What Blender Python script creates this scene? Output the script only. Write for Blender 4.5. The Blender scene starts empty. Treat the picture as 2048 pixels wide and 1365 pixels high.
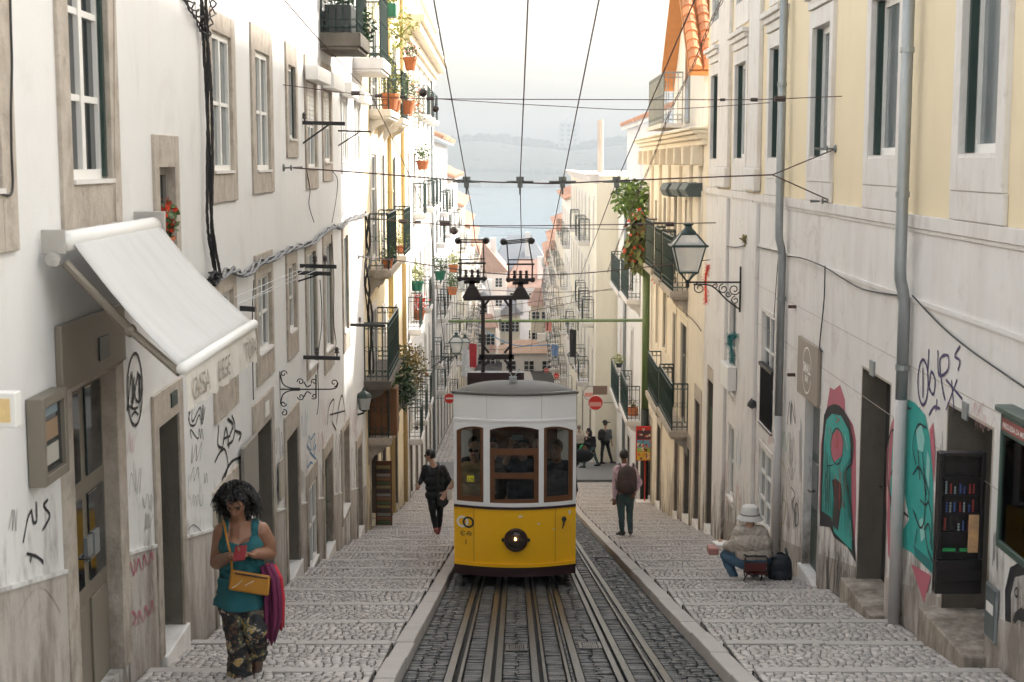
# Steep cobbled street with a yellow funicular tram, built object by object.
import bpy, bmesh, math, random
import numpy as np
from mathutils import Vector, Matrix, Quaternion, noise
random.seed(7); np.random.seed(7)
HAZE = .0006
sc = bpy.context.scene
C = sc.collection
# ------------------------------------------------------------------ camera
F = 2900.0; CZ = 42.0; HOR = 326.0
PITCH = math.atan((682.5 - HOR) / F); YAW = 6.0 / F
cd = bpy.data.cameras.new('camera'); cam = bpy.data.objects.new('camera', cd); C.objects.link(cam)
cd.sensor_width = 36; cd.sensor_fit = 'HORIZONTAL'; cd.lens = 36 * F / 2048
cd.clip_start = .1; cd.clip_end = 12000
cam.location = (0, 0, CZ); cam.rotation_euler = (math.pi / 2 - PITCH, 0, YAW)
cd.dof.use_dof = True; cd.dof.focus_distance = 21.0; cd.dof.aperture_fstop = 5.0
sc.camera = cam
# ------------------------------------------------------------------ sky, sun, exposure
SUN_AZ, SUN_EL = math.radians(58), math.radians(31)
w = bpy.data.worlds.new('World'); sc.world = w; w.use_nodes = True
nt = w.node_tree; bg = nt.nodes['Background']
sky = nt.nodes.new('ShaderNodeTexSky'); sky.sky_type = 'NISHITA'; sky.sun_disc = False
sky.sun_elevation = SUN_EL; sky.sun_rotation = SUN_AZ
sky.air_density = 2.0; sky.dust_density = 4.8; sky.ozone_density = 3.0; sky.altitude = 40
hs = nt.nodes.new('ShaderNodeHueSaturation'); hs.inputs['Saturation'].default_value = .35
wbn = nt.nodes.new('ShaderNodeMix'); wbn.data_type = 'RGBA'; wbn.blend_type = 'MULTIPLY'; wbn.inputs[0].default_value = 1; wbn.inputs[7].default_value = (1.01, .995, .975, 1)
nt.links.new(sky.outputs[0], hs.inputs['Color']); nt.links.new(hs.outputs[0], wbn.inputs[6]); nt.links.new(wbn.outputs[2], bg.inputs[0])
bg.inputs[1].default_value = .11
sd = bpy.data.lights.new('sun', 'SUN'); sun = bpy.data.objects.new('sun', sd); C.objects.link(sun)
sd.energy = 2.15; sd.angle = math.radians(2.5); sd.color = (1, .95, .88)
SD = Vector((math.sin(SUN_AZ) * math.cos(SUN_EL), math.cos(SUN_AZ) * math.cos(SUN_EL), math.sin(SUN_EL)))
sun.rotation_euler = (-SD).to_track_quat('-Z', 'Y').to_euler(); sun.location = (40, 20, 120)
vs = sc.view_settings; vs.view_transform = 'Standard'; vs.look = 'None'; vs.exposure = 2.14; vs.gamma = 1
vs.use_curve_mapping = False
sc.render.engine = 'CYCLES'
cy = sc.cycles; cy.max_bounces = 8; cy.diffuse_bounces = 5; cy.glossy_bounces = 3; cy.transparent_max_bounces = 12
cy.volume_bounces = 0; cy.use_denoising = True; cy.caustics_reflective = False; cy.caustics_refractive = False
cy.use_adaptive_sampling = True; cy.adaptive_threshold = .025; cy.adaptive_min_samples = 16

# ------------------------------------------------------------------ geometry of the place
def ray(px, py):
    u = (px - 1024) / F; v = -(py - 682.5) / F
    cp, sp = math.cos(PITCH), math.sin(PITCH)
    fy = cp + v * sp; dz = -sp + v * cp
    x = u * math.cos(YAW) - fy * math.sin(YAW); y = u * math.sin(YAW) + fy * math.cos(YAW)
    return x / y, dz / y
def at(px, py, Y):
    a, b = ray(px, py); return Vector((a * Y, Y, CZ + b * Y))
AL, BL, AR, BR = -2.62, -.013, 3.55, .009
INSET = .85   # houses below the cross street stand further into the road on the right
def wx(side, y): return AL + BL * y if side < 0 else AR + BR * y - (INSET if y > 57.2 else 0)
def onW(side, px, py, d=0):
    a, b = ray(px, py)
    if side < 0: y = (AL + d) / (a - BL)
    else: y = (AR - d) / (a - BR)
    return Vector((a * y, y, CZ + b * y))
def wp(side, y, z, d): return Vector((wx(side, y) - side * d, y, z))
def rect(side, xa, xb, yt, yb, d=0):
    ym = (max(yt, -200) + min(yb, 1365)) / 2; xm = (xa + xb) / 2
    y0, y1 = sorted((onW(side, xa, ym, d).y, onW(side, xb, ym, d).y))
    z1 = onW(side, xm, yt, d).z; z0 = onW(side, xm, yb, d).z
    return [y0, y1, z0, z1]
SEG = [(-40, .1988), (34, .1988), (44, .15), (50, .135), (57, .11), (300, .115)]
_ys = np.linspace(-40, 320, 3601); _sl = np.interp(_ys, [s[0] for s in SEG], [s[1] for s in SEG])
_S = np.cumsum(_sl) * .1; _S -= np.interp(0, _ys, _S)
HS = 1.72; KERB = .10; STEP = 1.5; RISE = .085
def zg(y): return CZ - HS - float(np.interp(y, _ys, _S))
def zt(y): return zg(y) - KERB
def zland(y):
    f = (y / STEP) % 1.0
    if y > 49: return zg(y)
    return zg(y) - RISE / 2 + RISE * f
def onG(px, py, off=0.0):
    a, b = ray(px, py); lo, hi = 2.0, 300.0
    for _ in range(60):
        m = (lo + hi) / 2
        if CZ + b * m > zg(m) + off: lo = m
        else: hi = m
    return Vector((a * lo, lo, CZ + b * lo))

# ------------------------------------------------------------------ materials
def _n(t, k, **kw):
    n = t.nodes.new('ShaderNode' + k)
    for a, v in kw.items():
        if hasattr(n, a): setattr(n, a, v)
        else: n.inputs[a.replace('_', ' ')].default_value = v
    return n
def rgba(c): return (c[0], c[1], c[2], 1)
MATS = {}
def mat(name, col, rough=.8, var=.12, scale=3., bump=0., bscale=40., metal=0., spec=.5, streak=0., scol=(.25, .2, .16),
        sscale=(3.2, 3.2, .55), slo=.45, shi=.75, island=0., emit=None, es=0, coat=0., spots=0., spcol=(.3, .24, .18), tint=None, grime=0., patch=0., pcol=(.46, .41, .36), crack=0.):
    if name in MATS: return MATS[name]
    m = bpy.data.materials.new(name); m.use_nodes = True; t = m.node_tree; L = t.links.new
    b = t.nodes['Principled BSDF']; b.inputs['Roughness'].default_value = rough; b.inputs['Metallic'].default_value = metal
    b.inputs['Specular IOR Level'].default_value = spec; b.inputs['Coat Weight'].default_value = coat
    tc = _n(t, 'TexCoord'); out = None
    nz = _n(t, 'TexNoise', Scale=scale, Detail=6.0, Roughness=.6); L(tc.outputs['Object'], nz.inputs['Vector'])
    mx = _n(t, 'Mix', data_type='RGBA')
    mx.inputs[6].default_value = rgba([c * (1 - var) for c in col])
    mx.inputs[7].default_value = rgba([min(1, c * (1 + var)) for c in (tint or col)])
    L(nz.outputs['Fac'], mx.inputs[0]); out = mx.outputs[2]
    if island:
        g = _n(t, 'NewGeometry'); oi = _n(t, 'ObjectInfo')
        ad = _n(t, 'Math', operation='ADD'); L(g.outputs['Random Per Island'], ad.inputs[0]); L(oi.outputs['Random'], ad.inputs[1])
        fr = _n(t, 'Math', operation='FRACT'); L(ad.outputs[0], fr.inputs[0])
        mr = _n(t, 'MapRange'); L(fr.outputs[0], mr.inputs[0]); mr.inputs[3].default_value = 1 - island; mr.inputs[4].default_value = 1 + island
        mu = _n(t, 'Vector' + 'Math', operation='SCALE'); L(out, mu.inputs[0]); L(mr.outputs[0], mu.inputs['Scale']); out = mu.outputs[0]
    if streak:
        mp = _n(t, 'Mapping'); mp.inputs['Scale'].default_value = sscale; L(tc.outputs['Object'], mp.inputs[0])
        n2 = _n(t, 'TexNoise', Scale=1.0, Detail=7.0, Roughness=.65); L(mp.outputs[0], n2.inputs['Vector'])
        r = _n(t, 'MapRange'); r.inputs[1].default_value = slo; r.inputs[2].default_value = shi; r.inputs[3].default_value = 0; r.inputs[4].default_value = streak
        L(n2.outputs['Fac'], r.inputs[0]); m2 = _n(t, 'Mix', data_type='RGBA'); m2.inputs[7].default_value = rgba(scol)
        L(r.outputs[0], m2.inputs[0]); L(out, m2.inputs[6]); out = m2.outputs[2]
    if spots:
        n3 = _n(t, 'TexNoise', Scale=9.0, Detail=5.0, Roughness=.7); L(tc.outputs['Object'], n3.inputs['Vector'])
        r3 = _n(t, 'MapRange'); r3.inputs[1].default_value = .6; r3.inputs[2].default_value = .7; r3.inputs[3].default_value = 0; r3.inputs[4].default_value = spots
        L(n3.outputs['Fac'], r3.inputs[0]); m3 = _n(t, 'Mix', data_type='RGBA'); m3.inputs[7].default_value = rgba(spcol)
        L(r3.outputs[0], m3.inputs[0]); L(out, m3.inputs[6]); out = m3.outputs[2]
    if patch:   # worn and patched render
        n5 = _n(t, 'TexNoise', Scale=.85, Detail=9.0, Roughness=.68, Distortion=.6); L(tc.outputs['Object'], n5.inputs['Vector'])
        r5 = _n(t, 'MapRange'); r5.inputs[1].default_value = .55; r5.inputs[2].default_value = .63; r5.inputs[3].default_value = 0; r5.inputs[4].default_value = patch
        L(n5.outputs['Fac'], r5.inputs[0]); m5 = _n(t, 'Mix', data_type='RGBA'); m5.inputs[7].default_value = rgba(pcol); L(r5.outputs[0], m5.inputs[0]); L(out, m5.inputs[6]); out = m5.outputs[2]
    if crack:
        n6 = _n(t, 'TexNoise', Scale=2.5, Detail=6.0); L(tc.outputs['Object'], n6.inputs['Vector']); v6 = _n(t, 'VectorMath', operation='SCALE'); v6.inputs['Scale'].default_value = .45; L(n6.outputs['Color'], v6.inputs[0])
        a6 = _n(t, 'VectorMath', operation='ADD'); L(tc.outputs['Object'], a6.inputs[0]); L(v6.outputs[0], a6.inputs[1]); vo = _n(t, 'TexVoronoi', Scale=.3, feature='DISTANCE_TO_EDGE'); L(a6.outputs[0], vo.inputs['Vector'])
        r6 = _n(t, 'MapRange'); r6.inputs[1].default_value = .0015; r6.inputs[2].default_value = .006; r6.inputs[3].default_value = crack; r6.inputs[4].default_value = 0
        L(vo.outputs['Distance'], r6.inputs[0]); m6 = _n(t, 'Mix', data_type='RGBA'); m6.inputs[7].default_value = rgba((.2, .16, .13)); L(r6.outputs[0], m6.inputs[0]); L(out, m6.inputs[6]); out = m6.outputs[2]
    if grime:   # rain-splash stains: ragged streaks that start at the pavement and die out about a metre up
        sx = _n(t, 'SeparateXYZ'); L(tc.outputs['Object'], sx.inputs[0])
        h1 = _n(t, 'Math', operation='MULTIPLY_ADD'); L(sx.outputs[1], h1.inputs[0]); h1.inputs[1].default_value = .1988; h1.inputs[2].default_value = -(CZ - HS)
        h2 = _n(t, 'Math', operation='ADD'); L(h1.outputs[0], h2.inputs[0]); L(sx.outputs[2], h2.inputs[1])
        mp = _n(t, 'Mapping'); mp.inputs['Scale'].default_value = (3.5, 3.5, 1.1); L(tc.outputs['Object'], mp.inputs[0])
        n4 = _n(t, 'TexNoise', Scale=1.0, Detail=8.0, Roughness=.7); L(mp.outputs[0], n4.inputs['Vector'])
        s1 = _n(t, 'Math', operation='MULTIPLY_ADD'); L(n4.outputs['Fac'], s1.inputs[0]); s1.inputs[1].default_value = 6.5; s1.inputs[2].default_value = -2.65
        s2 = _n(t, 'Math', operation='SUBTRACT'); L(s1.outputs[0], s2.inputs[0]); L(h2.outputs[0], s2.inputs[1])
        r4 = _n(t, 'MapRange'); r4.inputs[1].default_value = -.5; r4.inputs[2].default_value = 1.0; r4.inputs[3].default_value = 0; r4.inputs[4].default_value = grime
        L(s2.outputs[0], r4.inputs[0]); m4 = _n(t, 'Mix', data_type='RGBA'); m4.inputs[7].default_value = rgba((.12, .09, .062))
        L(r4.outputs[0], m4.inputs[0]); L(out, m4.inputs[6]); out = m4.outputs[2]
    L(out, b.inputs['Base Color'])
    if bump:
        nb = _n(t, 'TexNoise', Scale=bscale, Detail=5.0, Roughness=.6); L(tc.outputs['Object'], nb.inputs['Vector'])
        bp = _n(t, 'Bump', Strength=bump, Distance=.02); L(nb.outputs['Fac'], bp.inputs['Height']); L(bp.outputs[0], b.inputs['Normal'])
    rr = _n(t, 'MapRange'); rr.inputs[3].default_value = max(0, rough - .08); rr.inputs[4].default_value = min(1, rough + .08)
    L(nz.outputs['Fac'], rr.inputs[0]); L(rr.outputs[0], b.inputs['Roughness'])
    if emit:
        b.inputs['Emission Color'].default_value = rgba(emit); b.inputs['Emission Strength'].default_value = es
    MATS[name] = m; return m
def glassmat(name, tint=(.75, .8, .8), fac=.12, rough=.02):
    m = bpy.data.materials.new(name); m.use_nodes = True; t = m.node_tree; t.nodes.clear(); L = t.links.new
    o = _n(t, 'OutputMaterial'); tr = _n(t, 'BsdfTransparent'); tr.inputs[0].default_value = rgba(tint)
    gl = _n(t, 'BsdfGlossy'); gl.inputs['Roughness'].default_value = rough
    lw = _n(t, 'Fresnel'); lw.inputs['IOR'].default_value = 1.5; ad = _n(t, 'Math', operation='ADD'); ad.inputs[1].default_value = fac
    L(lw.outputs[0], ad.inputs[0]); mx = _n(t, 'MixShader'); L(ad.outputs[0], mx.inputs[0]); L(tr.outputs[0], mx.inputs[1]); L(gl.outputs[0], mx.inputs[2])
    L(mx.outputs[0], o.inputs[0]); MATS[name] = m; return m
M = {}
M['white'] = mat('white_plaster', (.72, .708, .69), .9, .06, 1.2, .12, 60, streak=.2, scol=(.52, .47, .41), slo=.5, shi=.85, spots=.10, spcol=(.45, .38, .3), grime=.85, patch=.16, crack=0.)
M['rwhite'] = mat('old_render', (.73, .70, .67), .9, .08, 1.1, .15, 50, streak=.36, scol=(.46, .385, .325), slo=.45, shi=.85, spots=.2, spcol=(.4, .31, .25), grime=.95, patch=.3, crack=.12)
M['cream'] = mat('cream_plaster', (.77, .65, .45), .9, .06, 1., .08, 60, streak=.2, scol=(.55, .42, .26), slo=.5, shi=.9)
M['cream2'] = mat('pale_cream_plaster', (.78, .695, .565), .9, .07, 1., .1, 60, streak=.3, scol=(.5, .4, .28), slo=.5, shi=.9, grime=.9, patch=.2)
M['ochre'] = mat('ochre_plaster', (.77, .66, .45), .9, .08, 1., .1, 60, streak=.35, scol=(.42, .29, .14), slo=.48, shi=.85, grime=.9, patch=.2)
M['paleyel'] = mat('pale_yellow_plaster', (.81, .76, .63), .9, .05, 1., .08, 60, streak=.2, scol=(.5, .45, .33))
M['palegrey'] = mat('grey_plaster', (.62, .62, .64), .9, .06, 1., .08, 60, streak=.25, scol=(.4, .4, .4))
M['offwhite'] = mat('offwhite_plaster', (.80, .78, .75), .9, .05, 1., .08, 60, streak=.25, scol=(.5, .45, .4), grime=.6)
M['salmon'] = mat('salmon_plaster', (.76, .68, .63), .9, .06, 1., .08, 60, streak=.2)
M['stone'] = mat('limestone', (.47, .41, .345), .85, .26, 7., .5, 35, streak=.55, scol=(.20, .155, .11), slo=.45, shi=.72, spots=.5, spcol=(.2, .165, .13), grime=.75, sscale=(6, 6, 5))
M['stonew'] = mat('white_stone', (.70, .665, .63), .85, .1, 5., .2, 45, streak=.45, scol=(.40, .32, .26), slo=.48, shi=.8, spots=.2, sscale=(4, 4, 1.8))
M['stoned'] = mat('dark_shaded_stone', (.15, .13, .105), .9, .25, 5., .4, 30, streak=.6, scol=(.08, .065, .05), slo=.4, shi=.75)  # dark stone; in deep doorways its tone also stands for recess shade
M['cement'] = mat('grey_cement', (.50, .455, .41), .92, .14, 2., .25, 30, streak=.32, scol=(.2, .165, .13), slo=.4, shi=.8, grime=.7, patch=.35, pcol=(.3, .26, .22), sscale=(2.2, 2.2, 1.7))
M['wpaint'] = mat('white_paint', (.78, .76, .72), .45, .05, 4, 0)
M['green'] = mat('dark_green_paint', (.022, .045, .038), .4, .2, 4)
M['black'] = mat('black_iron', (.018, .017, .017), .5, .3, 8, .1, 60)
M['dark'] = mat('dark_interior', (.02, .018, .016), .9, .2, 3)
M['glass'] = mat('window_glass', (.018, .022, .024), .06, .3, 1.5, spec=.8)
M['curtain'] = mat('pale_curtain_glass', (.17, .19, .195), .12, .25, 2., spec=.8)
M['wood'] = mat('varnished_wood', (.15, .055, .018), .4, .3, 6, .1, 40, streak=.5, scol=(.08, .03, .01), sscale=(3, 3, 30))
M['woodg'] = mat('grey_wood', (.26, .235, .205), .8, .2, 5, .2, 40, streak=.4)
M['alu'] = mat('brown_aluminium', (.22, .19, .15), .45, .1, 3, metal=.2)
M['gal'] = mat('galvanised_pipe', (.33, .35, .355), .45, .18, 5, .08, 30, metal=.5, streak=.35, scol=(.12, .13, .12))
M['rust'] = mat('rusty_iron', (.07, .035, .022), .7, .35, 8, .2, 50)
M['steel'] = mat('worn_steel', (.13, .125, .12), .34, .22, 9, .1, 50, metal=.85, streak=.5, scol=(.05, .042, .036), sscale=(20, .7, 20))
M['cob'] = mat('pavement_cobble', (.45, .405, .375), .6, .14, 14, .15, 60, island=.24, streak=.25, scol=(.2, .17, .15), sscale=(1.2, 1.2, 1.2))
M['sett'] = mat('track_sett', (.05, .05, .05), .38, .2, 14, .5, 50, island=.4)
M['joint'] = mat('sand_joint', (.03, .026, .022), .95, .35, 12, .5, 60)
M['kerb'] = mat('kerb_stone', (.44, .40, .37), .7, .14, 6, .25, 50, streak=.35, scol=(.25, .2, .17), sscale=(3, 3, 3))
M['asph'] = mat('asphalt', (.19, .185, .18), .85, .15, 10, .3, 80)
M['terra'] = mat('terracotta', (.52, .17, .065), .8, .15, 8, .1, 40)
M['tile'] = mat('roof_tile', (.50, .27, .175), .8, .18, 5, .2, 30, island=.28, spots=.3, spcol=(.25, .13, .08))
M['leaf'] = mat('leaf_green', (.075, .13, .032), .6, .4, 9, island=.45)
M['leafd'] = mat('leaf_dark', (.035, .075, .022), .6, .4, 9, island=.45)
M['leafy'] = mat('leaf_yellow', (.30, .32, .09), .6, .3, 9, island=.4)
M['leafo'] = mat('leaf_olive', (.19, .15, .04), .7, .4, 9, island=.5)
M['red'] = mat('red_petal', (.72, .06, .02), .6, .2, 9, island=.3)
M['orange'] = mat('orange_petal', (.85, .19, .05), .6, .2, 9, island=.3)
M['yellow'] = mat('tram_yellow', (.95, .50, .006), .38, .05, 2.5, .02, 30, spec=.45, coat=.15, spots=.12, spcol=(.5, .22, .01), streak=.14, scol=(.42, .18, .01), slo=.5, shi=.9)
M['twhite'] = mat('tram_white', (.86, .85, .84), .4, .03, 2, .02, 30, streak=.12, scol=(.5, .46, .42))
M['brown'] = mat('dark_brown_paint', (.035, .012, .012), .4, .2, 5)
M['troof'] = mat('tram_roof', (.13, .12, .105), .55, .2, 5, .1, 30, spots=.35, spcol=(.28, .26, .23))
glassmat('tram_glass', (.50, .55, .53), .02); M['tglass'] = MATS['tram_glass']
def _bg():
    m = glassmat('board_glass', (.95, .95, .95), 0, .02); [setattr(n.inputs['IOR'], 'default_value', 1.1) for n in m.node_tree.nodes if n.type == 'FRESNEL']; return m
M['bglass'] = _bg()
glassmat('lamp_glass', (.9, .92, .9), .05, .1); M['lglass'] = MATS['lamp_glass']

# ------------------------------------------------------------------ mesh builder
class MB:
    def __init__(s): s.v = []; s.f = []; s.m = []; s.mi = 0
    def add(s, vs, fs):
        o = len(s.v); s.v += [tuple(p) for p in vs]
        for f in fs: s.f.append([i + o for i in f]); s.m.append(s.mi)
        return s
    def quad(s, *p): return s.add(p, [list(range(len(p)))])
    def hexa(s, p): return s.add(p, [[0, 3, 2, 1], [4, 5, 6, 7], [0, 1, 5, 4], [1, 2, 6, 5], [2, 3, 7, 6], [3, 0, 4, 7]])
    def box(s, x0, x1, y0, y1, z0, z1):
        return s.hexa([(x0, y0, z0), (x1, y0, z0), (x1, y1, z0), (x0, y1, z0), (x0, y0, z1), (x1, y0, z1), (x1, y1, z1), (x0, y1, z1)])
    def obox(s, c, X, Y, Z):   # centre, half axes
        c, X, Y, Z = Vector(c), Vector(X), Vector(Y), Vector(Z)
        return s.hexa([c - X - Y - Z, c + X - Y - Z, c + X + Y - Z, c - X + Y - Z, c - X - Y + Z, c + X - Y + Z, c + X + Y + Z, c - X + Y + Z])
    def wb(s, side, y0, y1, z0, z1, d0, d1, z0b=None, z1b=None):   # box on a facade; z0b/z1b at the far end
        z0b = z0 if z0b is None else z0b; z1b = z1 if z1b is None else z1b
        P = lambda y, z, d: wp(side, y, z, d)
        return s.hexa([P(y0, z0, d0), P(y0, z0, d1), P(y1, z0b, d1), P(y1, z0b, d0), P(y0, z1, d0), P(y0, z1, d1), P(y1, z1b, d1), P(y1, z1b, d0)])
    def tube(s, pts, r, n=6, caps=True):
        pts = [Vector(p) for p in pts]; N = len(pts); rs = r if isinstance(r, (list, tuple)) else [r] * N
        up = None; vs = []
        for i, p in enumerate(pts):
            t = (pts[min(i + 1, N - 1)] - pts[max(i - 1, 0)])
            t = t.normalized() if t.length > 1e-9 else Vector((0, 0, 1))
            if up is None:
                up = Vector((0, 0, 1)) if abs(t.z) < .9 else Vector((1, 0, 0))
            a = t.cross(up).normalized(); b = a.cross(t).normalized(); up = b
            for k in range(n):
                q = 2 * math.pi * k / n; vs.append(p + (a * math.cos(q) + b * math.sin(q)) * rs[i])
        fs = [[i * n + k, i * n + (k + 1) % n, (i + 1) * n + (k + 1) % n, (i + 1) * n + k] for i in range(N - 1) for k in range(n)]
        if caps: fs += [list(range(n))[::-1], [(N - 1) * n + k for k in range(n)]]
        return s.add(vs, fs)
    def lathe(s, c, prof, n=16, axis=None):
        c = Vector(c); q = Quaternion() if axis is None else Vector((0, 0, 1)).rotation_difference(Vector(axis))
        vs = [c + q @ Vector((r * math.cos(2 * math.pi * k / n), r * math.sin(2 * math.pi * k / n), z)) for r, z in prof for k in range(n)]
        P = len(prof)
        fs = [[i * n + k, i * n + (k + 1) % n, (i + 1) * n + (k + 1) % n, (i + 1) * n + k] for i in range(P - 1) for k in range(n)]
        fs += [list(range(n))[::-1], [(P - 1) * n + k for k in range(n)]]
        return s.add(vs, fs)
    def ell(s, c, r, nu=12, nv=8, R=None):
        c = Vector(c); r = (r, r, r) if not hasattr(r, '__len__') else r; vs = []; R = R or Matrix.Identity(3)
        for i in range(nv + 1):
            th = math.pi * (i + .0) / nv; th = min(max(th, .02), math.pi - .02)
            for k in range(nu):
                ph = 2 * math.pi * k / nu
                vs.append(c + R @ Vector((r[0] * math.sin(th) * math.cos(ph), r[1] * math.sin(th) * math.sin(ph), r[2] * math.cos(th))))
        fs = [[i * nu + k, (i + 1) * nu + k, (i + 1) * nu + (k + 1) % nu, i * nu + (k + 1) % nu] for i in range(nv) for k in range(nu)]
        fs += [list(range(nu)), [nv * nu + k for k in range(nu)][::-1]]
        return s.add(vs, fs)
    def prism(s, poly, vec):
        n = len(poly); vec = Vector(vec); poly = [Vector(p) for p in poly]
        return s.add(poly + [p + vec for p in poly], [list(range(n))[::-1], [n + k for k in range(n)]] + [[k, (k + 1) % n, n + (k + 1) % n, n + k] for k in range(n)])
    def build(s, name, mats, parent=None, smooth=False, bev=0, recalc=True, label=None):
        me = bpy.data.meshes.new(name); me.from_pydata(s.v, [], s.f)
        mats = mats if isinstance(mats, (list, tuple)) else [mats]
        for m in mats: me.materials.append(m)
        if len(mats) > 1: me.polygons.foreach_set('material_index', s.m)
        if recalc:
            b = bmesh.new(); b.from_mesh(me); bmesh.ops.recalc_face_normals(b, faces=b.faces); b.to_mesh(me); b.free()
        if smooth: me.polygons.foreach_set('use_smooth', [True] * len(me.polygons))
        me.update()
        o = bpy.data.objects.new(name, me); link(o, parent)
        if bev:
            q = o.modifiers.new('bevel', 'BEVEL'); q.width = bev; q.segments = 2; q.limit_method = 'ANGLE'
        if smooth == 'auto':
            pass
        if label: o['label'] = label
        return o
def link(o, parent=None):
    C.objects.link(o)
    if parent is not None:
        o.parent = parent
        if parent.parent is None: o.matrix_parent_inverse = Matrix.Translation(-parent.location)
        else: o.matrix_parent_inverse = Matrix.Identity(4)
def tag(o, label, cat=None, group=None, kind=None):
    if label: o['label'] = label
    if cat: o['category'] = cat
    if group: o['group'] = group
    if kind: o['kind'] = kind
    return o
def thing(name, loc, label, cat, group=None):
    o = bpy.data.objects.new(name, None); o.empty_display_size = .2; o.location = loc; C.objects.link(o)
    return tag(o, label, cat, group)
def simple(name, mb, mats, label, cat, group=None, **kw): return tag(mb.build(name, mats, **kw), label, cat, group)
_txt = {}
def text_mb(mb, s, org, X, Z, size, bold=0.0, align='LEFT', N=None, off=.0):
    cu = bpy.data.curves.new('t', 'FONT'); cu.body = s; cu.size = 1; cu.align_x = align; cu.offset = bold; cu.resolution_u = 3
    o = bpy.data.objects.new('t', cu); C.objects.link(o); dg = bpy.context.evaluated_depsgraph_get()
    me = o.evaluated_get(dg).to_mesh(); X = Vector(X); Z = Vector(Z); org = Vector(org); N = Vector(N) if N is not None else Vector((0, 0, 0))
    mb.add([org + X * (v.co.x * size) + Z * (v.co.y * size) + N * off for v in me.vertices], [list(p.vertices) for p in me.polygons])
    o.to_mesh_clear(); bpy.data.objects.remove(o); bpy.data.curves.remove(cu)
# ------------------------------------------------------------------ terrain, water, far bank
def strip(name, xs, ys, zf, m, kind='structure', label=None, cat=None):
    mb = MB(); vs = [(x(y) if callable(x) else x, y, zf(y)) for y in ys for x in xs]; n = len(xs)
    mb.add(vs, [[j * n + i, j * n + i + 1, (j + 1) * n + i + 1, (j + 1) * n + i] for j in range(len(ys) - 1) for i in range(n - 1)])
    o = mb.build(name, m, recalc=False); tag(o, label, cat, kind=kind); return o
yy = list(np.arange(-38, 60, 2.0)) + list(np.arange(60, 300, 10)) + [300]
M['earth'] = mat('earth', (.25, .21, .17), .95, .2, .5)
def hill(y): return zg(y) - .35 if y < 300 else zg(300) - .35
strip('ground', [-400, -60, -8, 8, 60, 400], yy + [330, 345], lambda y: hill(y) if y < 320 else (2.0 if y < 340 else -3), M['earth'], label='sloping ground under the street and houses', cat='ground')
wm = mat('river_water', (.07, .13, .17), .3, .15, .01, 0); nt2 = wm.node_tree
tcn = _n(nt2, 'TexCoord'); mpn = _n(nt2, 'Mapping'); mpn.inputs['Scale'].default_value = (.03, .10, 1); nt2.links.new(tcn.outputs['Object'], mpn.inputs[0])
wn = _n(nt2, 'TexNoise', Scale=1.0, Detail=6.0); nt2.links.new(mpn.outputs[0], wn.inputs['Vector'])
wb_ = _n(nt2, 'Bump', Strength=.5, Distance=2.0); nt2.links.new(wn.outputs['Fac'], wb_.inputs['Height']); nt2.links.new(wb_.outputs[0], nt2.nodes['Principled BSDF'].inputs['Normal'])
mbw = MB(); mbw.quad((-3400, 335, 0), (3400, 335, 0), (3400, 2600, 0), (-3400, 2600, 0))
tag(mbw.build('water', wm), 'pale blue river beyond the rooftops', 'water', kind='structure')
def ridge(x):   # crest height of the far bank
    px = 1030 + 2900 * x / 2750
    t = np.interp(px, [-2000, 300, 800, 910, 960, 1010, 1060, 1120, 1180, 1260, 1330, 2500, 4000], [60, 72, 80, 84, 86, 84, 76, 70, 76, 84, 86, 74, 55])
    return t + 4 * noise.noise(Vector((x / 90, 1.3, 0))) + 2 * noise.noise(Vector((x / 30, 4.3, 0)))
mb = MB(); xs = np.linspace(-2600, 2600, 261); dep = [(2470, -2), (2490, 4), (2530, .18), (2570, .45), (2620, .72), (2680, .9), (2760, 1.0), (3000, .95)]
vs = []
for j, (Y, k) in enumerate(dep):
    for x in xs:
        h = ridge(x); z = k if j < 2 else h * k + 9 * noise.noise(Vector((x / 60, Y / 60, 2))) * (1 if j < 6 else .2)
        vs.append((x, Y + 12 * noise.noise(Vector((x / 80, Y / 50, 7))), z))
n = len(xs); mb.add(vs, [[j * n + i, j * n + i + 1, (j + 1) * n + i + 1, (j + 1) * n + i] for j in range(len(dep) - 1) for i in range(n - 1)])
hm = mat('far_scrub', (.04, .055, .035), .95, .3, .03, streak=.6, scol=(.12, .11, .09), sscale=(.012, .012, .012), slo=.5, shi=.62)
tag(mb.build('hills', hm, smooth=True, recalc=False), 'hazy wooded bank across the river', 'hills', kind='structure')
rnd = random.Random(3)
mb = MB()
for i in range(1500):   # the far wood: small crowns along crest and slope
    x = rnd.uniform(-450, 450); k = rnd.choice([1, 1, .9, .72, .45, .3]) ; Y = 2755 if k == 1 else 2480 + 250 * k
    z = ridge(x) * k; r = rnd.uniform(4, 9)
    mb.ell((x, Y, z + r * .4), (r, r, r * rnd.uniform(.6, 1.1)), 6, 4)
tag(mb.build('distant_wood', mat('far_trees', (.025, .04, .025), .95, .4, .05), recalc=False), 'hazy trees covering the far bank', 'wood', kind='stuff')
tw = MB(); tp = at(1140, 285, 2750); tw.box(tp.x - 22, tp.x + 18, 2740, 2770, 60, 118); tw.box(tp.x - 12, tp.x + 6, 2745, 2765, 118, 124)
M['farwall'] = mat('far_wall', (.62, .6, .56), .9, .1, .1)
tb = thing('far_tower_block', (tp.x, 2755, 60), 'pale tower block on the crest of the far bank', 'building')
tw.build('wall', M['farwall'], tb)
for i in range(6):
    for j in range(3):
        q = MB(); q.box(tp.x - 18 + j * 12, tp.x - 12 + j * 12, 2739, 2740.5, 64 + i * 9, 69 + i * 9); q.build('window', mat('far_window', (.25, .27, .28), .9), tb)
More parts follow.
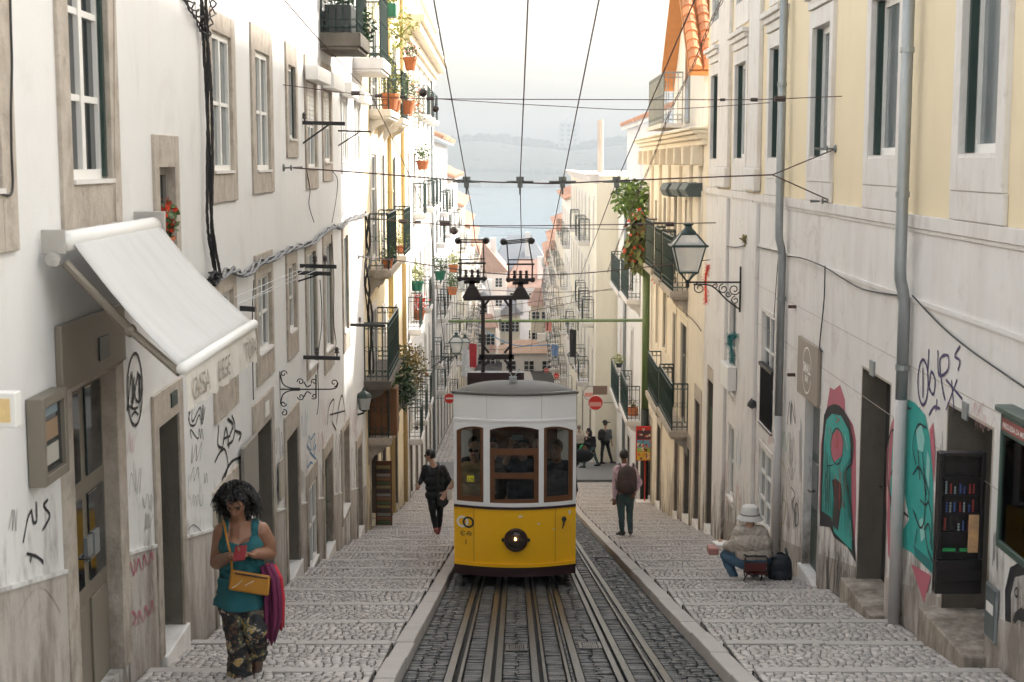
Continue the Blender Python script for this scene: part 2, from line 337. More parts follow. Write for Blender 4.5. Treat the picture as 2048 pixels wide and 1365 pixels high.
for i, (px, py, ww, hh) in enumerate([(1072, 307, 14, 9), (1090, 312, 22, 8), (1120, 316, 16, 10), (1166, 312, 20, 9), (1182, 305, 13, 8), (1098, 322, 18, 9), (1076, 318, 12, 8), (1215, 302, 15, 8), (1060, 300, 12, 8),
                                      (985, 371, 40, 7), (1080, 372, 55, 8), (1100, 366, 28, 9), (1020, 370, 30, 7), (1185, 371, 34, 8)]):
    Y = 2735 if py < 340 else 2476; p = at(px, py, Y); q = MB(); q.box(p.x - ww / 2, p.x + ww / 2, Y, Y + 12, p.z - 10, p.z + hh * .5)
    ob = thing('far_house', (p.x, Y, p.z - 6), 'tiny pale house %s on the hazy far bank' % (['left of the tower block', 'second left of the tower block', 'just below the tower block', 'right of the tower block', 'second right of the tower block', 'lowest below the tower block', 'low left of the tower block', 'far right along the crest', 'leftmost along the crest', 'leftmost at the waterline', 'long one at the waterline', 'above the long waterline shed', 'second from left at the waterline', 'rightmost at the waterline'][i]), 'house', 'houses on the far bank')
    q.build('wall', M['farwall'], ob); r_ = MB(); r_.prism([(p.x - ww / 2 - 1, Y - 1, p.z + hh * .5), (p.x + ww / 2 + 1, Y - 1, p.z + hh * .5), (p.x, Y - 1, p.z + hh * .5 + 4)], (0, 14, 0)); r_.build('roof', M['tile'], ob)

# ------------------------------------------------------------------ pavement
strip('bounce_paving', [-25, 25], [-38, -20, -10, 0, 2.9], lambda y: zg(y) + .01, mat('pale_bounce', (.55, .52, .48), .8, .12, 3, .2, 30), label='unseen pale paving added behind the viewer to bounce light onto the tram front', cat='pavement')  # added out of view: pale sunlit paving bounces light onto the tram front
KL0, KL1, KR0, KR1 = -1.04, -.88, 1.62, 1.78
fine = list(np.arange(4, 60.01, .5))
def sheet_bounds(y): return y
strip('track_bed', [KL1, KR0], [2.95] + fine + yy[50:], lambda y: zt(y) - .045, M['joint'], label='dark cobbled track bed between the kerbs', cat='track')
bed = bpy.data.objects['track_bed']
def pave_sheet(name, xa, xb, lab):
    mb = MB(); y = 3.0
    k0 = int(3 / STEP)
    while k0 * STEP < 49:
        a, b = k0 * STEP + 1e-4, (k0 + 1) * STEP - 1e-4
        za, zb_ = zland(a) - .016, zland(b) - .016
        mb.quad((xa(a), a, za), (xb(a), a, za), (xb(b), b, zb_), (xa(b), b, zb_))
        nz = zland((k0 + 1) * STEP + 1e-4) - .016
        mb.quad((xa(b), b, zb_), (xb(b), b, zb_), (xb(b), b + 2e-4, nz), (xa(b), b + 2e-4, nz)); k0 += 1
    ys = [49.0] + list(np.arange(50, 300, 3))
    for a, b in zip(ys[:-1], ys[1:]): mb.quad((xa(a), a, zg(a) - .016), (xb(a), a, zg(a) - .016), (xb(b), b, zg(b) - .016), (xa(b), b, zg(b) - .016))
    return tag(mb.build(name, M['joint'], recalc=False), lab, 'pavement', kind='structure')
PL = pave_sheet('left_pavement', lambda y: wx(-1, y) - .3, lambda y: KL0, 'stepped cobbled pavement left of the tracks')
PR = pave_sheet('right_pavement', lambda y: KR1, lambda y: wx(1, y) + .3, 'stepped cobbled pavement right of the tracks')

def stones(items, parent, name, m, h=.03, nmax=300, cnt=0):
    """items: x, y, z, slope, half x, half y, yaw. The nearest become objects, the rest one mesh."""
    items = sorted(items, key=lambda t: t[1])
    var = []
    rg = random.Random(5)
    def unit(rg):
        j = lambda a: rg.uniform(-a, a); v = []
        cs = [(-1, -1), (1, -1), (1, 1), (-1, 1)]; cs = [(a + j(.05), b + j(.05)) for a, b in cs]
        hz = [1 + j(.08) for _ in range(4)]
        v += [(a, b, 0) for a, b in cs] + [(a * .985, b * .985, .84) for a, b in cs] + [(a * .90, b * .90, hz[i]) for i, (a, b) in enumerate(cs)]
        f = []
        for r in (0, 4):
            for i in range(4): f.append([r + i, r + (i + 1) % 4, r + 4 + (i + 1) % 4, r + 4 + i])
        f.append([8, 9, 10, 11]); return np.array(v), f
    units = [unit(rg) for _ in range(12)]
    mes = []
    for v, f in units:
        me = bpy.data.meshes.new(name); me.from_pydata([tuple(p) for p in v], [], f); me.materials.append(m); mes.append(me)
    for i, (x, y, z, sl, hx, hy, yaw) in enumerate(items[:nmax]):
        o = bpy.data.objects.new(name, mes[i % 12]); C.objects.link(o); o.parent = parent
        o.location = (x, y, z - h); o.rotation_euler = (-math.atan(sl), 0, yaw); o.scale = (hx, hy, h)
    rest = items[nmax:]
    if not rest: return
    A = np.array(rest); n = len(A); U = np.array([units[i % 12][0] for i in np.random.randint(0, 12, n)])
    X = U[:, :, 0] * A[:, 4:5]; Y = U[:, :, 1] * A[:, 5:6]; c, s_ = np.cos(A[:, 6:7]), np.sin(A[:, 6:7])
    VX = A[:, 0:1] + X * c - Y * s_; dY = X * s_ + Y * c; VY = A[:, 1:2] + dY
    VZ = A[:, 2:3] - h + U[:, :, 2] * h - dY * A[:, 3:4]
    V = np.stack([VX, VY, VZ], 2).reshape(-1, 3); fb = np.array(units[0][1]); Fc = (fb[None] + 12 * np.arange(n)[:, None, None]).reshape(-1)
    me = bpy.data.meshes.new(name + '_field'); me.vertices.add(len(V)); me.vertices.foreach_set('co', V.ravel())
    nf = n * len(fb); me.loops.add(nf * 4); me.polygons.add(nf); me.loops.foreach_set('vertex_index', Fc.astype(np.int32))
    me.polygons.foreach_set('loop_start', np.arange(0, nf * 4, 4, dtype=np.int32)); me.materials.append(m); me.update(); me.validate()
    o = bpy.data.objects.new(name + '_field', me); link(o, parent); o['kind'] = 'stuff'
def cobbles(xa, xb, y0, y1, dx, dy, gap, zf, slf, skip=lambda x, y: False, seed=1, wob=.25):
    rg = random.Random(seed); out = []; y = y0
    while y < y1:
        h = dy * rg.uniform(.9, 1.1); a, b = xa(y), xb(y); n = max(1, round((b - a) / dx)); ws = [rg.uniform(.78, 1.25) for _ in range(n)]; s = sum(ws) / (b - a); x = a; wv = rg.uniform(-.01, .01)
        for w_ in ws:
            w_ /= s; xc = x + w_ / 2; yc = y + h / 2 + rg.uniform(-.09, .09) * dy + .012 * math.sin(xc * 5 + y)
            if not skip(xc, yc): out.append((xc, yc, zf(yc) + rg.uniform(-.0025, .0025), slf(yc), w_ / 2 - gap / 2 * rg.uniform(.7, 1.3), h / 2 - gap / 2 * rg.uniform(.7, 1.3), rg.uniform(-.03, .03)))
            x += w_
        y += h
    return out
NOSE = .12
def skipstep(x, y):
    f = (y / STEP) % 1.0 * STEP
    return f > STEP - NOSE - .02 or f < .025
lsl = lambda y: (zland(math.floor(y / STEP) * STEP + .01) - zland(math.floor(y / STEP) * STEP + STEP - .01)) / (STEP - .02)
c1 = cobbles(lambda y: wx(-1, y) + .02, lambda y: KL0 - .01, 8.4, 49, .070, .067, .0125, zland, lsl, skipstep, 1)
stones(c1, PL, 'cobble', M['cob'])
c2 = cobbles(lambda y: KR1 + .01, lambda y: wx(1, y) - .02, 8.4, 49, .070, .067, .0125, zland, lsl, skipstep, 2)
stones(c2, PR, 'cobble', M['cob'])
def far_cob(parent, xa, xb, seed):
    it = cobbles(xa, xb, 57.5, 110, .2, .2, .03, zg, lambda y: .115, seed=seed); stones(it, parent, 'far_cobble', M['cob'], nmax=0)
far_cob(PL, lambda y: wx(-1, y) + .02, lambda y: KL0, 5); far_cob(PR, lambda y: KR1, lambda y: wx(1, y) - .02, 6)
# stone nosings of the steps, in a few slabs each
rg = random.Random(11)
for P_, xa, xb in ((PL, lambda y: wx(-1, y) + .01, lambda y: KL0 - .006), (PR, lambda y: KR1 + .006, lambda y: wx(1, y) - .01)):
    k = 6
    while k * STEP < 49:
        y1 = k * STEP - .004; y0 = y1 - NOSE; cuts = [xa(y0)]
        while cuts[-1] < xb(y0) - .9: cuts.append(cuts[-1] + rg.uniform(.55, .9))
        cuts.append(xb(y0))
        for a, b in zip(cuts[:-1], cuts[1:]):
            q = MB(); dz = rg.uniform(-.004, .004); jy = rg.uniform(-.012, .008)
            za, zb_ = zland(y0) + .004 + dz, zland(y1 - .01) + .010 + dz
            q.hexa([(a + .006, y0 + jy, za - .12), (b - .006, y0 + jy, za - .12), (b - .006, y1 + jy, zb_ - .12), (a + .006, y1 + jy, zb_ - .12),
                    (a + .006, y0 + jy, za), (b - .006, y0 + jy, za), (b - .006, y1 + jy, zb_), (a + .006, y1 + jy, zb_)])
            q.build('step_edge', M['kerb'], P_, bev=.008)
        k += 1
# kerbs, slab by slab
KB = {}
for nm, x0, x1, lab in (('left_kerb', KL0, KL1, 'pale stone kerb left of the tracks'), ('right_kerb', KR0, KR1, 'pale stone kerb right of the tracks')):
    root = thing(nm, (x0, 8, zg(8)), lab, 'kerb'); root['kind'] = 'structure'; y = 6.0
    while y < 62:
        L_ = rg.uniform(.8, 1.3); a, b = y + .004, y + L_ - .004; q = MB(); dz = rg.uniform(-.004, .006); jx = rg.uniform(-.006, .006)
        za, zb_ = zg(a) + dz, zg(b) + dz
        q.hexa([(x0 + jx, a, za - .3), (x1 + jx, a, za - .3), (x1 + jx, b, zb_ - .3), (x0 + jx, b, zb_ - .3), (x0 + jx, a, za), (x1 + jx, a, za), (x1 + jx, b, zb_), (x0 + jx, b, zb_)])
        q.build('kerb_stone', M['kerb'], root, bev=.012); y += L_
# cross street
q = MB()
for a, b in ((50, 52), (52, 55), (55, 57.4)):
    for x0, x1 in ((wx(-1, a) - .2, -1.05), (1.79, wx(1, a) + .2)): q.quad((x0, a, zg(a) + .006), (x1, a, zg(a) + .006), (x1, b, zg(b) + .006), (x0, b, zg(b) + .006))
tag(q.build('cross_road', M['asph'], recalc=False), 'band of grey asphalt crossing the street down the hill', 'road', kind='structure')
# rails and cable slots
def bar(mb, x0, x1, top, dep, y0=5.0, y1=75.0):
    ys = [y0] + list(np.arange(math.ceil(y0) + 1, y1, 2.0)) + [y1]; vs = []
    for y in ys: z = zt(y); vs += [(x0, y, z - dep), (x1, y, z - dep), (x1, y, z + top), (x0, y, z + top)]
    fs = [[4 * i + k, 4 * i + (k + 1) % 4, 4 * i + 4 + (k + 1) % 4, 4 * i + 4 + k] for i in range(len(ys) - 1) for k in range(4)] + [[0, 3, 2, 1], [len(vs) - 4, len(vs) - 3, len(vs) - 2, len(vs) - 1]]
    mb.add(vs, fs)
BARS = []
def rail(lab, *bs):
    root = thing('rail', (bs[0][0], 8, zt(8)), lab, 'rail', 'street rails'); 
    for i, (a, b) in enumerate(bs):
        q = MB(); bar(q, a, b, .006, .05); q.build('rail_head' if b - a > .045 else 'guard_lip', M['steel'], root); BARS.append((a, b))
    BARS.append((bs[0][0], bs[1][1]))
rail('grooved steel rail nearest the left kerb', (-.545, -.485), (-.440, -.415))
rail('grooved steel rail just right of the left cable slot', (.135, .190), (.225, .250))
rail('grooved steel rail running under the right side of the tram', (.478, .538), (.408, .432))
rail('grooved steel rail nearest the right kerb', (1.150, 1.210), (1.088, 1.112))
def slot(lab, a, b, c, d):
    root = thing('cable_slot', (a, 8, zt(8)), lab, 'cable slot', 'cable slots')
    for p, q_ in ((a, b), (c, d)): q = MB(); bar(q, p, q_, .004, .05); q.build('slot_plate', M['steel'], root)
    BARS.append((a, d))
slot('steel edged cable slot on the left, leading under the tram', -.250, -.190, -.155, -.105)
slot('steel edged cable slot on the right, beside the tram', .795, .840, .870, .925)
def skiprail(x, y): return any(a - .035 < x < b + .035 for a, b in BARS)
def bedcob():
    edges = sorted([(a, b) for a, b in BARS]); out = []; xs = [KL1]
    ivs = []; cur = KL1 + .005
    merged = []
    for a, b in edges:
        if merged and a <= merged[-1][1] + .001: merged[-1][1] = max(merged[-1][1], b)
        else: merged.append([a, b])
    for a, b in merged: ivs.append((cur, a - .006)); cur = b + .006
    ivs.append((cur, KR0 - .005)); rg = random.Random(9)
    y = 8.2
    while y < 62:
        h = .07 * rg.uniform(.9, 1.1)
        for a, b in ivs:
            n = max(1, round((b - a) / .105)); ws = [rg.uniform(.7, 1.3) for _ in range(n)]; s = sum(ws); x = a
            for w_ in ws:
                ww = w_ / s * (b - a); out.append((x + ww / 2, y + h / 2 + rg.uniform(-.012, .012), zt(y + h / 2) - .004 + rg.uniform(-.005, .004), .1988 if y < 34 else .15, ww / 2 - .005, h / 2 - .0055, rg.uniform(-.05, .05))); x += ww
        y += h
    return out
stones(bedcob(), bed, 'sett', M['sett'], h=.035)
strip('lower_street', [KL0 - .02, KR1 + .02], [62.2] + list(np.arange(66, 300, 6)), lambda y: zg(y) + .004, mat('pale_setts', (.36, .335, .31), .8, .2, 4, .3, 20), label='pale cobbled roadway beyond the cross road', cat='road')
# inspection grates in the bed
for lab, xa, xb, y0 in (('iron slotted grate between the left slot and the middle rail', -.08, .11, 12.35), ('iron slotted grate left of the right cable slot', .58, .78, 12.5),
                        ('iron slotted grate beside the right kerb below the tram', 1.3, 1.55, 23.2)):
    g = thing('drain_grate', (xa, y0, zt(y0)), lab, 'grate', 'iron grates in the track bed'); fr = MB(); L_ = .42
    zz = lambda y, o=0: zt(y) + .008 + o
    for a, b, c_, d_ in ((xa, xb, y0, y0 + .03), (xa, xb, y0 + L_ - .03, y0 + L_), (xa, xa + .025, y0, y0 + L_), (xb - .025, xb, y0, y0 + L_)):
        fr.hexa([(a, c_, zz(c_, -.03)), (b, c_, zz(c_, -.03)), (b, d_, zz(d_, -.03)), (a, d_, zz(d_, -.03)), (a, c_, zz(c_)), (b, c_, zz(c_)), (b, d_, zz(d_)), (a, d_, zz(d_))])
    fr.build('frame', M['steel'], g)
    for i in range(7):
        b_ = MB(); x = xa + .035 + (xb - xa - .07) * (i + .5) / 7; b_.hexa([(x - .006, y0 + .03, zz(y0, -.03)), (x + .006, y0 + .03, zz(y0, -.03)), (x + .006, y0 + L_ - .03, zz(y0 + L_, -.03)), (x - .006, y0 + L_ - .03, zz(y0 + L_, -.03)),
                                          (x - .006, y0 + .03, zz(y0 + .03, -.002)), (x + .006, y0 + .03, zz(y0 + .03, -.002)), (x + .006, y0 + L_ - .03, zz(y0 + L_ - .03, -.002)), (x - .006, y0 + L_ - .03, zz(y0 + L_ - .03, -.002))]); b_.build('bar', M['steel'], g)
# ------------------------------------------------------------------ buildings
class Bld:
    def __init__(s, name, label, side, y0, y1, ztop, wall, depth=9., zbot=None):
        s.side = side; s.y0 = y0; s.y1 = y1; s.zt = ztop; s.zb = zbot if zbot is not None else zg(y1) - .6
        s.wall = wall; s.depth = depth; s.op = []; s.bands = []
        s.root = thing(name, wp(side, (y0 + y1) / 2, zg((y0 + y1) / 2), 0), label, 'building')
    def hole(s, r, rec): s.op.append((max(r[0], s.y0 + .02), min(r[1], s.y1 - .02), r[2], r[3], rec))
    def mesh_wall(s, zsplit=None, lower=None, name='wall'):
        """front skin with openings and reveals, plus back, ends and top"""
        mb = MB(); S = s.side
        ys = sorted(set([s.y0, s.y1] + [v for o in s.op for v in o[:2]])); zs = sorted(set([s.zb, s.zt] + ([zsplit] if zsplit else []) + [v for o in s.op for v in o[2:4] if s.zb < v < s.zt]))
        for a, b in zip(ys[:-1], ys[1:]):
            for c, d in zip(zs[:-1], zs[1:]):
                my, mz = (a + b) / 2, (c + d) / 2
                if any(o[0] < my < o[1] and o[2] < mz < o[3] for o in s.op): continue
                mb.mi = 1 if (lower is not None and mz < zsplit) else 0
                mb.quad(wp(S, a, c, 0), wp(S, b, c, 0), wp(S, b, d, 0), wp(S, a, d, 0))
        for (a, b, c, d, r) in s.op:
            c = max(c, s.zb); d = min(d, s.zt); mb.mi = 1 if (lower is not None and (c + d) / 2 < zsplit) else 0
            P = [wp(S, a, c, 0), wp(S, b, c, 0), wp(S, b, d, 0), wp(S, a, d, 0)]; Q = [wp(S, a, c, -r), wp(S, b, c, -r), wp(S, b, d, -r), wp(S, a, d, -r)]
            for i in range(4): mb.quad(P[i], P[(i + 1) % 4], Q[(i + 1) % 4], Q[i])
            mb.quad(*Q)
        D = -s.depth; mb.mi = 0
        mb.quad(wp(S, s.y0, s.zb, 0), wp(S, s.y0, s.zt, 0), wp(S, s.y0, s.zt, D), wp(S, s.y0, s.zb, D))
        mb.quad(wp(S, s.y1, s.zb, 0), wp(S, s.y1, s.zt, 0), wp(S, s.y1, s.zt, D), wp(S, s.y1, s.zb, D))
        mb.quad(wp(S, s.y0, s.zb, D), wp(S, s.y1, s.zb, D), wp(S, s.y1, s.zt, D), wp(S, s.y0, s.zt, D))
        mb.quad(wp(S, s.y0, s.zt, 0), wp(S, s.y1, s.zt, 0), wp(S, s.y1, s.zt, D), wp(S, s.y0, s.zt, D))
        return mb.build(name, [s.wall] + ([lower] if lower else []), s.root, recalc=False)
    def box(s, name, m, r, d0, d1, bev=0, parent=None, **k):
        q = MB(); q.wb(s.side, r[0], r[1], r[2], r[3], d0, d1, **k); return q.build(name, m, parent or s.root, bev=bev)
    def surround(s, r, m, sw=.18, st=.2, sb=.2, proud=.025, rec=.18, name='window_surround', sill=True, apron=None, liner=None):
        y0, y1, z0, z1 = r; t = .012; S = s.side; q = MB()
        if rec >= .19 and liner is None: liner = M['stoned']  # deep jambs get recess shade and stain painted in as darker stone
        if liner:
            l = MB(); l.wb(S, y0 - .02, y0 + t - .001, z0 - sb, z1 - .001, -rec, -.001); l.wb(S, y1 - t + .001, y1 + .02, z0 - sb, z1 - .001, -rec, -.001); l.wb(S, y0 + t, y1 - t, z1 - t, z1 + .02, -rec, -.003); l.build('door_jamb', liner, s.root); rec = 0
        q.wb(S, y0 - sw, y0 + t, z0 - sb, z1 + st, -rec, proud); q.wb(S, y1 - t, y1 + sw, z0 - sb, z1 + st, -rec, proud)
        q.wb(S, y0 + t, y1 - t, z1 - t, z1 + st, -rec, proud - .002)
        if sill: q.wb(S, y0 + t, y1 - t, z0 - sb, z0 + t, -rec, proud - .002)
        return q.build(name, m, s.root, bev=.006 if proud > .01 else 0)
    def window(s, r, rec=.18, m=None, glass=None, nz=2, nx=2, fr=.06, shut=None, hole=True, zcut=None, sill=True, dark=None):
        m = m or M['wpaint']; glass = glass or M['glass']; S = s.side; y0, y1, z0, z1 = r
        if hole: s.hole(r, rec + .05)
        a, b, c, d = y0 + .012, y1 - .012, z0 + .012, z1 - .012; e = -rec
        q = MB(); q.wb(S, a, a + fr, c, d, e, e + .05); q.wb(S, b - fr, b, c, d, e, e + .05); q.wb(S, a + fr, b - fr, d - fr, d, e, e + .05); q.wb(S, a + fr, b - fr, c, c + fr * 1.3, e, e + .05)
        for i in range(1, nx): y = a + (b - a) * i / nx; q.wb(S, y - fr * .55, y + fr * .55, c + fr * 1.3, d - fr, e, e + .055)
        for i in range(1, nz): z = c + (d - c) * i / nz; q.wb(S, a + fr, b - fr, z - fr * .3, z + fr * .3, e, e + .045)
        o = q.build('window', m, s.root)
        for i in range(nx):
            for k in range(nz):
                ya, yb = a + (b - a) * i / nx, a + (b - a) * (i + 1) / nx; za, zb = c + (d - c) * k / nz, c + (d - c) * (k + 1) / nz
                g = MB(); g.wb(S, ya + fr * .4, yb - fr * .4, za + .01, zb - .01, e + .012, e + .02); g.build('pane', glass, o)
        if sill: g = MB(); g.wb(S, y0 + .01, y1 - .01, z0 + .012, z0 + .04, e + .05, .04); g.build('sill', M['stonew'], o)
        if shut:   # inner shutters folded against the far jamb
            for ya, yb in ((a + .002, a + .05), (b - .05, b - .002)):
                g = MB(); g.wb(S, ya, yb, c + .04, d - .01, e + .055, -.012); g.build('shutter', shut, o)
        return o
    def door(s, r, rec=.25, m=None, hole=True, panels=3, glass=None, leaves=1, handle=True):
        m = m or M['green']; S = s.side; y0, y1, z0, z1 = r
        if hole: s.hole(r, rec + .05)
        a, b, c, d = y0 + .015, y1 - .015, z0, z1 - .015; e = -rec; q = MB(); q.wb(S, a, b, c, d, e, e + .04)
        o = q.build('door', m, s.root)
        for l in range(leaves):
            la, lb = a + (b - a) * l / leaves + .02, a + (b - a) * (l + 1) / leaves - .02
            for k in range(panels):
                za, zb = c + (d - c) * (k + .08) / panels, c + (d - c) * (k + .92) / panels
                g = MB(); g.wb(S, la + .05, lb - .05, za, zb, e + .04, e + .055)
                g.build('door_pane' if (glass and k >= 1) else 'door_panel', glass if (glass and k >= 1) else m, o, bev=.01)
        if handle:
            g = MB(); yh = b - .12 if leaves == 1 else (a + b) / 2 - .07; zh = c + min(1.05, (d - c) * .45)
            g.tube([wp(S, yh, zh, e + .04), wp(S, yh, zh, e + .09), wp(S, yh + .09, zh, e + .09)], .011, 6); g.build('handle', M['steel'], o)
        return o
    def threshold(s, r, h=.14, d1=.05, m=None):
        zm = max(zland(r[0]), zland(r[1])) ; return s.box('threshold', m or M['stonew'], [r[0] - .06, r[1] + .06, zm - .6, r[2] + .012], -.3, d1, bev=.012)
def iron_rail(q, P, y0, y1, z0, h, dep, S, step=.105, scroll=True, r=.007):
    """balcony railing on three sides; P maps (y, z, d)"""
    t = .018
    for a, b in (((y0, dep), (y1, dep)), ((y0, .02), (y0, dep)), ((y1, .02), (y1, dep))):
        for z, tt in ((z0 + h, .02), (z0 + h - .12, .009), (z0 + .08, .012), (z0 + .2, .007)):
            q.tube([P(a[0], z, a[1]), P(b[0], z, b[1])], tt * .8, 4)
        L_ = max(abs(a[0] - b[0]), abs(a[1] - b[1])); n = max(2, int(L_ / step))
        for i in range(n + 1):
            f = i / n; y, d = a[0] + (b[0] - a[0]) * f, a[1] + (b[1] - a[1]) * f
            q.tube([P(y, z0, d), P(y, z0 + h, d)], r if 0 < i < n else r * 1.8, 4, caps=False)
            if scroll and i < n:
                f2 = (i + .5) / n; y2, d2 = a[0] + (b[0] - a[0]) * f2, a[1] + (b[1] - a[1]) * f2; rr = L_ / n * .46
                ey, ed = ((b[0] - a[0]) / L_, (b[1] - a[1]) / L_)
                for zc in (z0 + h - .06, z0 + .14, z0 + h * .55):
                    q.tube([P(y2 + ey * rr * math.cos(k * math.pi / 4), zc + rr * math.sin(k * math.pi / 4), d2 + ed * rr * math.cos(k * math.pi / 4)) for k in range(9)], .005, 3, caps=False)
def balcony(B, y0, y1, zf, dep=.42, h=1.05, slab=.14, m=None, sm=None, scroll=True, brackets=True, step=.105):
    S = B.side; q = MB(); q.wb(S, y0 - .06, y1 + .06, zf - slab, zf, .0, dep + .06); q.wb(S, y0 - .03, y1 + .03, zf - slab - .05, zf - slab, .0, dep + .02)
    o = q.build('balcony', sm or M['stonew'], B.root, bev=.01)
    q = MB(); iron_rail(q, lambda y, z, d: wp(S, y, z, d), y0, y1, zf, h, dep, S, scroll=scroll, step=step); q.build('railing', m or M['green'], o)
    if brackets:
        for y in (y0 + .12, y1 - .12):
            q = MB(); pts = [wp(S, y - .06, zf - slab - .05, .0), wp(S, y - .06, zf - slab - .05, dep * .85), wp(S, y - .06, zf - slab - .16, dep * .7), wp(S, y - .06, zf - slab - .24, dep * .3), wp(S, y - .06, zf - slab - .46, .0)]
            q.prism(pts, (0, .12, 0)); q.build('bracket', sm or M['stonew'], o)
    return o
def pipe(B, pts, r, m, name='downpipe', collars=(), n=10):
    q = MB(); q.tube(pts, r, n); o = q.build(name, m, B.root, smooth=True)
    for p in collars:
        q = MB(); q.tube([Vector(p) - Vector((0, 0, .025)), Vector(p) + Vector((0, 0, .025))], r * 1.18, n); q.build('pipe_collar', m, o)
    return o
def dado(B, y0, y1, h, m, name='dado', d=.012, cap=True):
    """painted lower wall following the slope, cut out at the openings"""
    ys = [y0]; segs = []; cur = y0
    for o in sorted(B.op):
        if o[1] < y0 or o[0] > y1 or o[2] > zg(o[0]) + h: continue
        segs.append((cur, o[0] - B.dsur)); cur = o[1] + B.dsur
    segs.append((cur, y1))
    for a, b in segs:
        if b - a < .12: continue
        q = MB(); q.wb(B.side, a, b, zg(a) - .8, zg(a) + h, .001, d, z0b=zg(b) - .8, z1b=zg(b) + h); o = q.build(name, m, B.root)
        if cap: q = MB(); q.wb(B.side, a, b, zg(a) + h, zg(a) + h + .025, .001, d + .012, z0b=zg(b) + h, z1b=zg(b) + h + .025); q.build('dado_cap', M['white'], o)
def stroke(B, side, pts, wpx, m, name='graffiti', d=.004, smooth=True, parent=None, seed=0, closed=False):
    """spray-painted line on the facade: pts are image points of the wall"""
    rg = random.Random(seed); k = 0; o = None
    for line in pts:
        q = MB()
        P = [Vector((a, b, 0)) for a, b in line]
        if closed: P.append(P[0])
        if smooth and len(P) > 2:
            R_ = []
            for i in range(len(P) - 1):
                p0, p1, p2, p3 = P[max(i - 1, 0)], P[i], P[i + 1], P[min(i + 2, len(P) - 1)]
                for t in np.linspace(0, 1, 6)[:-1]:
                    R_.append(.5 * ((2 * p1) + (-p0 + p2) * t + (2 * p0 - 5 * p1 + 4 * p2 - p3) * t * t + (-p0 + 3 * p1 - 3 * p2 + p3) * t ** 3))
            P = R_ + [P[-1]]
        W = []
        for p in P: v = onW(side, p.x, p.y, d); W.append((v.y, v.z))
        sc_ = W[0][0] / F
        for i in range(len(W) - 1):
            a, b = Vector(W[i]), Vector(W[i + 1]); t = (b - a)
            if t.length < 1e-5: continue
            t.normalize(); n_ = Vector((-t.y, t.x)) * (wpx * sc_ / 2) * rg.uniform(.8, 1.15); a2 = a - t * wpx * sc_ * .2; b2 = b + t * wpx * sc_ * .2; dd = d + .00012 * (k % 28); k += 1
            q.quad(*[wp(side, v.x, v.y, dd) for v in (a2 - n_, b2 - n_, b2 + n_, a2 + n_)])
        o = q.build(name, m, parent or B.root, recalc=False)
    return o
def paint(B, side, poly, m, d=.003, name='graffiti', parent=None):
    q = MB(); pts = [onW(side, a, b, d) for a, b in poly]; b_ = bmesh.new(); vs = [b_.verts.new(p) for p in pts]; b_.faces.new(vs); bmesh.ops.triangulate(b_, faces=b_.faces)
    me = bpy.data.meshes.new(name); b_.to_mesh(me); b_.free(); me.materials.append(m); o = bpy.data.objects.new(name, me); link(o, parent or B.root); return o
def curve_pts(P, n=8):
    P = [Vector(p) for p in P]; R_ = []
    for i in range(len(P) - 1):
        p0, p1, p2, p3 = P[max(i - 1, 0)], P[i], P[i + 1], P[min(i + 2, len(P) - 1)]
        for t in np.linspace(0, 1, n + 1)[:-1]: R_.append(.5 * ((2 * p1) + (-p0 + p2) * t + (2 * p0 - 5 * p1 + 4 * p2 - p3) * t * t + (-p0 + 3 * p1 - 3 * p2 + p3) * t ** 3))
    return R_ + [P[-1]]
def tiles(parent, o, U, V, nu, nv, m=None, lift=.03):
    """barrel tiles laid on a slope: o eave corner, U along the eave, V up the slope"""
    o, U, V = Vector(o), Vector(U), Vector(V); N = U.cross(V).normalized()
    if N.z < 0: N = -N
    du, dv = U / nu, V / nv; me = None
    q = MB(); vs = []; K = 6
    for j in (0, 1):
        for k in range(K + 1):
            a = math.pi * k / K; s_ = 1.0 - .12 * j; vs.append(du * (.5 - .46 * s_ * math.cos(a)) + dv * (1.15 * j - .05) + N * (du.length * .42 * s_ * math.sin(a) + .022 * (1 - j)))
    fs = [[k, k + 1, K + 2 + k, K + 1 + k] for k in range(K)] + [list(range(K + 1))]
    me = bpy.data.meshes.new('roof_tile'); me.from_pydata([tuple(v) for v in vs], [], fs); me.materials.append(m or M['tile'])
    ob = None; cnt = 0
    for j in range(nv):
        for i in range(nu):
            p = o + du * i + dv * j + N * lift
            t = bpy.data.objects.new('roof_tile', me); C.objects.link(t); t.parent = parent
            t.matrix_parent_inverse = Matrix.Identity(4) if parent.parent else Matrix.Translation(-parent.location)
            t.location = p + N * random.uniform(-.006, .006)
# ------------------------------------------------------------------ left side: the long white house
L0 = Bld('white_house', 'long white plastered house filling the left foreground', -1, 6.3, 28.6, CZ + 3.7, M['white']); L0.dsur = .16
RL = lambda *a: rect(-1, *a)
gnd = lambda r, e=.0: [r[0], r[1], zg((r[0] + r[1]) / 2) + e, r[3]]
r = RL(-75, -12, -150, 395); L0.window(r, rec=.09, shut=M['green']); L0.surround(r, M['stone'], .22, .3, .3, rec=.09)
r = RL(130, 212, -150, 372); L0.window(r, rec=.09, shut=M['green'], glass=M['glass'], nz=3, fr=.07); L0.surround(r, M['stone'], .21, .3, .28, rec=.09)
L0.box('window_apron', M['stone'], [r[0] - .21, r[1] + .21, r[2] - .34, r[2] - .28 - .002], 0, .02)
r = RL(315, 348, 332, 512); L0.window(r, rec=.09, m=M['woodg'], nx=1, nz=1); L0.surround(r, M['stone'], .14, .24, .12, rec=.09)
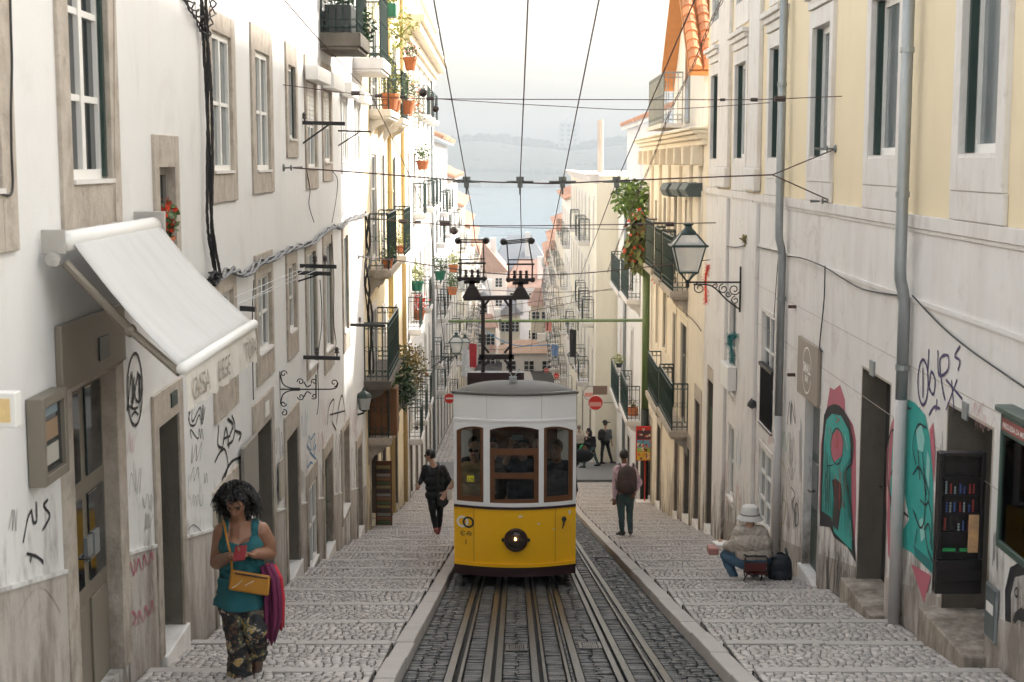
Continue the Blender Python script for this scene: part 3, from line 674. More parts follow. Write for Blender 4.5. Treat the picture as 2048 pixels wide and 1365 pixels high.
for (xa, xb, yt, yb), (sw, st, sb) in (((421, 461, 67, 350), (.2, .18, .26)), ((508, 537, 105, 347), (.22, .26, .22)), ((612, 630, 165, 341), (.16, .34, .26)), ((646, 660, 182, 329), (.16, .4, .26))):
    r = RL(xa, xb, yt, yb); L0.window(r, rec=.06, glass=M['curtain']); L0.surround(r, M['stone'], sw, st, sb, rec=.06)
r = RL(574, 589, 131, 284); L0.window(r, nx=1, nz=1, rec=.08, shut=M['green']); L0.surround(r, M['stone'], .16, .26, .2, rec=.08)
for (xa, xb, yt, yb) in ((683, 693, 196, 330), (711, 719, 210, 328)):
    r = RL(xa, xb, yt, yb); L0.window(r, rec=.05, glass=M['curtain']); L0.surround(r, M['white'], .12, .15, .15, rec=.05)
# roller shutters with boxes
for (xa, xb, yt, yb) in ((612, 630, 165, 248), (646, 660, 182, 245)):
    r = RL(xa, xb, yt, yb); q = MB(); n = 9
    for i in range(n): z = r[2] + (r[3] - r[2]) * i / n; q.wb(-1, r[0] + .03, r[1] - .03, z + .004, z + (r[3] - r[2]) / n - .004, -.035, -.012)
    o = q.build('roller_shutter', M['wpaint'], L0.root)
for (xa, xb, yt, yb) in ((608, 634, 142, 166), (643, 664, 155, 182), (681, 695, 172, 196), (709, 722, 188, 208)):
    r = RL(xa, xb, yt, yb); L0.box('shutter_box', M['wpaint'], [r[0] - .1, r[1] + .02, r[2], r[3] + .03], .03, .2, bev=.01)
# lower row
for (xa, xb, yt, yb), (sw, st, sb), k in (((430, 465, 583, 755), (.16, .2, .36), 0), ((513, 541, 547, 708), (.12, .24, .3), 1), ((575, 590, 527, 668), (.14, .2, .3), 2), ((613, 631, 503, 738), (.12, .16, .1), 3), ((648, 663, 487, 704), (.14, .2, .3), 3), ((686, 695, 470, 668), (.16, .2, .3), 3)):
    r = RL(xa, xb, yt, yb); L0.window(r, rec=.07, nx=2 if k != 2 else 1, nz=1 if k == 3 else 2, shut=M['green'] if k == 3 else None, fr=.05, glass=M['curtain'] if k == 3 else M['glass'])
    L0.surround(r, M['stone'], sw, st, sb, rec=.07)
# doors
r = RL(145, 236, 752, 1420); r = gnd(r, .05); SHOP = r
L0.door(r, rec=.12, m=M['alu'], panels=3, glass=M['glass'], leaves=2); L0.surround(r, M['stone'], .2, .02, 0, rec=.12, name='door_surround', sill=False)
L0.box('shop_lintel', M['alu'], [r[0] - .22, r[1] + .2, r[3] + .022, r[3] + .42], 0, .045, bev=.008)
for yh in (r[0] + (r[1] - r[0]) * .46, r[0] + (r[1] - r[0]) * .62): L0.box('lock_plate', M['gal'], [yh, yh + .12, r[2] + .92, r[2] + 1.08], -.075,-.05)
q = RL(183, 203, 672, 718); L0.box('house_number', M['green'], q, .045, .055)
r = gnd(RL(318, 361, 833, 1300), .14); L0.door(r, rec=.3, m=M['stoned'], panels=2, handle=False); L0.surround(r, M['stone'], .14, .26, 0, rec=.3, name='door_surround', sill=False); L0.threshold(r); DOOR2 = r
L0.box('mailbox_panel', M['green'], [r[0] + .12, r[1] - .15, r[2] + 1.22, r[2] + 1.75], -.255,-.20, bev=.01)
for i in range(4): L0.box('bell_button', M['gal'], [(r[0] + r[1]) / 2 - .03, (r[0] + r[1]) / 2 + .03, r[2] + 1.3 + i * .1, r[2] + 1.34 + i * .1], -.2,-.19)
q = RL(335, 347, 783, 812); L0.box('house_number', M['green'], q, .025, .035)
r = gnd(RL(432, 474, 985, 1265), .1); L0.door(r, rec=.12, m=M['green'], panels=2); L0.surround(r, M['stone'], .1, .16, 0, rec=.12, name='door_surround', sill=False); L0.threshold(r)
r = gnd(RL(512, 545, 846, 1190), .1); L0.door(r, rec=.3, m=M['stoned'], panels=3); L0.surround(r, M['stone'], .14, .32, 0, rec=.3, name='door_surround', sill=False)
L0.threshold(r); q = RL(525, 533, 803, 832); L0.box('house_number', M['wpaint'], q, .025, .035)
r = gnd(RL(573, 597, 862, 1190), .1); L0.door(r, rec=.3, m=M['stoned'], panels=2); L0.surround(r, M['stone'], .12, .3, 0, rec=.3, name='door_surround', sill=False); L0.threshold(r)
L0.box('mailbox_panel', M['brown'], [r[0] + .1, r[1] - .08, r[2] + 1.25, r[2] + 1.75], -.255,-.20, bev=.01)
r = RL(615, 633, 962, 1135); L0.window(r, rec=.05, nx=2, nz=2); L0.surround(r, M['stone'], .1, .22, .1, rec=.05)
r = gnd(RL(648, 664, 905, 1118), .1); L0.door(r, rec=.12, m=M['green'], panels=4); L0.surround(r, M['stone'], .12, .2, 0, rec=.12, name='door_surround', sill=False); L0.threshold(r)
r = RL(683, 697, 856, 1028); L0.window(r, rec=.12, nx=1, nz=1); L0.surround(r, M['stone'], .08, .1, .1, rec=.12)
r = gnd(RL(714, 723, 890, 1078), .1); L0.door(r, rec=.12, m=M['dark'], panels=2); L0.surround(r, M['stone'], .12, .2, 0, rec=.12, name='door_surround', sill=False); L0.threshold(r)
L0.mesh_wall(); dado(L0, 6.4, 28.5, .95, M['cement'])
# grey notice board, wall panel, display case, light box
r = RL(476, 505, 880, 1003); q = MB(); q.wb(-1, r[0], r[1], r[2], r[3], .03, .07); simple('wall_board', q, M['woodg'], 'weathered grey board fixed to the white wall behind the woman', 'board', bev=.01)
r = RL(553, 561, 918, 998); q = MB(); q.wb(-1, r[0], r[1], r[2], r[3], .03, .05); simple('framed_panel', q, M['stone'], 'small framed stone panel between the two open doorways on the left', 'panel')
r = RL(52, 104, 785, 962); root = thing('display_case', wp(-1, r[0], r[2], 0), 'dark framed glass display case left of the shop door', 'display case')
q = MB(); S_ = -1
for a, b, c, d in ((r[0], r[0] + .05, r[2], r[3]), (r[1] - .05, r[1], r[2], r[3]), (r[0] + .05, r[1] - .05, r[2], r[2] + .06), (r[0] + .05, r[1] - .05, r[3] - .06, r[3])): q.wb(-1, a, b, c, d, .005, .1)
q.build('frame', M['alu'], root, bev=.006); q = MB(); q.wb(-1, r[0] + .05, r[1] - .05, r[2] + .06, r[3] - .06, .06, .07); q.build('pane', M['glass'], root)
q = MB(); q.wb(-1, r[0] + .05, r[1] - .05, r[2] + .06, r[3] - .06, .005, .02); q.build('back_panel', M['woodg'], root)
for i, (a, b, cc) in enumerate(((.2, .5, (.42, .4, .34)), (.55, .85, (.3, .2, .12)), (.3, .7, (.2, .25, .27)))):
    q = MB(); H_ = r[3] - r[2]; q.wb(-1, r[0] + .1, r[1] - .12, r[2] + .1 + i * H_ * .28, r[2] + .1 + i * H_ * .28 + H_ * .22, .071, .074); q.build('leaflet', mat('leaflet%d' % i, cc, .7), root)
r = RL(36, 66, 778, 850, .25); root = thing('light_box_sign', wp(-1, r[0], r[2], 0), 'small white and yellow light box sign above the display case', 'sign')
c0 = at(36, 778, r[0] + .1); q = MB(); yb_ = r[0]
xw = wx(-1, yb_); q.box(xw + .06, xw + .24, yb_, yb_ + .08, r[2], r[3]); q.build('box', M['wpaint'], root, bev=.008)
q = MB(); q.box(xw + .10, xw + .21, yb_ - .004, yb_ - .001, r[2] + .03, r[3] - .03); q.build('face_print', mat('sign_amber', (.72, .52, .24), .6, .3, 12), root)
for z in (r[2] + .02, r[3] - .02): q = MB(); q.tube([(xw - .01, yb_ + .04, z), (xw + .06, yb_ + .04, z)], .012); q.build('arm', M['black'], root)
# ------------------------------------------------------------------ awning
ra = rect(-1, 80, 275, 470, 520)
yA = onW(-1, 80, 490).y; yB = onW(-1, 268, 450).y
root = thing('awning', wp(-1, yA, onW(-1, 80, 500).z, 0), 'white fabric awning with folding arms over the shop door', 'awning')
T0 = onW(-1, 95, 483, .12); T1 = onW(-1, 287, 458, .12); zc = (T0.z + T1.z) / 2
T0 = Vector((wx(-1, yA) + .14, yA, zc)); T1 = Vector((wx(-1, yB) + .14, yB, zc))
def fit_front(px, py, Y): return at(px, py, Y)
B0 = fit_front(365, 738, yA); B1 = fit_front(508, 648, yB); zf_ = (B0.z + B1.z) / 2; xf = (B0.x + B1.x) / 2
B0 = Vector((B0.x, yA + .02, B0.z)); B1 = Vector((B1.x, yB - .02, B1.z))
q = MB(); q.tube([T0 - Vector((0, .02, 0)), T1], .06, 12); q.build('roller', M['wpaint'], root, smooth=True)
q = MB(); q.box(T0.x - .12, T0.x + .02, yA - .045, yA - .03, zc - .07, zc + .07); q.lathe((T0.x - .05, yA - .08, zc - .1), [(.042, 0), (.042, .04)], 14, (0, 1, 0)); q.lathe((T0.x - .03, yA - .085, zc - .12), [(.02, 0), (.02, .02)], 10, (0, 1, 0)); q.build('end_bracket', mat('bracket_grey', (.42, .40, .37), .5, .2, 9, streak=.4), root, bev=.005)
q = MB(); q.box(T1.x - .16, T1.x + .08, yB, yB + .05, zc - .12, zc + .1); q.build('end_bracket', mat('bracket_grey', (.42, .40, .37), .5, .2, 9, streak=.4), root, bev=.005)
# fabric with slight sag
q = MB(); nU, nV = 12, 10; vs = []
for j in range(nV + 1):
    for i in range(nU + 1):
        u, v = i / nU, j / nV; p = (T0.lerp(T1, u)).lerp(B0.lerp(B1, u), v); p += Vector((0, 0, .06 * (1 - v) - .05 * math.sin(math.pi * v) + .006 * math.sin(u * 17 + v * 5) * v + .004 * math.sin(u * 41 + v * 3) * (1 - v))); vs.append(p)
q.add(vs, [[j * (nU + 1) + i, j * (nU + 1) + i + 1, (j + 1) * (nU + 1) + i + 1, (j + 1) * (nU + 1) + i] for j in range(nV) for i in range(nU)])
fab = mat('awning_canvas', (.54, .53, .515), .7, .06, 3, .25, 12, spec=.3, streak=.3, scol=(.36, .34, .31), sscale=(1.5, 6, 1.5)); o = q.build('canopy', fab, root, smooth=True, recalc=False); sm_ = o.modifiers.new('thick', 'SOLIDIFY'); sm_.thickness = .004
q = MB(); q.tube([B0 + (B0 - B1).normalized() * .03, B1], .035, 12); q.build('front_bar', M['wpaint'], root, smooth=True)
for P0, P1 in ((T0, B0), (T1, B1)):
    mid = P0.lerp(P1, .5) + Vector((0, .12 if P0 is T0 else -.12, -.16)); q = MB()
    q.tube([P0 + Vector((0, 0, -.12)), mid], .028, 8); q.tube([mid, P1 + Vector((-.02, 0, -.03))], .025, 8); q.ell(mid, .04, 8, 6); q.build('folding_arm', M['alu'], root)
ux = (B1 - B0).normalized(); q = MB(); vh = .26; n = 24; vs = []
for i in range(n + 1):
    p = B0.lerp(B1, i / n); wv = .018 * math.sin(i * 1.7); vs += [p + Vector((.01, 0, -.03)), p + Vector((.02 + wv * .4, 0, -vh * .5)), p + Vector((.02 + wv, 0, -vh + .012 * math.sin(i * 2.1)))]
q.add(vs, [[3 * i + k, 3 * i + k + 1, 3 * i + 4 + k, 3 * i + 3 + k] for i in range(n) for k in (0, 1)])
val = q.build('valance', mat('valance_canvas', (.62, .585, .52), .8, .06, 3, .05, 80, streak=.2), root, recalc=False)
nrm = Vector((1, 0, 0)); tm = mat('awning_lettering', (.30, .25, .19), .8, .2, 10); L_ = (B1 - B0).length
for tx, f0, f1 in (('CASA', .03, .25), ('LIEGE', .36, .58), ('TOFA', .77, .96)):
    q = MB(); p = B0.lerp(B1, f0) + Vector((.034, 0, -.21)); sz = .17; wd = (f1 - f0) * L_
    text_mb(q, tx, p, ux * (wd / (len(tx) * .62 * sz)), (0, 0, 1.15), sz); q.build('lettering', tm, val)
# ------------------------------------------------------------------ yellow and cream houses further down the left
L1 = Bld('ochre_house', 'ochre yellow house with iron balconies full of flowerpots on the left', -1, 28.62, 41.5, CZ + 5.0, M['ochre']); L1.dsur = .1
def french(B, side, xa, xb, yt, yb, m=None, sm=None, glass=None, shut=None, **k):
    r = rect(side, xa, xb, yt, yb); B.window(r, rec=.07, m=m or M['wpaint'], nz=3, nx=2, glass=glass or M['glass'], fr=.05, shut=shut, sill=False, **k); B.surround(r, sm or M['stonew'], .12, .16, .04, rec=.07); return r
for a in ((741, 752, 308, 520), (763, 768, 310, 520), (782, 790, 314, 520), (741, 752, 60, 228), (763, 770, 70, 232), (783, 791, 80, 240), (741, 752, 620, 755), (765, 771, 620, 780), (784, 793, 610, 790)): french(L1, -1, *a, shut=M['green'] if a[0] in (763, 782) else None)
for a in ((741, 755, 905, 1045), (764, 771, 880, 1030), (786, 794, 860, 1000)):
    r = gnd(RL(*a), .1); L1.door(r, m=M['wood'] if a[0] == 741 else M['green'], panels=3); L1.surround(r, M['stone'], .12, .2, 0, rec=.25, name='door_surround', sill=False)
L1.mesh_wall()
def bal_px(B, side, xa, xb, yb, dep, h, px_floor=None, **k):
    """balcony from the image columns of its two wall ends and the row of its floor at the near end"""
    ya, yb_ = onW(side, xa, yb).y, onW(side, xb, yb).y; y0, y1 = min(ya, yb_), max(ya, yb_); zf = onW(side, xa, yb).z
    return balcony(B, y0, y1, zf, dep, h, **k), y0, y1, zf
BL_ = {}
BL_['lowest'] = bal_px(L1, -1, 736, 757, 876, .42, 1.05, sm=M['stone'])
BL_['big'] = bal_px(L1, -1, 728, 754, 762, .48, 1.15, sm=M['stoned'])
BL_['mid'] = bal_px(L1, -1, 738, 757, 540, .40, 1.15, sm=M['stone'])
BL_['mid2'] = bal_px(L1, -1, 773, 788, 512, .42, 1.1)
BL_['up'] = bal_px(L1, -1, 738, 757, 219, .40, 1.1)
BL_['up2'] = bal_px(L1, -1, 767, 781, 236, .42, 1.1)
BL_['plant'] = bal_px(L1, -1, 773, 788, 802, .42, 1.0, sm=M['stone'])
BL_['top'] = bal_px(L0, -1, 640, 662, 66, .55, 1.2, sm=M['stoned'], brackets=False, slab=.2)
BL_['top2'] = bal_px(L0, -1, 706, 724, 116, .5, 1.2, sm=M['stonew'], brackets=False, slab=.2)
yo = M['ochre']
ypipe = mat('yellow_pipe', (.58, .43, .2), .5, .1, 4)
for px in (776, 803): 
    y = onW(-1, px, 500).y; pipe(L1, [wp(-1, y, CZ + 4.6, .07), wp(-1, y, zg(y) + .1, .07)], .06, ypipe, n=8, collars=[wp(-1, y, zg(y) + k, .07) for k in (2, 5, 8, 11)])
L2 = Bld('cream_corniced_house', 'cream white house with a heavy projecting cornice on the left', -1, 41.52, 61.5, CZ + 5.2, M['offwhite']); L2.dsur = .1
def grid(B, side, y0, y1, zlist, n, hw=.5, wh=1.9, bal=True, m=None, sh=None, seed=0, rec=.07, sm=None, step=.14, dep=.35):
    rg = random.Random(seed)
    for zi, zf in enumerate(zlist):
        for i in range(n):
            y = y0 + (y1 - y0) * (i + .5) / n; r = [y - hw, y + hw, zf, zf + wh]
            if zf + wh > B.zt - .1: continue
            B.window(r, rec=rec, m=m or M['wpaint'], nx=2, nz=2, fr=.06, glass=rg.choice([M['glass'], M['curtain']]), shut=sh, sill=False)
            B.surround(r, sm or M['stonew'], .13, .18, .06, rec=rec)
            if bal and rg.random() < bal: balcony(B, y - hw - .2, y + hw + .2, zf, dep, .95, scroll=False, brackets=False, step=step)
def gdoors(B, side, y0, y1, n, seed=0):
    rg = random.Random(seed)
    for i in range(n):
        y = y0 + (y1 - y0) * (i + .5) / n; g = zg(y); r = [y - .5, y + .5, g + .05, g + 2.2]
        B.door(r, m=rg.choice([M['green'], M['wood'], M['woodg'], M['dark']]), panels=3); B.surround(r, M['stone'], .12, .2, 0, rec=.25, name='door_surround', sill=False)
grid(L2, -1, 41.8, 61, [CZ - 8.2, CZ - 4.9, CZ - 1.6, CZ + 1.6], 6, bal=.5, seed=4); gdoors(L2, -1, 42, 61, 6, 3); L2.mesh_wall()
def cornice(B, z, prof=((0, .12, .12), (.12, .30, .28), (.30, .38, .42)), m=None, y0=None, y1=None, name='cornice'):
    q = MB(); 
    for a, b, d in prof: q.wb(B.side, (B.y0 if y0 is None else y0) - .02, (B.y1 if y1 is None else y1) + .02, z + a, z + b - .002, -.1, d)
    return q.build(name, m or M['stonew'], B.root, bev=.02)
cornice(L2, CZ + 3.2, ((0, .25, .1), (.25, .5, .22), (.5, .75, .5), (.75, .95, .62)), M['cream2']); cornice(L2, CZ + 5.2, ((0, .15, .1), (.15, .3, .25)), M['cream2'])
cornice(L1, CZ + 4.6, ((0, .3, .15), (.3, .6, .4)), M['cream2'])
y = onW(-1, 862, 500).y; pipe(L2, [wp(-1, y, CZ + 3.2, .08), wp(-1, y, zg(y) + .1, .08)], .06, M['gal'], n=8)
L3 = Bld('grey_tiled_house', 'narrow pale house under a tiled eave on the left', -1, 61.52, 78, CZ + .9, M['palegrey']); L3.dsur = .1
grid(L3, -1, 62, 78, [CZ - 10, CZ - 6.8, CZ - 3.5, CZ - .2 - 2.1], 4, bal=.6, seed=8, m=M['green']); gdoors(L3, -1, 62, 78, 4, 5); L3.mesh_wall()
def eave(B, z, y0, y1, over=.35, run=3.0, rise=1.3, nu=12, nv=5, name='roof', m=None):
    S = B.side; o = wp(S, y0, z, over); u = wp(S, y1, z, over) - o; v = wp(S, y0, z + rise, over - run) - o
    q = MB(); q.hexa([o, o + u, o + u + v, o + v, o + Vector((0, 0, .08)), o + u + Vector((0, 0, .08)), o + u + v + Vector((0, 0, .08)), o + v + Vector((0, 0, .08))])
    rf = q.build(name, M['stonew'], B.root); tiles(rf, o + Vector((0, 0, .08)), u, v, nu, nv); return rf
eave(L3, CZ + .9, 61.4, 78, nu=36, nv=4)
far = []
rgf = random.Random(21)
LAB = ['pale house with green shutters, fourth down the left side', 'off white house, fifth down the left side', 'cream house, sixth down the left side', 'narrow house near the bottom of the left side', 'last house at the bottom of the left side']
for i, (a, b, pt, m) in enumerate(((78.05, 98, 360, 'offwhite'), (98.05, 122, 415, 'paleyel'), (122.05, 150, 455, 'offwhite'), (150.05, 190, 490, 'cream2'), (190.05, 236, 520, 'offwhite'))):
    zt_ = at(950, pt, a + 5).z; B = Bld('row_house', LAB[i], -1, a, b, zt_, M[m]); B.dsur = .1; B.root['group'] = 'houses down the left side'
    fl = [zt_ - 2.9 - 3.1 * k for k in range(5) if zt_ - 2.9 - 3.1 * k > zg(a) + .5]
    grid(B, -1, a + .3, b - .3, fl, max(4, int((b - a) / 4.2)), bal=.6, seed=i, m=M['green'] if i == 0 else None, step=.22, dep=.45); gdoors(B, -1, a, b, 4, i); B.mesh_wall()
    eave(B, zt_, a, b, nu=int((b - a) / .6), nv=3, run=2.5, rise=1.1)
# ------------------------------------------------------------------ right side: cream house over a rendered ground floor
R0 = Bld('cream_house', 'tall cream house with white window surrounds filling the right foreground', 1, 8.6, 29.0, CZ + 6.0, M['cream']); R0.dsur = .02
RR = lambda *a: rect(1, *a)
ZB = (onW(1, 1640, 405).z + onW(1, 2000, 450).z) / 2      # string course level
ZSILL = onW(1, 1780, 319).z
up = [(1929, 2008, -150), (1746, 1804, 8), (1628, 1664, 55), (1543, 1568, 90), (1474, 1496, 120), (1426, 1440, 143)]
ztops = [onW(1, (a + b) / 2, t).z for a, b, t in up[1:]]; ZT = sum(ztops) / len(ztops)
for i, (a, b, t) in enumerate(up):
    r = RR(a, b, 100, 319); r[2] = ZSILL; r[3] = ZT
    R0.window(r, rec=.13, nx=1, nz=1, shut=M['green'], glass=M['curtain'], fr=.08); R0.surround(r, M['stonew'], .17, .2, .26, rec=.13, proud=.05)
    R0.box('window_apron', M['stonew'], [r[0] - .2, r[1] + .2, ZB + .004, r[2] - .262], 0, .04, bev=.01)
    q = MB(); q.wb(1, r[0] - .2, r[1] + .2, ZT + .22, ZT + .34, 0, .07); q.wb(1, r[0] - .24, r[1] + .24, ZT + .342, ZT + .42, 0, .12); q.wb(1, r[0] - .28, r[1] + .28, ZT + .422, ZT + .50, 0, .17); q.build('window_cornice', M['stonew'], R0.root, bev=.012)
    r2 = [r[0], r[1], ZT + .95, ZT + 2.6]; R0.window(r2, rec=.08, nx=1, nz=1, glass=M['curtain']); R0.surround(r2, M['stonew'], .15, .15, .35, rec=.08, proud=.045)
    q = MB(); rg = random.Random(i)
    for k in range(7): y = r2[0] + (r2[1] - r2[0]) * (k + .5) / 7; q.tube([wp(1, y, r2[2], .0), wp(1, y, r2[2] + .9, .0)], .008, 4)
    for k in range(7):
        for j in range(7): 
            y = r2[0] + (r2[1] - r2[0]) * (k + .5) / 7; z = r2[2] + .9 * (j + .5) / 7; rr = .05; q.tube([wp(1, y + rr * math.cos(t * math.pi / 4), z + rr * math.sin(t * math.pi / 4), .0) for t in range(9)], .007, 3, caps=False)
    q.build('window_lattice', M['gal'], R0.root)
for xa, xb in ((1441, 1462), (1502, 1523)):
    r = RR(xa, xb, 200, 380); R0.box('pilaster', M['stonew'], [r[0], r[1], ZB + .4, CZ + 5.8], 0, .07, bev=.01); R0.box('pilaster_base', M['stonew'], [r[0] - .05, r[1] + .05, ZB + .03, ZB + .398], 0, .12, bev=.03)
    R0.box('pilaster', M['rwhite'], [r[0], r[1], zg(r[0]) - .3, ZB - .14], 0, .06, bev=.01)
# ground floor openings
r = RR(1523, 1549, 627, 862); R0.window(r, rec=.08, nx=2, nz=3, fr=.05); R0.surround(r, M['stonew'], .06, .05, .05, rec=.08, proud=.012)
q = MB(); zt_ = r[2] + (r[3] - r[2]) * .52
for k in range(12): y = r[0] + (r[1] - r[0]) * (k + .5) / 12; q.tube([wp(1, y, r[2], .02), wp(1, y, zt_, .02)], .009, 4)
q.wb(1, r[0], r[1], zt_, zt_ + .05, -.02, .05); q.wb(1, r[0], r[1], r[2] + .002, r[2] + .03, .01, .04); q.build('window_grille', M['black'], R0.root)
r = RR(1459, 1472, 600, 800); R0.window(r, rec=.08, nx=1, nz=2, fr=.05); R0.surround(r, M['stonew'], .05, .05, .05, rec=.08, proud=.012)
r = RR(1517, 1543, 897, 1062); R0.window(r, rec=.06, nx=2, nz=3, fr=.06, glass=M['curtain']); R0.surround(r, M['stonew'], .05, .05, .05, rec=.06, proud=.012)
r = RR(1457, 1468, 850, 1003); R0.window(r, rec=.08, nx=1, nz=2); R0.surround(r, M['stonew'], .06, .05, .08, rec=.08, proud=.012)
r = gnd(RR(1607, 1638, 800, 1172), .1); R0.door(r, rec=.14, m=M['green'], panels=3, glass=M['glass']); R0.surround(r, M['rwhite'], .05, .02, 0, rec=.14, proud=.008, sill=False, name='door_surround'); R0.threshold(r); BARD = r
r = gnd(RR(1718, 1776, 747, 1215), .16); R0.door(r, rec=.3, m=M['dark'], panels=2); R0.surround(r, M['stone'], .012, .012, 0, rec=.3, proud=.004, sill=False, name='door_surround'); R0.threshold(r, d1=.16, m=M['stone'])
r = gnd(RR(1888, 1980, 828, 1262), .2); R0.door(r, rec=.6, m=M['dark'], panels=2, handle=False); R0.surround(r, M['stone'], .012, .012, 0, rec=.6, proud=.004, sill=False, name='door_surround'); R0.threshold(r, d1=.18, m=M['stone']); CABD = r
r = gnd(RR(1484, 1497, 830, 1100), .1); R0.hole(r, .3); R0.door(r, hole=False, m=M['green'])
r = gnd(RR(1415, 1428, 760, 1080), .1); R0.door(r, rec=.22, m=M['stoned'], panels=2); R0.surround(r, M['stone'], .1, .25, 0, rec=.22, sill=False, name='door_surround'); R0.threshold(r)
R0.mesh_wall(zsplit=ZB, lower=M['rwhite'])
q = MB(); q.wb(1, 8.6, 28.98, ZB - .12, ZB, 0, .035); q.wb(1, 8.6, 28.98, ZB - .16, ZB - .122, 0, .018); q.build('string_course', M['stonew'], R0.root, bev=.006)
zl = (onW(1, 1662, 545).z + onW(1, 2040, 668).z) / 2
q = MB(); q.wb(1, 8.7, 22.6, zl - .02, zl + .02, -.002, .022); q.build('ledge', M['rwhite'], R0.root)
for zz_ in (zl - .62, zl - 1.2): q = MB(); q.wb(1, 8.7, 22.6, zz_ - .006, zz_, .0005, .003); q.build('render_joint', M['stone'], R0.root)
dado(R0, 8.7, 28.5, .42, M['cement'], d=.008, cap=False)
# rainwater pipes
def rpipe(px, segs, r, lower_px, zel):
    y = onW(1, px, 200).y; y2 = onW(1, lower_px, 800).y; g = zg(y) + .03
    ze = onW(1, px, zel).z
    pipe(R0, [wp(1, y, CZ + 5.9, .13), wp(1, y, ze + .22, .13), wp(1, y + .0, ze + .12, .125), wp(1, y + .02, ze, .09), wp(1, y + .02, ze - .12, .075), wp(1, y + .02, g + 2.15, .075)], r, M['gal'], collars=[wp(1, y, ze + k, .13) for k in (.9, 2.2, 3.4)] + [wp(1, y + .02, ze - .7, .075)])
    pipe(R0, [wp(1, y + .02, g + 2.149, .075), wp(1, y + .02, g, .075)], r * 1.06, mat('pale_pipe', (.5, .48, .47), .6, .15, 5, streak=.4), name='pipe_guard')
rpipe(1840, None, .055, 1815, 590); rpipe(1583, None, .055, 1566, 498)
# loose cables along the right facade
CABW = mat('cable_black', (.02, .018, .018), .6, .2, 5)
def wcab(side, pts, r, lab, m=None, d=.03, n=5):
    P = curve_pts([onW(side, a, b, d) for a, b in pts], 6); q = MB(); q.tube(P, r, n); return simple('wall_cable', q, m or CABW, lab, 'cable', 'cables on the facades')
wcab(1, [(1575, 513), (1605, 517), (1650, 535), (1690, 560), (1730, 580), (1803, 592)], .008, 'sagging black cable between the two right hand downpipes')
wcab(1, [(1825, 592), (1880, 650), (1940, 700), (2048, 775)], .008, 'black cable slanting right from the big downpipe across the purple tag')
wcab(1, [(1650, 532), (1648, 600), (1640, 680), (1640, 700), (1645, 703)], .008, 'short cable hanging down to the bar sign')
wcab(1, [(1558, 500), (1553, 560), (1548, 636)], .006, 'thin cable dropping to the barred window')
# ------------------------------------------------------------------ bar sign
r = RR(1602, 1643, 690, 800); r = [r[0], r[1], onW(1, 1622, 800).z, onW(1, 1622, 683).z]
root = thing('bar_sign', wp(1, r[0], r[2], 0), 'taupe square bar sign with white round lettering above a doorway', 'sign')
q = MB(); q.wb(1, r[0], r[1], r[2], r[3], .01, .05); q.build('board', mat('taupe_paint', (.30, .25, .20), .6, .08, 3), root, bev=.004)
wl = mat('sign_white', (.8, .78, .74), .6, .05)
yc, zc_ = (r[0] + r[1]) / 2, (r[2] + r[3]) / 2; rr = min(r[1] - r[0], r[3] - r[2]) * .38; q = MB()
for k in range(40):
    a0, a1 = 2 * math.pi * k / 40, 2 * math.pi * (k + .95) / 40
    for ra_, rb_ in ((rr, rr * 1.07),):
        if abs(math.sin(a0)) < .3: continue
        q.quad(*[wp(1, yc + R_ * math.cos(a), zc_ + R_ * math.sin(a), .053) for R_, a in ((ra_, a0), (rb_, a0), (rb_, a1), (ra_, a1))])
X_ = Vector((-BR, -1, 0)).normalized()
text_mb(q, 'SMALL', wp(1, yc, zc_ - .03, .053), X_, (0, 0, 1), rr * .62, .03, 'CENTER'); text_mb(q, 'BAR', wp(1, yc, zc_ - rr * .52, .0535), X_, (0, 0, 1), rr * .42, .03, 'CENTER')
q.build('lettering', wl, root, recalc=False)
# ------------------------------------------------------------------ souvenir cabinet, notice board, meter box
YC = CABD[0] + .16; cab0, cab1 = at(1870, 1189, YC), at(1974, 906, YC); x0c, x1c, zc0, zc1 = cab0.x, cab1.x, cab0.z, cab1.z
root = thing('souvenir_cabinet', (x0c, YC, zc0), 'black souvenir cabinet of magnets standing out from the right doorway', 'cabinet'); bk = mat('cabinet_black', (.012, .009, .009), .45, .2, 5)
q = MB(); q.box(x0c, x1c, YC + .06, YC + .1, zc0, zc1); q.build('back_panel', bk, root, bev=.008); fh = zc1 - zc0; q = MB()
for a, b, c, d in ((x0c, x0c + .035, zc0 + fh * .25, zc1), (x1c - .035, x1c, zc0 + fh * .25, zc1), (x0c + .035, x1c - .035, zc1 - .035, zc1), (x0c, x1c, zc0, zc0 + fh * .24)): q.box(a, b, YC, YC + .058, c, d)
q.build('frame', bk, root, bev=.008)
for k in range(2): q = MB(); z = zc0 + fh * (.08 + .08 * k); q.box(x0c + .01, x1c - .01, YC - .006, YC - .001, z, z + .012); q.build('groove_strip', bk, root)
SHZ = [zc0 + fh * f for f in (.30, .44, .57, .70, .83)]
for z in SHZ: q = MB(); q.box(x0c + .035, x1c - .035, YC + .01, YC + .058, z - .012, z); q.build('shelf', bk, root)
rg = random.Random(4)
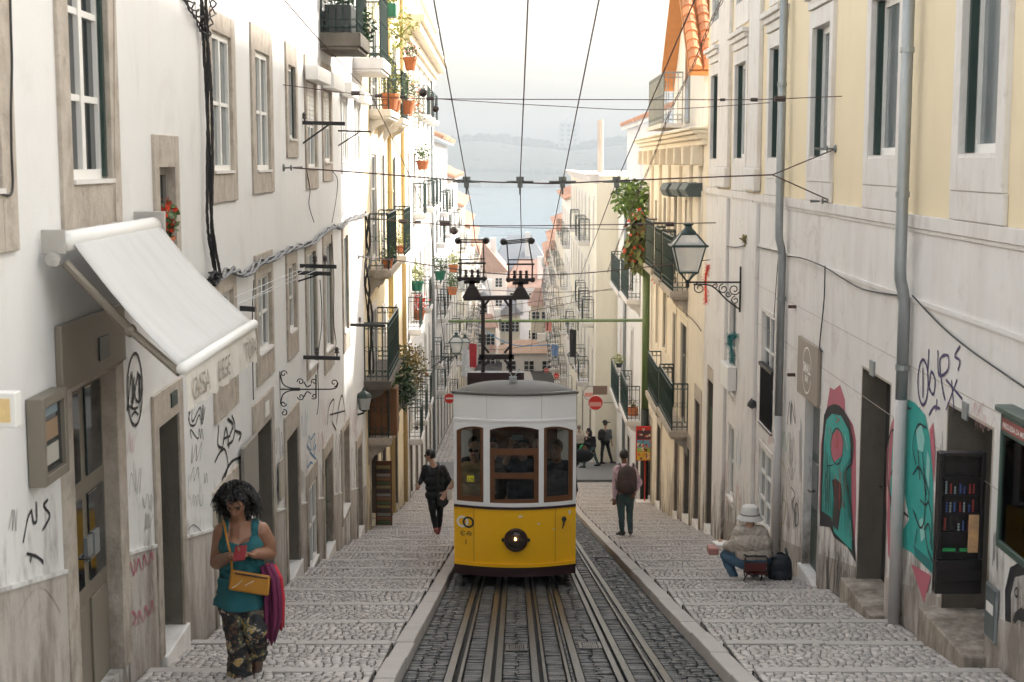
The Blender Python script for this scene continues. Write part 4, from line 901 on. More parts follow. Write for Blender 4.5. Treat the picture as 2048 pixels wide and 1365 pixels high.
for k in range(1, 4):
    for j in range(7):
        if rg.random() < .2: continue
        x = x0c + .065 + (x1c - x0c - .15) * j / 6 + rg.uniform(-.006, .006); z = SHZ[k] + .006; o = MB()
        for i in range(rg.choice([3, 4, 4, 5])): o.box(x, x + .012, YC + .03, YC + .04, z + i * .021, z + i * .021 + .015)
        simple('magnet', o, mat('magnet%d' % rg.randint(0, 4), [(.55, .55, .53), (.35, .05, .04), (.06, .1, .3), (.5, .52, .55), (.3, .35, .36)][rg.randint(0, 4)], .5), 'souvenir magnet strip, %s from the left on the %s cabinet shelf' % (['first', 'second', 'third', 'fourth', 'fifth', 'sixth', 'seventh'][j], ['', 'lower', 'middle', 'upper'][k]), 'magnet', 'souvenir magnets in the black cabinet')
x = x0c + (x1c - x0c) * .66; o = MB(); o.box(x, x + .08, YC - .012, YC - .004, SHZ[0], SHZ[0] + .3); simple('souvenir_card', o, mat('card_print', (.10, .32, .42), .5, .8, 14, tint=(.6, .3, .12)), 'tall colourful souvenir card hanging in the black cabinet', 'card')
for k in (0, 1): o = MB(); x = x0c + .05 + k * .13; o.box(x, x + .10, YC + .004, YC + .01, SHZ[0] + .004, SHZ[0] + .03); simple('green_strip', o, mat('green_strip', (.02, .25, .07), .5, .5, 30), ['green printed strip at the left of the lowest cabinet shelf', 'green printed strip at the middle of the lowest cabinet shelf'][k], 'strip')
y0n = onW(1, 2100, 950).y; y1n = onW(1, 1996, 950, .1).y; zn0 = onW(1, 2020, 1105, .05).z; zn1 = onW(1, 2000, 815, .05).z
root = thing('notice_board', wp(1, y0n, zn0, 0), 'green framed glazed notice board at the right edge', 'notice board'); gp = mat('board_green', (.05, .085, .07), .4, .15, 5)
q = MB()
for a, b, c, d in ((y0n, y0n + .05, zn0, zn1), (y1n - .05, y1n, zn0, zn1), (y0n + .05, y1n - .05, zn0, zn0 + .06), (y0n + .05, y1n - .05, zn1 - .16, zn1)): q.wb(1, a, b, c, d, .005, .1)
q.wb(1, y0n - .02, y1n + .02, zn1 + .002, zn1 + .05, .0, .14); q.build('frame', gp, root, bev=.01)
q = MB(); q.wb(1, y0n + .05, y1n - .05, zn0 + .06, zn1 - .16, .006, .064); q.build('back_panel', mat('board_cream', (.6, .52, .4), .8, .1), root)
q = MB(); q.wb(1, y0n + .05, y1n - .05, zn1 - .125, zn1 - .035, .1, .103); q.build('name_plate', mat('plate_red', (.28, .07, .06), .6, .2), root)
q = MB(); text_mb(q, 'FREGUESIA DA MISERICORDIA', wp(1, y1n - .07, zn1 - .105, .1045), X_, (0, 0, 1), .055, .01); q.build('lettering', wl, root, recalc=False)
for i, (fa, fb, za, zb, cc) in enumerate(((.1, .45, .1, .4, (.55, .36, .12)), (.5, .95, .08, .45, (.62, .55, .42)), (.08, .4, .48, .9, (.7, .7, .68)), (.45, .7, .5, .92, (.2, .3, .34)), (.73, .96, .5, .85, (.72, .72, .7)))):
    q = MB(); H_ = zn1 - zn0 - .22; W_ = y1n - y0n - .1; q.wb(1, y1n - .05 - W_ * fb, y1n - .05 - W_ * fa, zn0 + .06 + H_ * za, zn0 + .06 + H_ * zb, .066, .069); q.build('poster', mat('poster%d' % i, cc, .6, .45, 9, tint=(.75, .72, .66)), root)
q = MB(); q.wb(1, y0n + .05, y1n - .05, zn0 + .06, zn1 - .16, .085, .09); q.build('pane', M['bglass'], root)
r = RR(1977, 1999, 1170, 1282); root = thing('meter_box', wp(1, r[0], r[2], 0), 'small dark metal meter door low on the right wall', 'meter box'); q = MB(); q.wb(1, r[0], r[1], r[2], r[3], .008, .03); q.build('cover', M['gal'], root, bev=.006)
q = MB(); q.wb(1, r[0] + .02, r[1] - .02, r[2] + .02, r[3] - .02, .03, .036); q.build('door', mat('meter_grey', (.10, .12, .12), .5, .2), root); q = MB(); q.wb(1, r[0] + .04, r[1] - .05, (r[2] + r[3]) / 2, (r[2] + r[3]) / 2 + .08, .036, .038); q.build('sticker', M['wpaint'], root)
for i, (xa, xb, yt, yb) in enumerate(((1742, 1751, 722, 752), (1928, 1938, 805, 840))): rr_ = RR(xa, xb, yt, yb); q = MB(); q.wb(1, *rr_, .004, .02); q.build('house_number', M['gal'], R0.root)
for (px, py) in ((1592, 614), (1590, 750)): p = onW(1, px, py); q = MB(); q.wb(1, p.y - .03, p.y + .03, p.z - .02, p.z + .02, 0, .1); q.build('iron_stub', M['rust'], R0.root)
# ------------------------------------------------------------------ ornate house with gable, further down the right
R1 = Bld('ornate_gabled_house', 'pale ornate house with tiled gable and iron balconies on the right', 1, 29.02, 45, CZ + .75, M['cream2']); R1.dsur = .1
for a in ((1395, 1403, 397, 560), (1371, 1379, 400, 560), (1349, 1355, 392, 550), (1328, 1333, 395, 540), (1311, 1315, 400, 530)): french(R1, 1, *a, m=M['woodg'], sm=M['cream2'])
for a in ((1362, 1374, 647, 850), (1346, 1352, 625, 820), (1327, 1333, 570, 700), (1313, 1317, 560, 690)): french(R1, 1, *a, sm=M['cream2'], m=M['woodg'])
for a in ((1390, 1400, 800, 1062), (1369, 1380, 890, 1040), (1350, 1357, 880, 1030), (1315, 1322, 850, 1005), (1298, 1303, 850, 985)):
    r = gnd(RR(*a), .1); R1.door(r, rec=.2, m=M['stoned'], panels=2); R1.surround(r, M['stone'], .14, .3, 0, rec=.2, name='door_surround', sill=False); R1.threshold(r)
R1.mesh_wall(); zcn = CZ + .35
cornice(R1, zcn, ((0, .12, .10), (.12, .22, .2), (.22, .3, .30), (.3, .36, .36)), M['cream2'])
for k in range(9): y = 29.6 + k * 1.8; R1.box('console', M['cream2'], [y, y + .22, zcn - .4, zcn - .004], 0, .24, bev=.03)
for px in (1402, 1383, 1362, 1340, 1322, 1306): y = onW(1, px, 400).y; R1.box('pilaster', M['cream2'], [y - .16, y + .16, zcn - 2.9, zcn - .41], 0, .08, bev=.02)
bal_px(R1, 1, 1376, 1353, 583, .34, 1.2, sm=M['stone']); bal_px(R1, 1, 1350, 1336, 560, .34, 1.2, sm=M['stone']); bal_px(R1, 1, 1333, 1316, 540, .34, 1.2, sm=M['stone'])
bal_px(R1, 1, 1376, 1347, 862, .36, 1.05, sm=M['stone']); bal_px(R1, 1, 1345, 1322, 820, .36, 1.05, sm=M['stone'])
for i, (xa, xb) in enumerate(((1405, 1392), (1386, 1371), (1362, 1350))):   # green box awnings
    y0_, y1_ = sorted((onW(1, xa, 380).y, onW(1, xb, 380).y)); z1_ = onW(1, xa, 366).z; z0_ = onW(1, xa, 394).z
    q = MB(); pr = [(0, z1_), (.28, z1_ - .02), (.36, (z0_ + z1_) / 2), (.28, z0_), (0, z0_)]; q.prism([wp(1, y0_, z, d) for d, z in pr], (0, y1_ - y0_, 0)); 
    simple('box_awning', q, mat('awning_green', (.07, .09, .085), .6, .2, 8), ['nearest dark green box awning above the right hand balconies', 'middle dark green box awning above the right hand balconies', 'farthest dark green box awning above the right hand balconies'][i], 'awning', 'green box awnings')
# gable
g0, g1, gz, ga = 31.5, 38.4, CZ + 1.95, CZ + 4.75; gm = (g0 + g1) / 2
q = MB(); q.prism([wp(1, g0 + .15, CZ + .7, -.25), wp(1, g1 - .15, CZ + .7, -.25), wp(1, g1 - .15, gz + .1, -.25), wp(1, gm, ga - .1, -.25), wp(1, g0 + .15, gz + .1, -.25)], (6, 0, 0)); q.build('gable_wall', M['offwhite'], R1.root)
r = rect(1, 1357, 1366, 88, 165); q = MB(); q.wb(1, gm - .45, gm + .45, CZ + .95, CZ + 3.2, -.26, -.22); gw = q.build('window', M['gal'], R1.root); q = MB(); q.wb(1, gm - .36, gm + .36, CZ + 1.05, CZ + 3.1, -.22, -.215); q.build('pane', M['glass'], gw)
for (ya, yb2) in ((g0, gm), (g1, gm)):
    o = wp(1, ya, gz - .1, .12); u = Vector((6.2, 0, 0)); v = wp(1, yb2, ga, .12) - o; th = Vector((0, 0, .1))
    q = MB(); q.hexa([o, o + u, o + u + v, o + v, o + th, o + u + th, o + u + v + th, o + v + th]); rf = q.build('roof', mat('ridge_orange', (.62, .27, .10), .8, .2, 6), R1.root)
    if ya == g0: tiles(rf, o + th, u, v, 20, 14, mat('orange_tile', (.62, .26, .12), .8, .18, 5, .2, 30, island=.25, spots=.3, spcol=(.25, .13, .08)))
    else:
        tiles(rf, o + th, u * (2 / 20), v, 2, 14, MATS['orange_tile'])
y0_, y1_ = 33.6, 37.6; q = MB(); o = MB(); o.wb(1, y0_, y1_, CZ + .8, CZ + .9, .0, .5); bb = o.build('balcony', M['stonew'], R1.root)
iron_rail(q, lambda y, z, d: wp(1, y, z, d), y0_, y1_, CZ + .9, 1.15, .45, 1); q.build('railing', M['gal'], bb)
# ------------------------------------------------------------------ white house with pole in front
R2 = Bld('white_balcony_house', 'white house with green balconies behind the green pole', 1, 45.02, 57.15, CZ - .9, M['offwhite']); R2.dsur = .1
for a in ((1262, 1266, 470, 606), (1245, 1249, 500, 590), (1262, 1266, 660, 840), (1246, 1250, 670, 810), (1241, 1243, 640, 790)): french(R2, 1, *a)
for a in ((1272, 1278, 880, 970), (1255, 1260, 870, 955)):
    r = gnd(RR(*a), .1); R2.door(r, m=M['green'], panels=3); R2.surround(r, M['stonew'], .1, .2, 0, rec=.25, name='door_surround', sill=False)
R2.mesh_wall(); cornice(R2, CZ - 1.2, ((0, .12, .1), (.12, .3, .25)))
bal_px(R2, 1, 1281, 1266, 600, .4, 1.1, sm=M['stonew']); bal_px(R2, 1, 1262, 1243, 585, .4, 1.1, sm=M['stonew']); bal_px(R2, 1, 1280, 1264, 842, .4, 1.1, sm=M['stonew']); bal_px(R2, 1, 1260, 1243, 815, .4, 1.1, sm=M['stonew'])
for px in (1254,): y = onW(1, px, 600).y; pipe(R2, [wp(1, y, CZ - 1.3, .08), wp(1, y, zg(y) + .1, .08)], .06, M['gal'], n=8)
q = MB(); q.wb(1, 50, 57, CZ - .9, CZ + 1.3, -4.5, -.3); q.build('attic_wall', M['palegrey'], R2.root)
o = wp(1, 49.8, CZ + 1.25, -.1); u = wp(1, 57.1, CZ + 1.25, -.1) - o; v = Vector((2.4, 0, 1.0)); th = Vector((0, 0, .1)); q = MB(); q.hexa([o, o + u, o + u + v, o + v, o + th, o + u + th, o + u + v + th, o + v + th]); rf = q.build('roof', M['stonew'], R2.root); tiles(rf, o + th, u, v, 22, 4)
q = MB(); q.tube([at(1201, 345, 68), at(1201, 240, 68)], .14, 8); q.build('flue_pipe', mat('flue', (.5, .42, .36), .7), R2.root)
RL2 = ['pale yellow house with shuttered windows, third down the right side', 'white house with a tiled eave, fourth down the right side', 'cream house with balconies, fifth down the right side', 'narrow house near the bottom of the right side', 'last house at the bottom of the right side']
for i, (a, b, pt, m) in enumerate(((57.3, 92, 350, 'paleyel'), (92.05, 116, 400, 'offwhite'), (116.05, 146, 465, 'cream2'), (146.05, 185, 500, 'offwhite'), (185.05, 236, 530, 'offwhite'))):
    zt_ = at(1150, pt, a + 5).z; B = Bld('row_house', RL2[i], 1, a, b, zt_, M[m]); B.dsur = .1; B.root['group'] = 'houses down the right side'
    fl = [zt_ - 2.9 - 3.1 * k for k in range(5) if zt_ - 2.9 - 3.1 * k > zg(a) + .5]
    grid(B, 1, a + .3, b - .3, fl, max(4, int((b - a) / 4)), bal=.6, seed=i + 9, step=.2, dep=.45); gdoors(B, 1, a, b, 4, i); B.mesh_wall()
    if i: eave(B, zt_, a, b, nu=int((b - a) / (.33 if i == 1 else .6)), nv=4, run=2.5, rise=1.1)
    else: cornice(B, zt_ - .3)
# ------------------------------------------------------------------ roofs and houses at the foot of the hill
def end_house(px0, px1, pt, pb, Y, D, m, lab, roof='hip', rh=3.2, nwin=2, nfl=2, rm=None):
    a, b = at(px0, pt, Y), at(px1, pt, Y); z0 = zg(min(Y, 299)) - 2 if Y < 300 else 1.; root = thing('hillfoot_house', (a.x, Y, z0), lab, 'building', 'houses at the foot of the hill')
    q = MB(); q.box(a.x, b.x, Y, Y + D, z0, a.z); wl_ = q.build('wall', m, root)
    for f in range(nfl):
        for k in range(nwin):
            x = a.x + (b.x - a.x) * (k + .5) / nwin; z = a.z - 2.6 - f * 3.3; q = MB(); q.box(x - .65, x + .65, Y - .08, Y + .0, z, z + 1.7); w_ = q.build('window', M['wpaint'], root)
            for s_ in (0, 1):
                for t_ in (0, 1, 2): q = MB(); q.box(x - .55 + s_ * .6, x - .05 + s_ * .6, Y - .1, Y - .081, z + .1 + t_ * .53, z + .55 + t_ * .53); q.build('pane', M['glass'], w_)
    o = .5; X0, X1, Y0, Y1, Z = a.x - o, b.x + o, Y - o, Y + D + o, a.z; q = MB(); cx = (X0 + X1) / 2
    if roof == 'gable': q.add([(X0, Y0, Z), (X1, Y0, Z), (X1, Y1, Z), (X0, Y1, Z), (cx, Y0, Z + rh), (cx, Y1, Z + rh)], [[0, 1, 4], [3, 5, 2], [0, 4, 5, 3], [1, 2, 5, 4], [0, 3, 2, 1]])
    else:
        ins = (X1 - X0) * .3; q.add([(X0, Y0, Z), (X1, Y0, Z), (X1, Y1, Z), (X0, Y1, Z), (X0 + ins, (Y0 + Y1) / 2, Z + rh), (X1 - ins, (Y0 + Y1) / 2, Z + rh)], [[0, 1, 5, 4], [1, 2, 5], [2, 3, 4, 5], [3, 0, 4], [0, 3, 2, 1]])
    rf = q.build('roof', rm or M['tile'], root)
    q = MB(); q.box(cx + 1, cx + 2, Y + 2, Y + 3, Z, Z + rh + .8); q.build('chimney', M['offwhite'], rf)
fr_ = mat('far_tile', (.42, .27, .21), .9, .25, .6, streak=.5, scol=(.25, .17, .14), sscale=(4, .3, 1))
gr_ = mat('far_grey_roof', (.33, .34, .36), .9, .15, .5)
end_house(925, 1012, 545, 720, 248, 14, M['salmon'], 'salmon house with a gabled roof at the foot of the hill', 'gable', 5, 3, 3, fr_)
end_house(1008, 1120, 575, 735, 255, 16, M['palegrey'], 'long grey house facing up the street at the foot of the hill', 'hip', 4.5, 3, 3, fr_)
end_house(985, 1095, 535, 600, 285, 14, M['palegrey'], 'grey pyramid roofed house above the other hillfoot roofs', 'hip', 6, 4, 1, gr_)
end_house(1075, 1150, 545, 600, 292, 12, M['offwhite'], 'white house with brown roof at the right end of the hillfoot', 'gable', 4.5, 2, 1, fr_)
end_house(915, 985, 520, 600, 300, 12, M['offwhite'], 'white house at the left end of the hillfoot roofs', 'hip', 3.5, 2, 1, fr_)
end_house(1004, 1112, 706, 745, 170, 6, M['offwhite'], 'low white gatehouse closing the end of the street', 'hip', 1.2, 3, 1, mat('faded_tile', (.5, .36, .28), .9, .25, 2))

for i, (x0, x1, pt, Y, D, m, rf_, rh, lab) in enumerate(((940, 975, 600, 225, 8, 'offwhite', 'gable', 2.2, 'narrow white house in front of the salmon house'), (1062, 1100, 612, 228, 8, 'cream2', 'hip', 2.5, 'small cream house below the long grey roof'), (1000, 1040, 630, 215, 8, 'paleyel', 'gable', 2.0, 'little pale yellow house framed by the portal legs'), (1095, 1128, 590, 262, 9, 'offwhite', 'hip', 2.4, 'white house at the right edge of the street end'), (1040, 1075, 560, 272, 9, 'salmon', 'gable', 2.6, 'rosy house behind the long grey roof'), (955, 990, 655, 205, 7, 'cream2', 'hip', 1.6, 'low cream house at the left of the portal'))):
    end_house(x0, x1, pt, 740, Y, D, M[m], lab, rf_, rh, 2, 2, fr_ if i % 2 else gr_)
# ------------------------------------------------------------------ the funicular tram
YF = 18.4; TZ = zt(YF); HW = .79; TL = 7.2; SL = .1988
def tf(x): return YF - .20 * (1 - (x / HW) ** 2)         # bowed front
tram = thing('tram', (0, YF, TZ), 'yellow and white funicular tram climbing the tracks', 'tram')
XS = list(np.linspace(-HW, HW, 33))
WIN = [(-.752, -.405), (-.322, .305), (.370, .748)]; WZ0, WZ1 = 1.14, 2.10
def front(name, z0, z1, m, off=0., xs=None, holes=False, parent=None, th=.03):
    q = MB(); X = xs or XS; n = 1
    for a, b in zip(X[:-1], X[1:]):
        q.hexa([(a, tf(a) - off, TZ + z0), (b, tf(b) - off, TZ + z0), (b, tf(b) + th, TZ + z0), (a, tf(a) + th, TZ + z0), (a, tf(a) - off, TZ + z1), (b, tf(b) - off, TZ + z1), (b, tf(b) + th, TZ + z1), (a, tf(a) + th, TZ + z1)])
    return q.build(name, m, parent or tram)
def span(a, b, n): return list(np.linspace(a, b, n + 1))
front('skirt', .17, .315, M['brown'], .0, th=.4); front('apron', .33, 1.075, M['yellow'])
front('apron_bead', .30, .345, M['yellow'], .022); front('waist_bead', 1.06, 1.09, M['brown'], .016); front('window_sill_band', 1.092, WZ0, M['twhite'], .004)
front('header', 2.15, 2.56, M['twhite'], .002); front('header_bead', 2.20, 2.225, M['twhite'], .014); front('roof_gutter', 2.545, 2.575, M['brown'], .03)
for a, b in ((-HW, WIN[0][0]), (WIN[0][1], WIN[1][0]), (WIN[1][1], WIN[2][0]), (WIN[2][1], HW)): front('window_post', WZ0, 2.15, M['twhite'], .004, span(a, b, 3))
arc = lambda x, a, b, side: WZ1 + (.03 if side else .045) - ((.14 * ((x - (a * .3 + b * .7 if side < 0 else a * .7 + b * .3)) / (b - a)) ** 2) if side else .05 * ((2 * x - a - b) / (b - a)) ** 2)
for wi, (a, b) in enumerate(WIN):
    sd_ = (-1, 0, 1)[wi]; X = span(a, b, 12); q = MB()
    for x0, x1 in zip(X[:-1], X[1:]):
        za, zb = arc(x0, a, b, sd_), arc(x1, a, b, sd_)
        q.hexa([(x0, tf(x0) - .003, TZ + za), (x1, tf(x1) - .003, TZ + zb), (x1, tf(x1) + .03, TZ + zb), (x0, tf(x0) + .03, TZ + za), (x0, tf(x0) - .003, TZ + 2.152), (x1, tf(x1) - .003, TZ + 2.152), (x1, tf(x1) + .03, TZ + 2.152), (x0, tf(x0) + .03, TZ + 2.152)])
    q.build('window_arch', M['twhite'], tram)
    fw = .048; q = MB()
    def fbox(xa, xb, za, zb, n=1, o=.012):
        for x0, x1 in zip(span(xa, xb, n)[:-1], span(xa, xb, n)[1:]):
            z_ = lambda z, x: TZ + (z(x) if callable(z) else z)
            q.hexa([(x0, tf(x0) + o, z_(za, x0)), (x1, tf(x1) + o, z_(za, x1)), (x1, tf(x1) + o + .035, z_(za, x1)), (x0, tf(x0) + o + .035, z_(za, x0)), (x0, tf(x0) + o, z_(zb, x0)), (x1, tf(x1) + o, z_(zb, x1)), (x1, tf(x1) + o + .035, z_(zb, x1)), (x0, tf(x0) + o + .035, z_(zb, x0))])
    top = lambda x: arc(x, a, b, sd_)
    fwl = .06 if sd_ < 0 else fw * .8; fwr = .06 if sd_ > 0 else fw * .8
    if wi == 1: fwl = fwr = .012
    ft = 1.85 if wi == 1 else top
    fbox(a, a + fwl, WZ0, ft, 2); fbox(b - fwr, b, WZ0, ft, 2); fbox(a + fwl, b - fwr, WZ0, WZ0 + (.05 if wi == 1 else .075), 6); fbox(a + fwl, b - fwr, lambda x: top(x) - (.008 if wi == 1 else .03), top, 8)
    if wi == 1:
        for zz, hh in ((1.46, .075), (1.77, .08)): fbox(a + fwl, b - fwr, zz, zz + hh, 6, .008)
        for xx in (a + .012, b - .06): fbox(xx, xx + .048, 1.19, 1.80, 2, .009)
    fr = q.build('window_frame', M['wood'], tram)
    q = MB(); X = span(a + .02, b - .02, 6)
    for x0, x1 in zip(X[:-1], X[1:]): q.quad((x0, tf(x0) + .03, TZ + WZ0 + .02), (x1, tf(x1) + .03, TZ + WZ0 + .02), (x1, tf(x1) + .03, TZ + 2.08), (x0, tf(x0) + .03, TZ + 2.08))
    q.build('pane', M['tglass'], fr, recalc=False)
# sides, floor, rear and roof follow the slope of the track
zs = lambda y: TZ - SL * (y - YF)
def side_panel(name, x, z0, z1, m, y0, y1, th=.03):
    q = MB(); a, b = min(x, x + th), max(x, x + th)
    q.hexa([(a, y0, zs(y0) + z0), (b, y0, zs(y0) + z0), (b, y1, zs(y1) + z0), (a, y1, zs(y1) + z0), (a, y0, zs(y0) + z1), (b, y0, zs(y0) + z1), (b, y1, zs(y1) + z1), (a, y1, zs(y1) + z1)]); return q.build(name, m, tram)
for sx in (-1, 1):
    x = sx * HW; t_ = -.03 * sx
    side_panel('side_panel', x, .3, 1.08, M['yellow'], YF + .032, YF + TL, t_); side_panel('side_skirt', x, .17, .3, M['brown'], YF + .4, YF + TL, t_); side_panel('side_header', x, 2.12, 2.56, M['twhite'], YF + .032, YF + TL, t_)
    side_panel('side_step', x + sx * .005, .22, .27, M['brown'], YF + 1.5, YF + TL - .8, sx * .06)
    for k in range(8): y = YF + .04 + k * (TL - .12) / 7; side_panel('side_post', x, 1.08, 2.12, M['twhite'], y, y + .07, t_)
side_panel('floor', -HW + .03, .34, .40, M['brown'], YF + .04, YF + TL, 2 * HW - .06); side_panel('rear_wall', -HW, .3, 2.56, M['wood'], YF + TL, YF + TL + .04, 2 * HW)
for k in range(3):
    y = YF + 1.6 + k * 1.9; side_panel('bulkhead', -HW + .04, .4, 1.0, M['wood'], y, y + .05, .5); side_panel('bulkhead', HW - .54, .4, 1.0, M['wood'], y, y + .05, .5)
    for sx in (-1, 1): side_panel('bench', sx * (HW - .04), .8, .85, M['wood'], y - 1.3, y - .05, -sx * .4)
q = MB(); ny = 16; nx = 20; vs = []
for j in range(ny + 1):
    v = j / ny; y = YF - .02 + v * (TL + .06)
    for i in range(nx + 1):
        x = -HW - .03 + (2 * HW + .06) * i / nx; u = abs(x) / (HW + .03); h = .165 * (1 - u ** 3.0); ff = min(1, (v * TL) / .55); h *= math.sqrt(max(0, 1 - (1 - ff) ** 2)); yy_ = y if j else tf(min(max(x, -HW), HW)) - .035
        if j and v * TL < .4: yy_ = y - .20 * (1 - u * u) * (1 - v * TL / .4)
        vs.append((x, yy_, zs(max(y, YF)) + 2.572 + h))
q.add(vs, [[j * (nx + 1) + i, j * (nx + 1) + i + 1, (j + 1) * (nx + 1) + i + 1, (j + 1) * (nx + 1) + i] for j in range(ny) for i in range(nx)])
rf = q.build('roof', M['troof'], tram, smooth=True, recalc=False); so = rf.modifiers.new('thick', 'SOLIDIFY'); so.thickness = .03; so.offset = -1
# headlamp with wire guard, side handle, badge
hx, hz = (1031 - 1029) / 157.6, (1184 - 1079) / 157.6; hy = tf(hx)
q = MB(); q.lathe((hx, hy + .01, TZ + hz), [(.152, 0), (.152, .05), (.140, .065), (.128, .065), (.120, .02), (.02, -.01)], 28, (0, -1, 0)); hl = q.build('headlamp', M['brown'], tram, smooth=False)
q = MB(); q.ell((hx, hy - .0, TZ + hz), (.118, .03, .118), 20, 10); q.build('lens', mat('lamp_lens', (.06, .05, .04), .12, .2, spec=.9), hl, smooth=True)
q = MB(); q.ell((hx - .005, hy - .05, TZ + hz + .02), (.016, .016, .022), 10, 8); q.build('bulb', mat('lit_bulb', (1, .7, .4), .5, emit=(1, .50, .18), es=3.5), hl)
q = MB()
for k in range(-3, 4):
    e = math.sqrt(max(0, .125 ** 2 - (k * .034) ** 2)); q.tube([(hx + k * .034, hy - .06, TZ + hz - e), (hx + k * .034, hy - .075, TZ + hz), (hx + k * .034, hy - .06, TZ + hz + e)], .0035, 4); q.tube([(hx - e, hy - .06, TZ + hz + k * .034), (hx, hy - .075, TZ + hz + k * .034), (hx + e, hy - .06, TZ + hz + k * .034)], .0035, 4)
for sx in (-1, 1): q.ell((hx + sx * .165, hy - .02, TZ + hz), (.02, .02, .025), 8, 6)
q.build('lamp_guard', M['black'], hl)
x = (1129 - 1029) / 157.6; z = (1184 - 1040) / 157.6; y = tf(x); q = MB(); q.lathe((x, y, TZ + z), [(.03, 0), (.03, .05), (.018, .06)], 12, (0, -1, 0)); q.tube([(x, y - .05, TZ + z), (x - .005, y - .075, TZ + z - .05), (x - .022, y - .07, TZ + z - .12)], [.016, .012, .006], 8); q.build('tail_hook', M['black'], tram)
def ring(cx, cz, R_, w_, m, name, a0=0, a1=360, o=.004, wid=None):
    q = MB(); n = 32
    for k in range(n):
        A = math.radians(a0 + (a1 - a0) * k / n), math.radians(a0 + (a1 - a0) * (k + 1) / n)
        q.quad(*[(cx + rr * math.cos(t), tf(cx + rr * math.cos(t)) - o, TZ + cz + rr * math.sin(t)) for rr, t in ((R_, A[0]), (R_ + w_, A[0]), (R_ + w_, A[1]), (R_, A[1]))])
    return q.build(name, m, tram, recalc=False)
wl2 = mat('badge_white', (.8, .78, .72), .5); bl2 = mat('badge_black', (.03, .025, .02), .5)
cx1, cz1 = (922 - 1029) / 157.6, (1184 - 1047) / 157.6; cx2 = (934 - 1029) / 157.6
ring(cx1, cz1, .05, .026, wl2, 'badge'); ring(cx2, cz1 - .002, .05, .026, bl2, 'badge', o=.0055)
for cx, s_ in (((923 - 1029) / 157.6, 20), ((935.5 - 1029) / 157.6, -90)):
    ring(cx, (1184 - 1071) / 157.6, .024, .009, bl2, 'badge', s_, s_ + 320)
    q = MB(); q.quad(*[(cx + a, tf(cx) - .006, TZ + (1184 - 1071) / 157.6 + b) for a, b in ((-.024, -.005), (.024, -.005), (.024, .005), (-.024, .005))]); q.build('badge', bl2, tram, recalc=False)
cx = (929 - 1029) / 157.6; q = MB(); text_mb(q, '1', (cx, tf(cx) - .01, TZ + (1184 - 1094) / 157.6), (1, 0, 0), (0, 0, 1), .095, .0, 'CENTER'); q.build('car_number', bl2, tram, recalc=False)
q = MB()
for px, py, w_, h_ in ((1040, 1031, .03, .012), (1077, 1047, .022, .009), (1140, 1028, .02, .03), (1108, 1060, .012, .008)): x = (px - 1029) / 157.6; z = TZ + (1184 - py) / 157.6; q.quad((x - w_, tf(x) - .004, z - h_), (x + w_ * .8, tf(x) - .004, z - h_ * .7), (x + w_, tf(x) - .004, z + h_), (x - w_ * .6, tf(x) - .004, z + h_ * .8))
q.build('chipped_paint', mat('chip_white', (.7, .66, .6), .7), tram, recalc=False)
x = (939 - 1029) / 157.6; z = (1184 - 957) / 157.6; yl = mat('fare_yellow', (.7, .62, .02), .5)
q = MB(); q.quad(*[(x + a, tf(x) + .012, TZ + z + b) for a, b in ((-.045, -.04), (.045, -.04), (.045, .04), (-.045, .04))]); st = q.build('fare_sticker', yl, tram, recalc=False)
q = MB(); text_mb(q, '3.70', (x, tf(x) + .009, TZ + z - .028), (1, 0, 0), (0, 0, 1), .05, .01, 'CENTER'); q.build('lettering', bl2, st, recalc=False)
# roof aerial, plate and the two current collectors on their portal
q = MB(); b_ = at(1026, 757, YF + .3); q.box(b_.x - .05, b_.x + .05, b_.y - .03, b_.y + .03, b_.z - .04, b_.z + .02); q.tube([b_, at(1014, 738, YF + .3)], .008, 5); q.tube([b_, at(1040, 738, YF + .3)], .008, 5); q.build('roof_aerial', M['gal'], tram)
YP = YF + 2.2; pb = mat('collector_iron', (.022, .012, .011), .6, .3, 8)
def pz(px, py, dy=0): return at(px, py, YP + dy)
a = pz(935, 752); b = pz(1048, 744); q = MB(); q.box(a.x, b.x, YP - .1, YP + .1, a.z - .12, b.z); q.build('roof_plate', M['brown'], tram)
q = MB()
def beam(p0, p1, t=.022, dy=.03):
    p0, p1 = Vector(p0), Vector(p1); d = (p1 - p0); Z = Vector((0, 1, 0)); X = d.normalized().cross(Z).normalized() * t; q.obox((p0 + p1) / 2, X, Z * dy, d / 2)
beam(pz(966, 750), pz(966, 595), .026); beam(pz(1021, 750), pz(1021, 595), .024); beam(pz(927, 597), pz(1058, 595), .03, .05); beam(pz(958, 714), pz(1028, 714), .035)
for sx, X0 in ((1, 966), (-1, 1021)):
    for yy0, dy0 in ((702, -1), (724, 1), (606, 1)): beam(pz(X0, yy0 + dy0 * 10), pz(X0 + sx * 12, yy0 - dy0 * 4 if yy0 != 606 else 600), .015)
q.build('collector_portal', pb, tram)
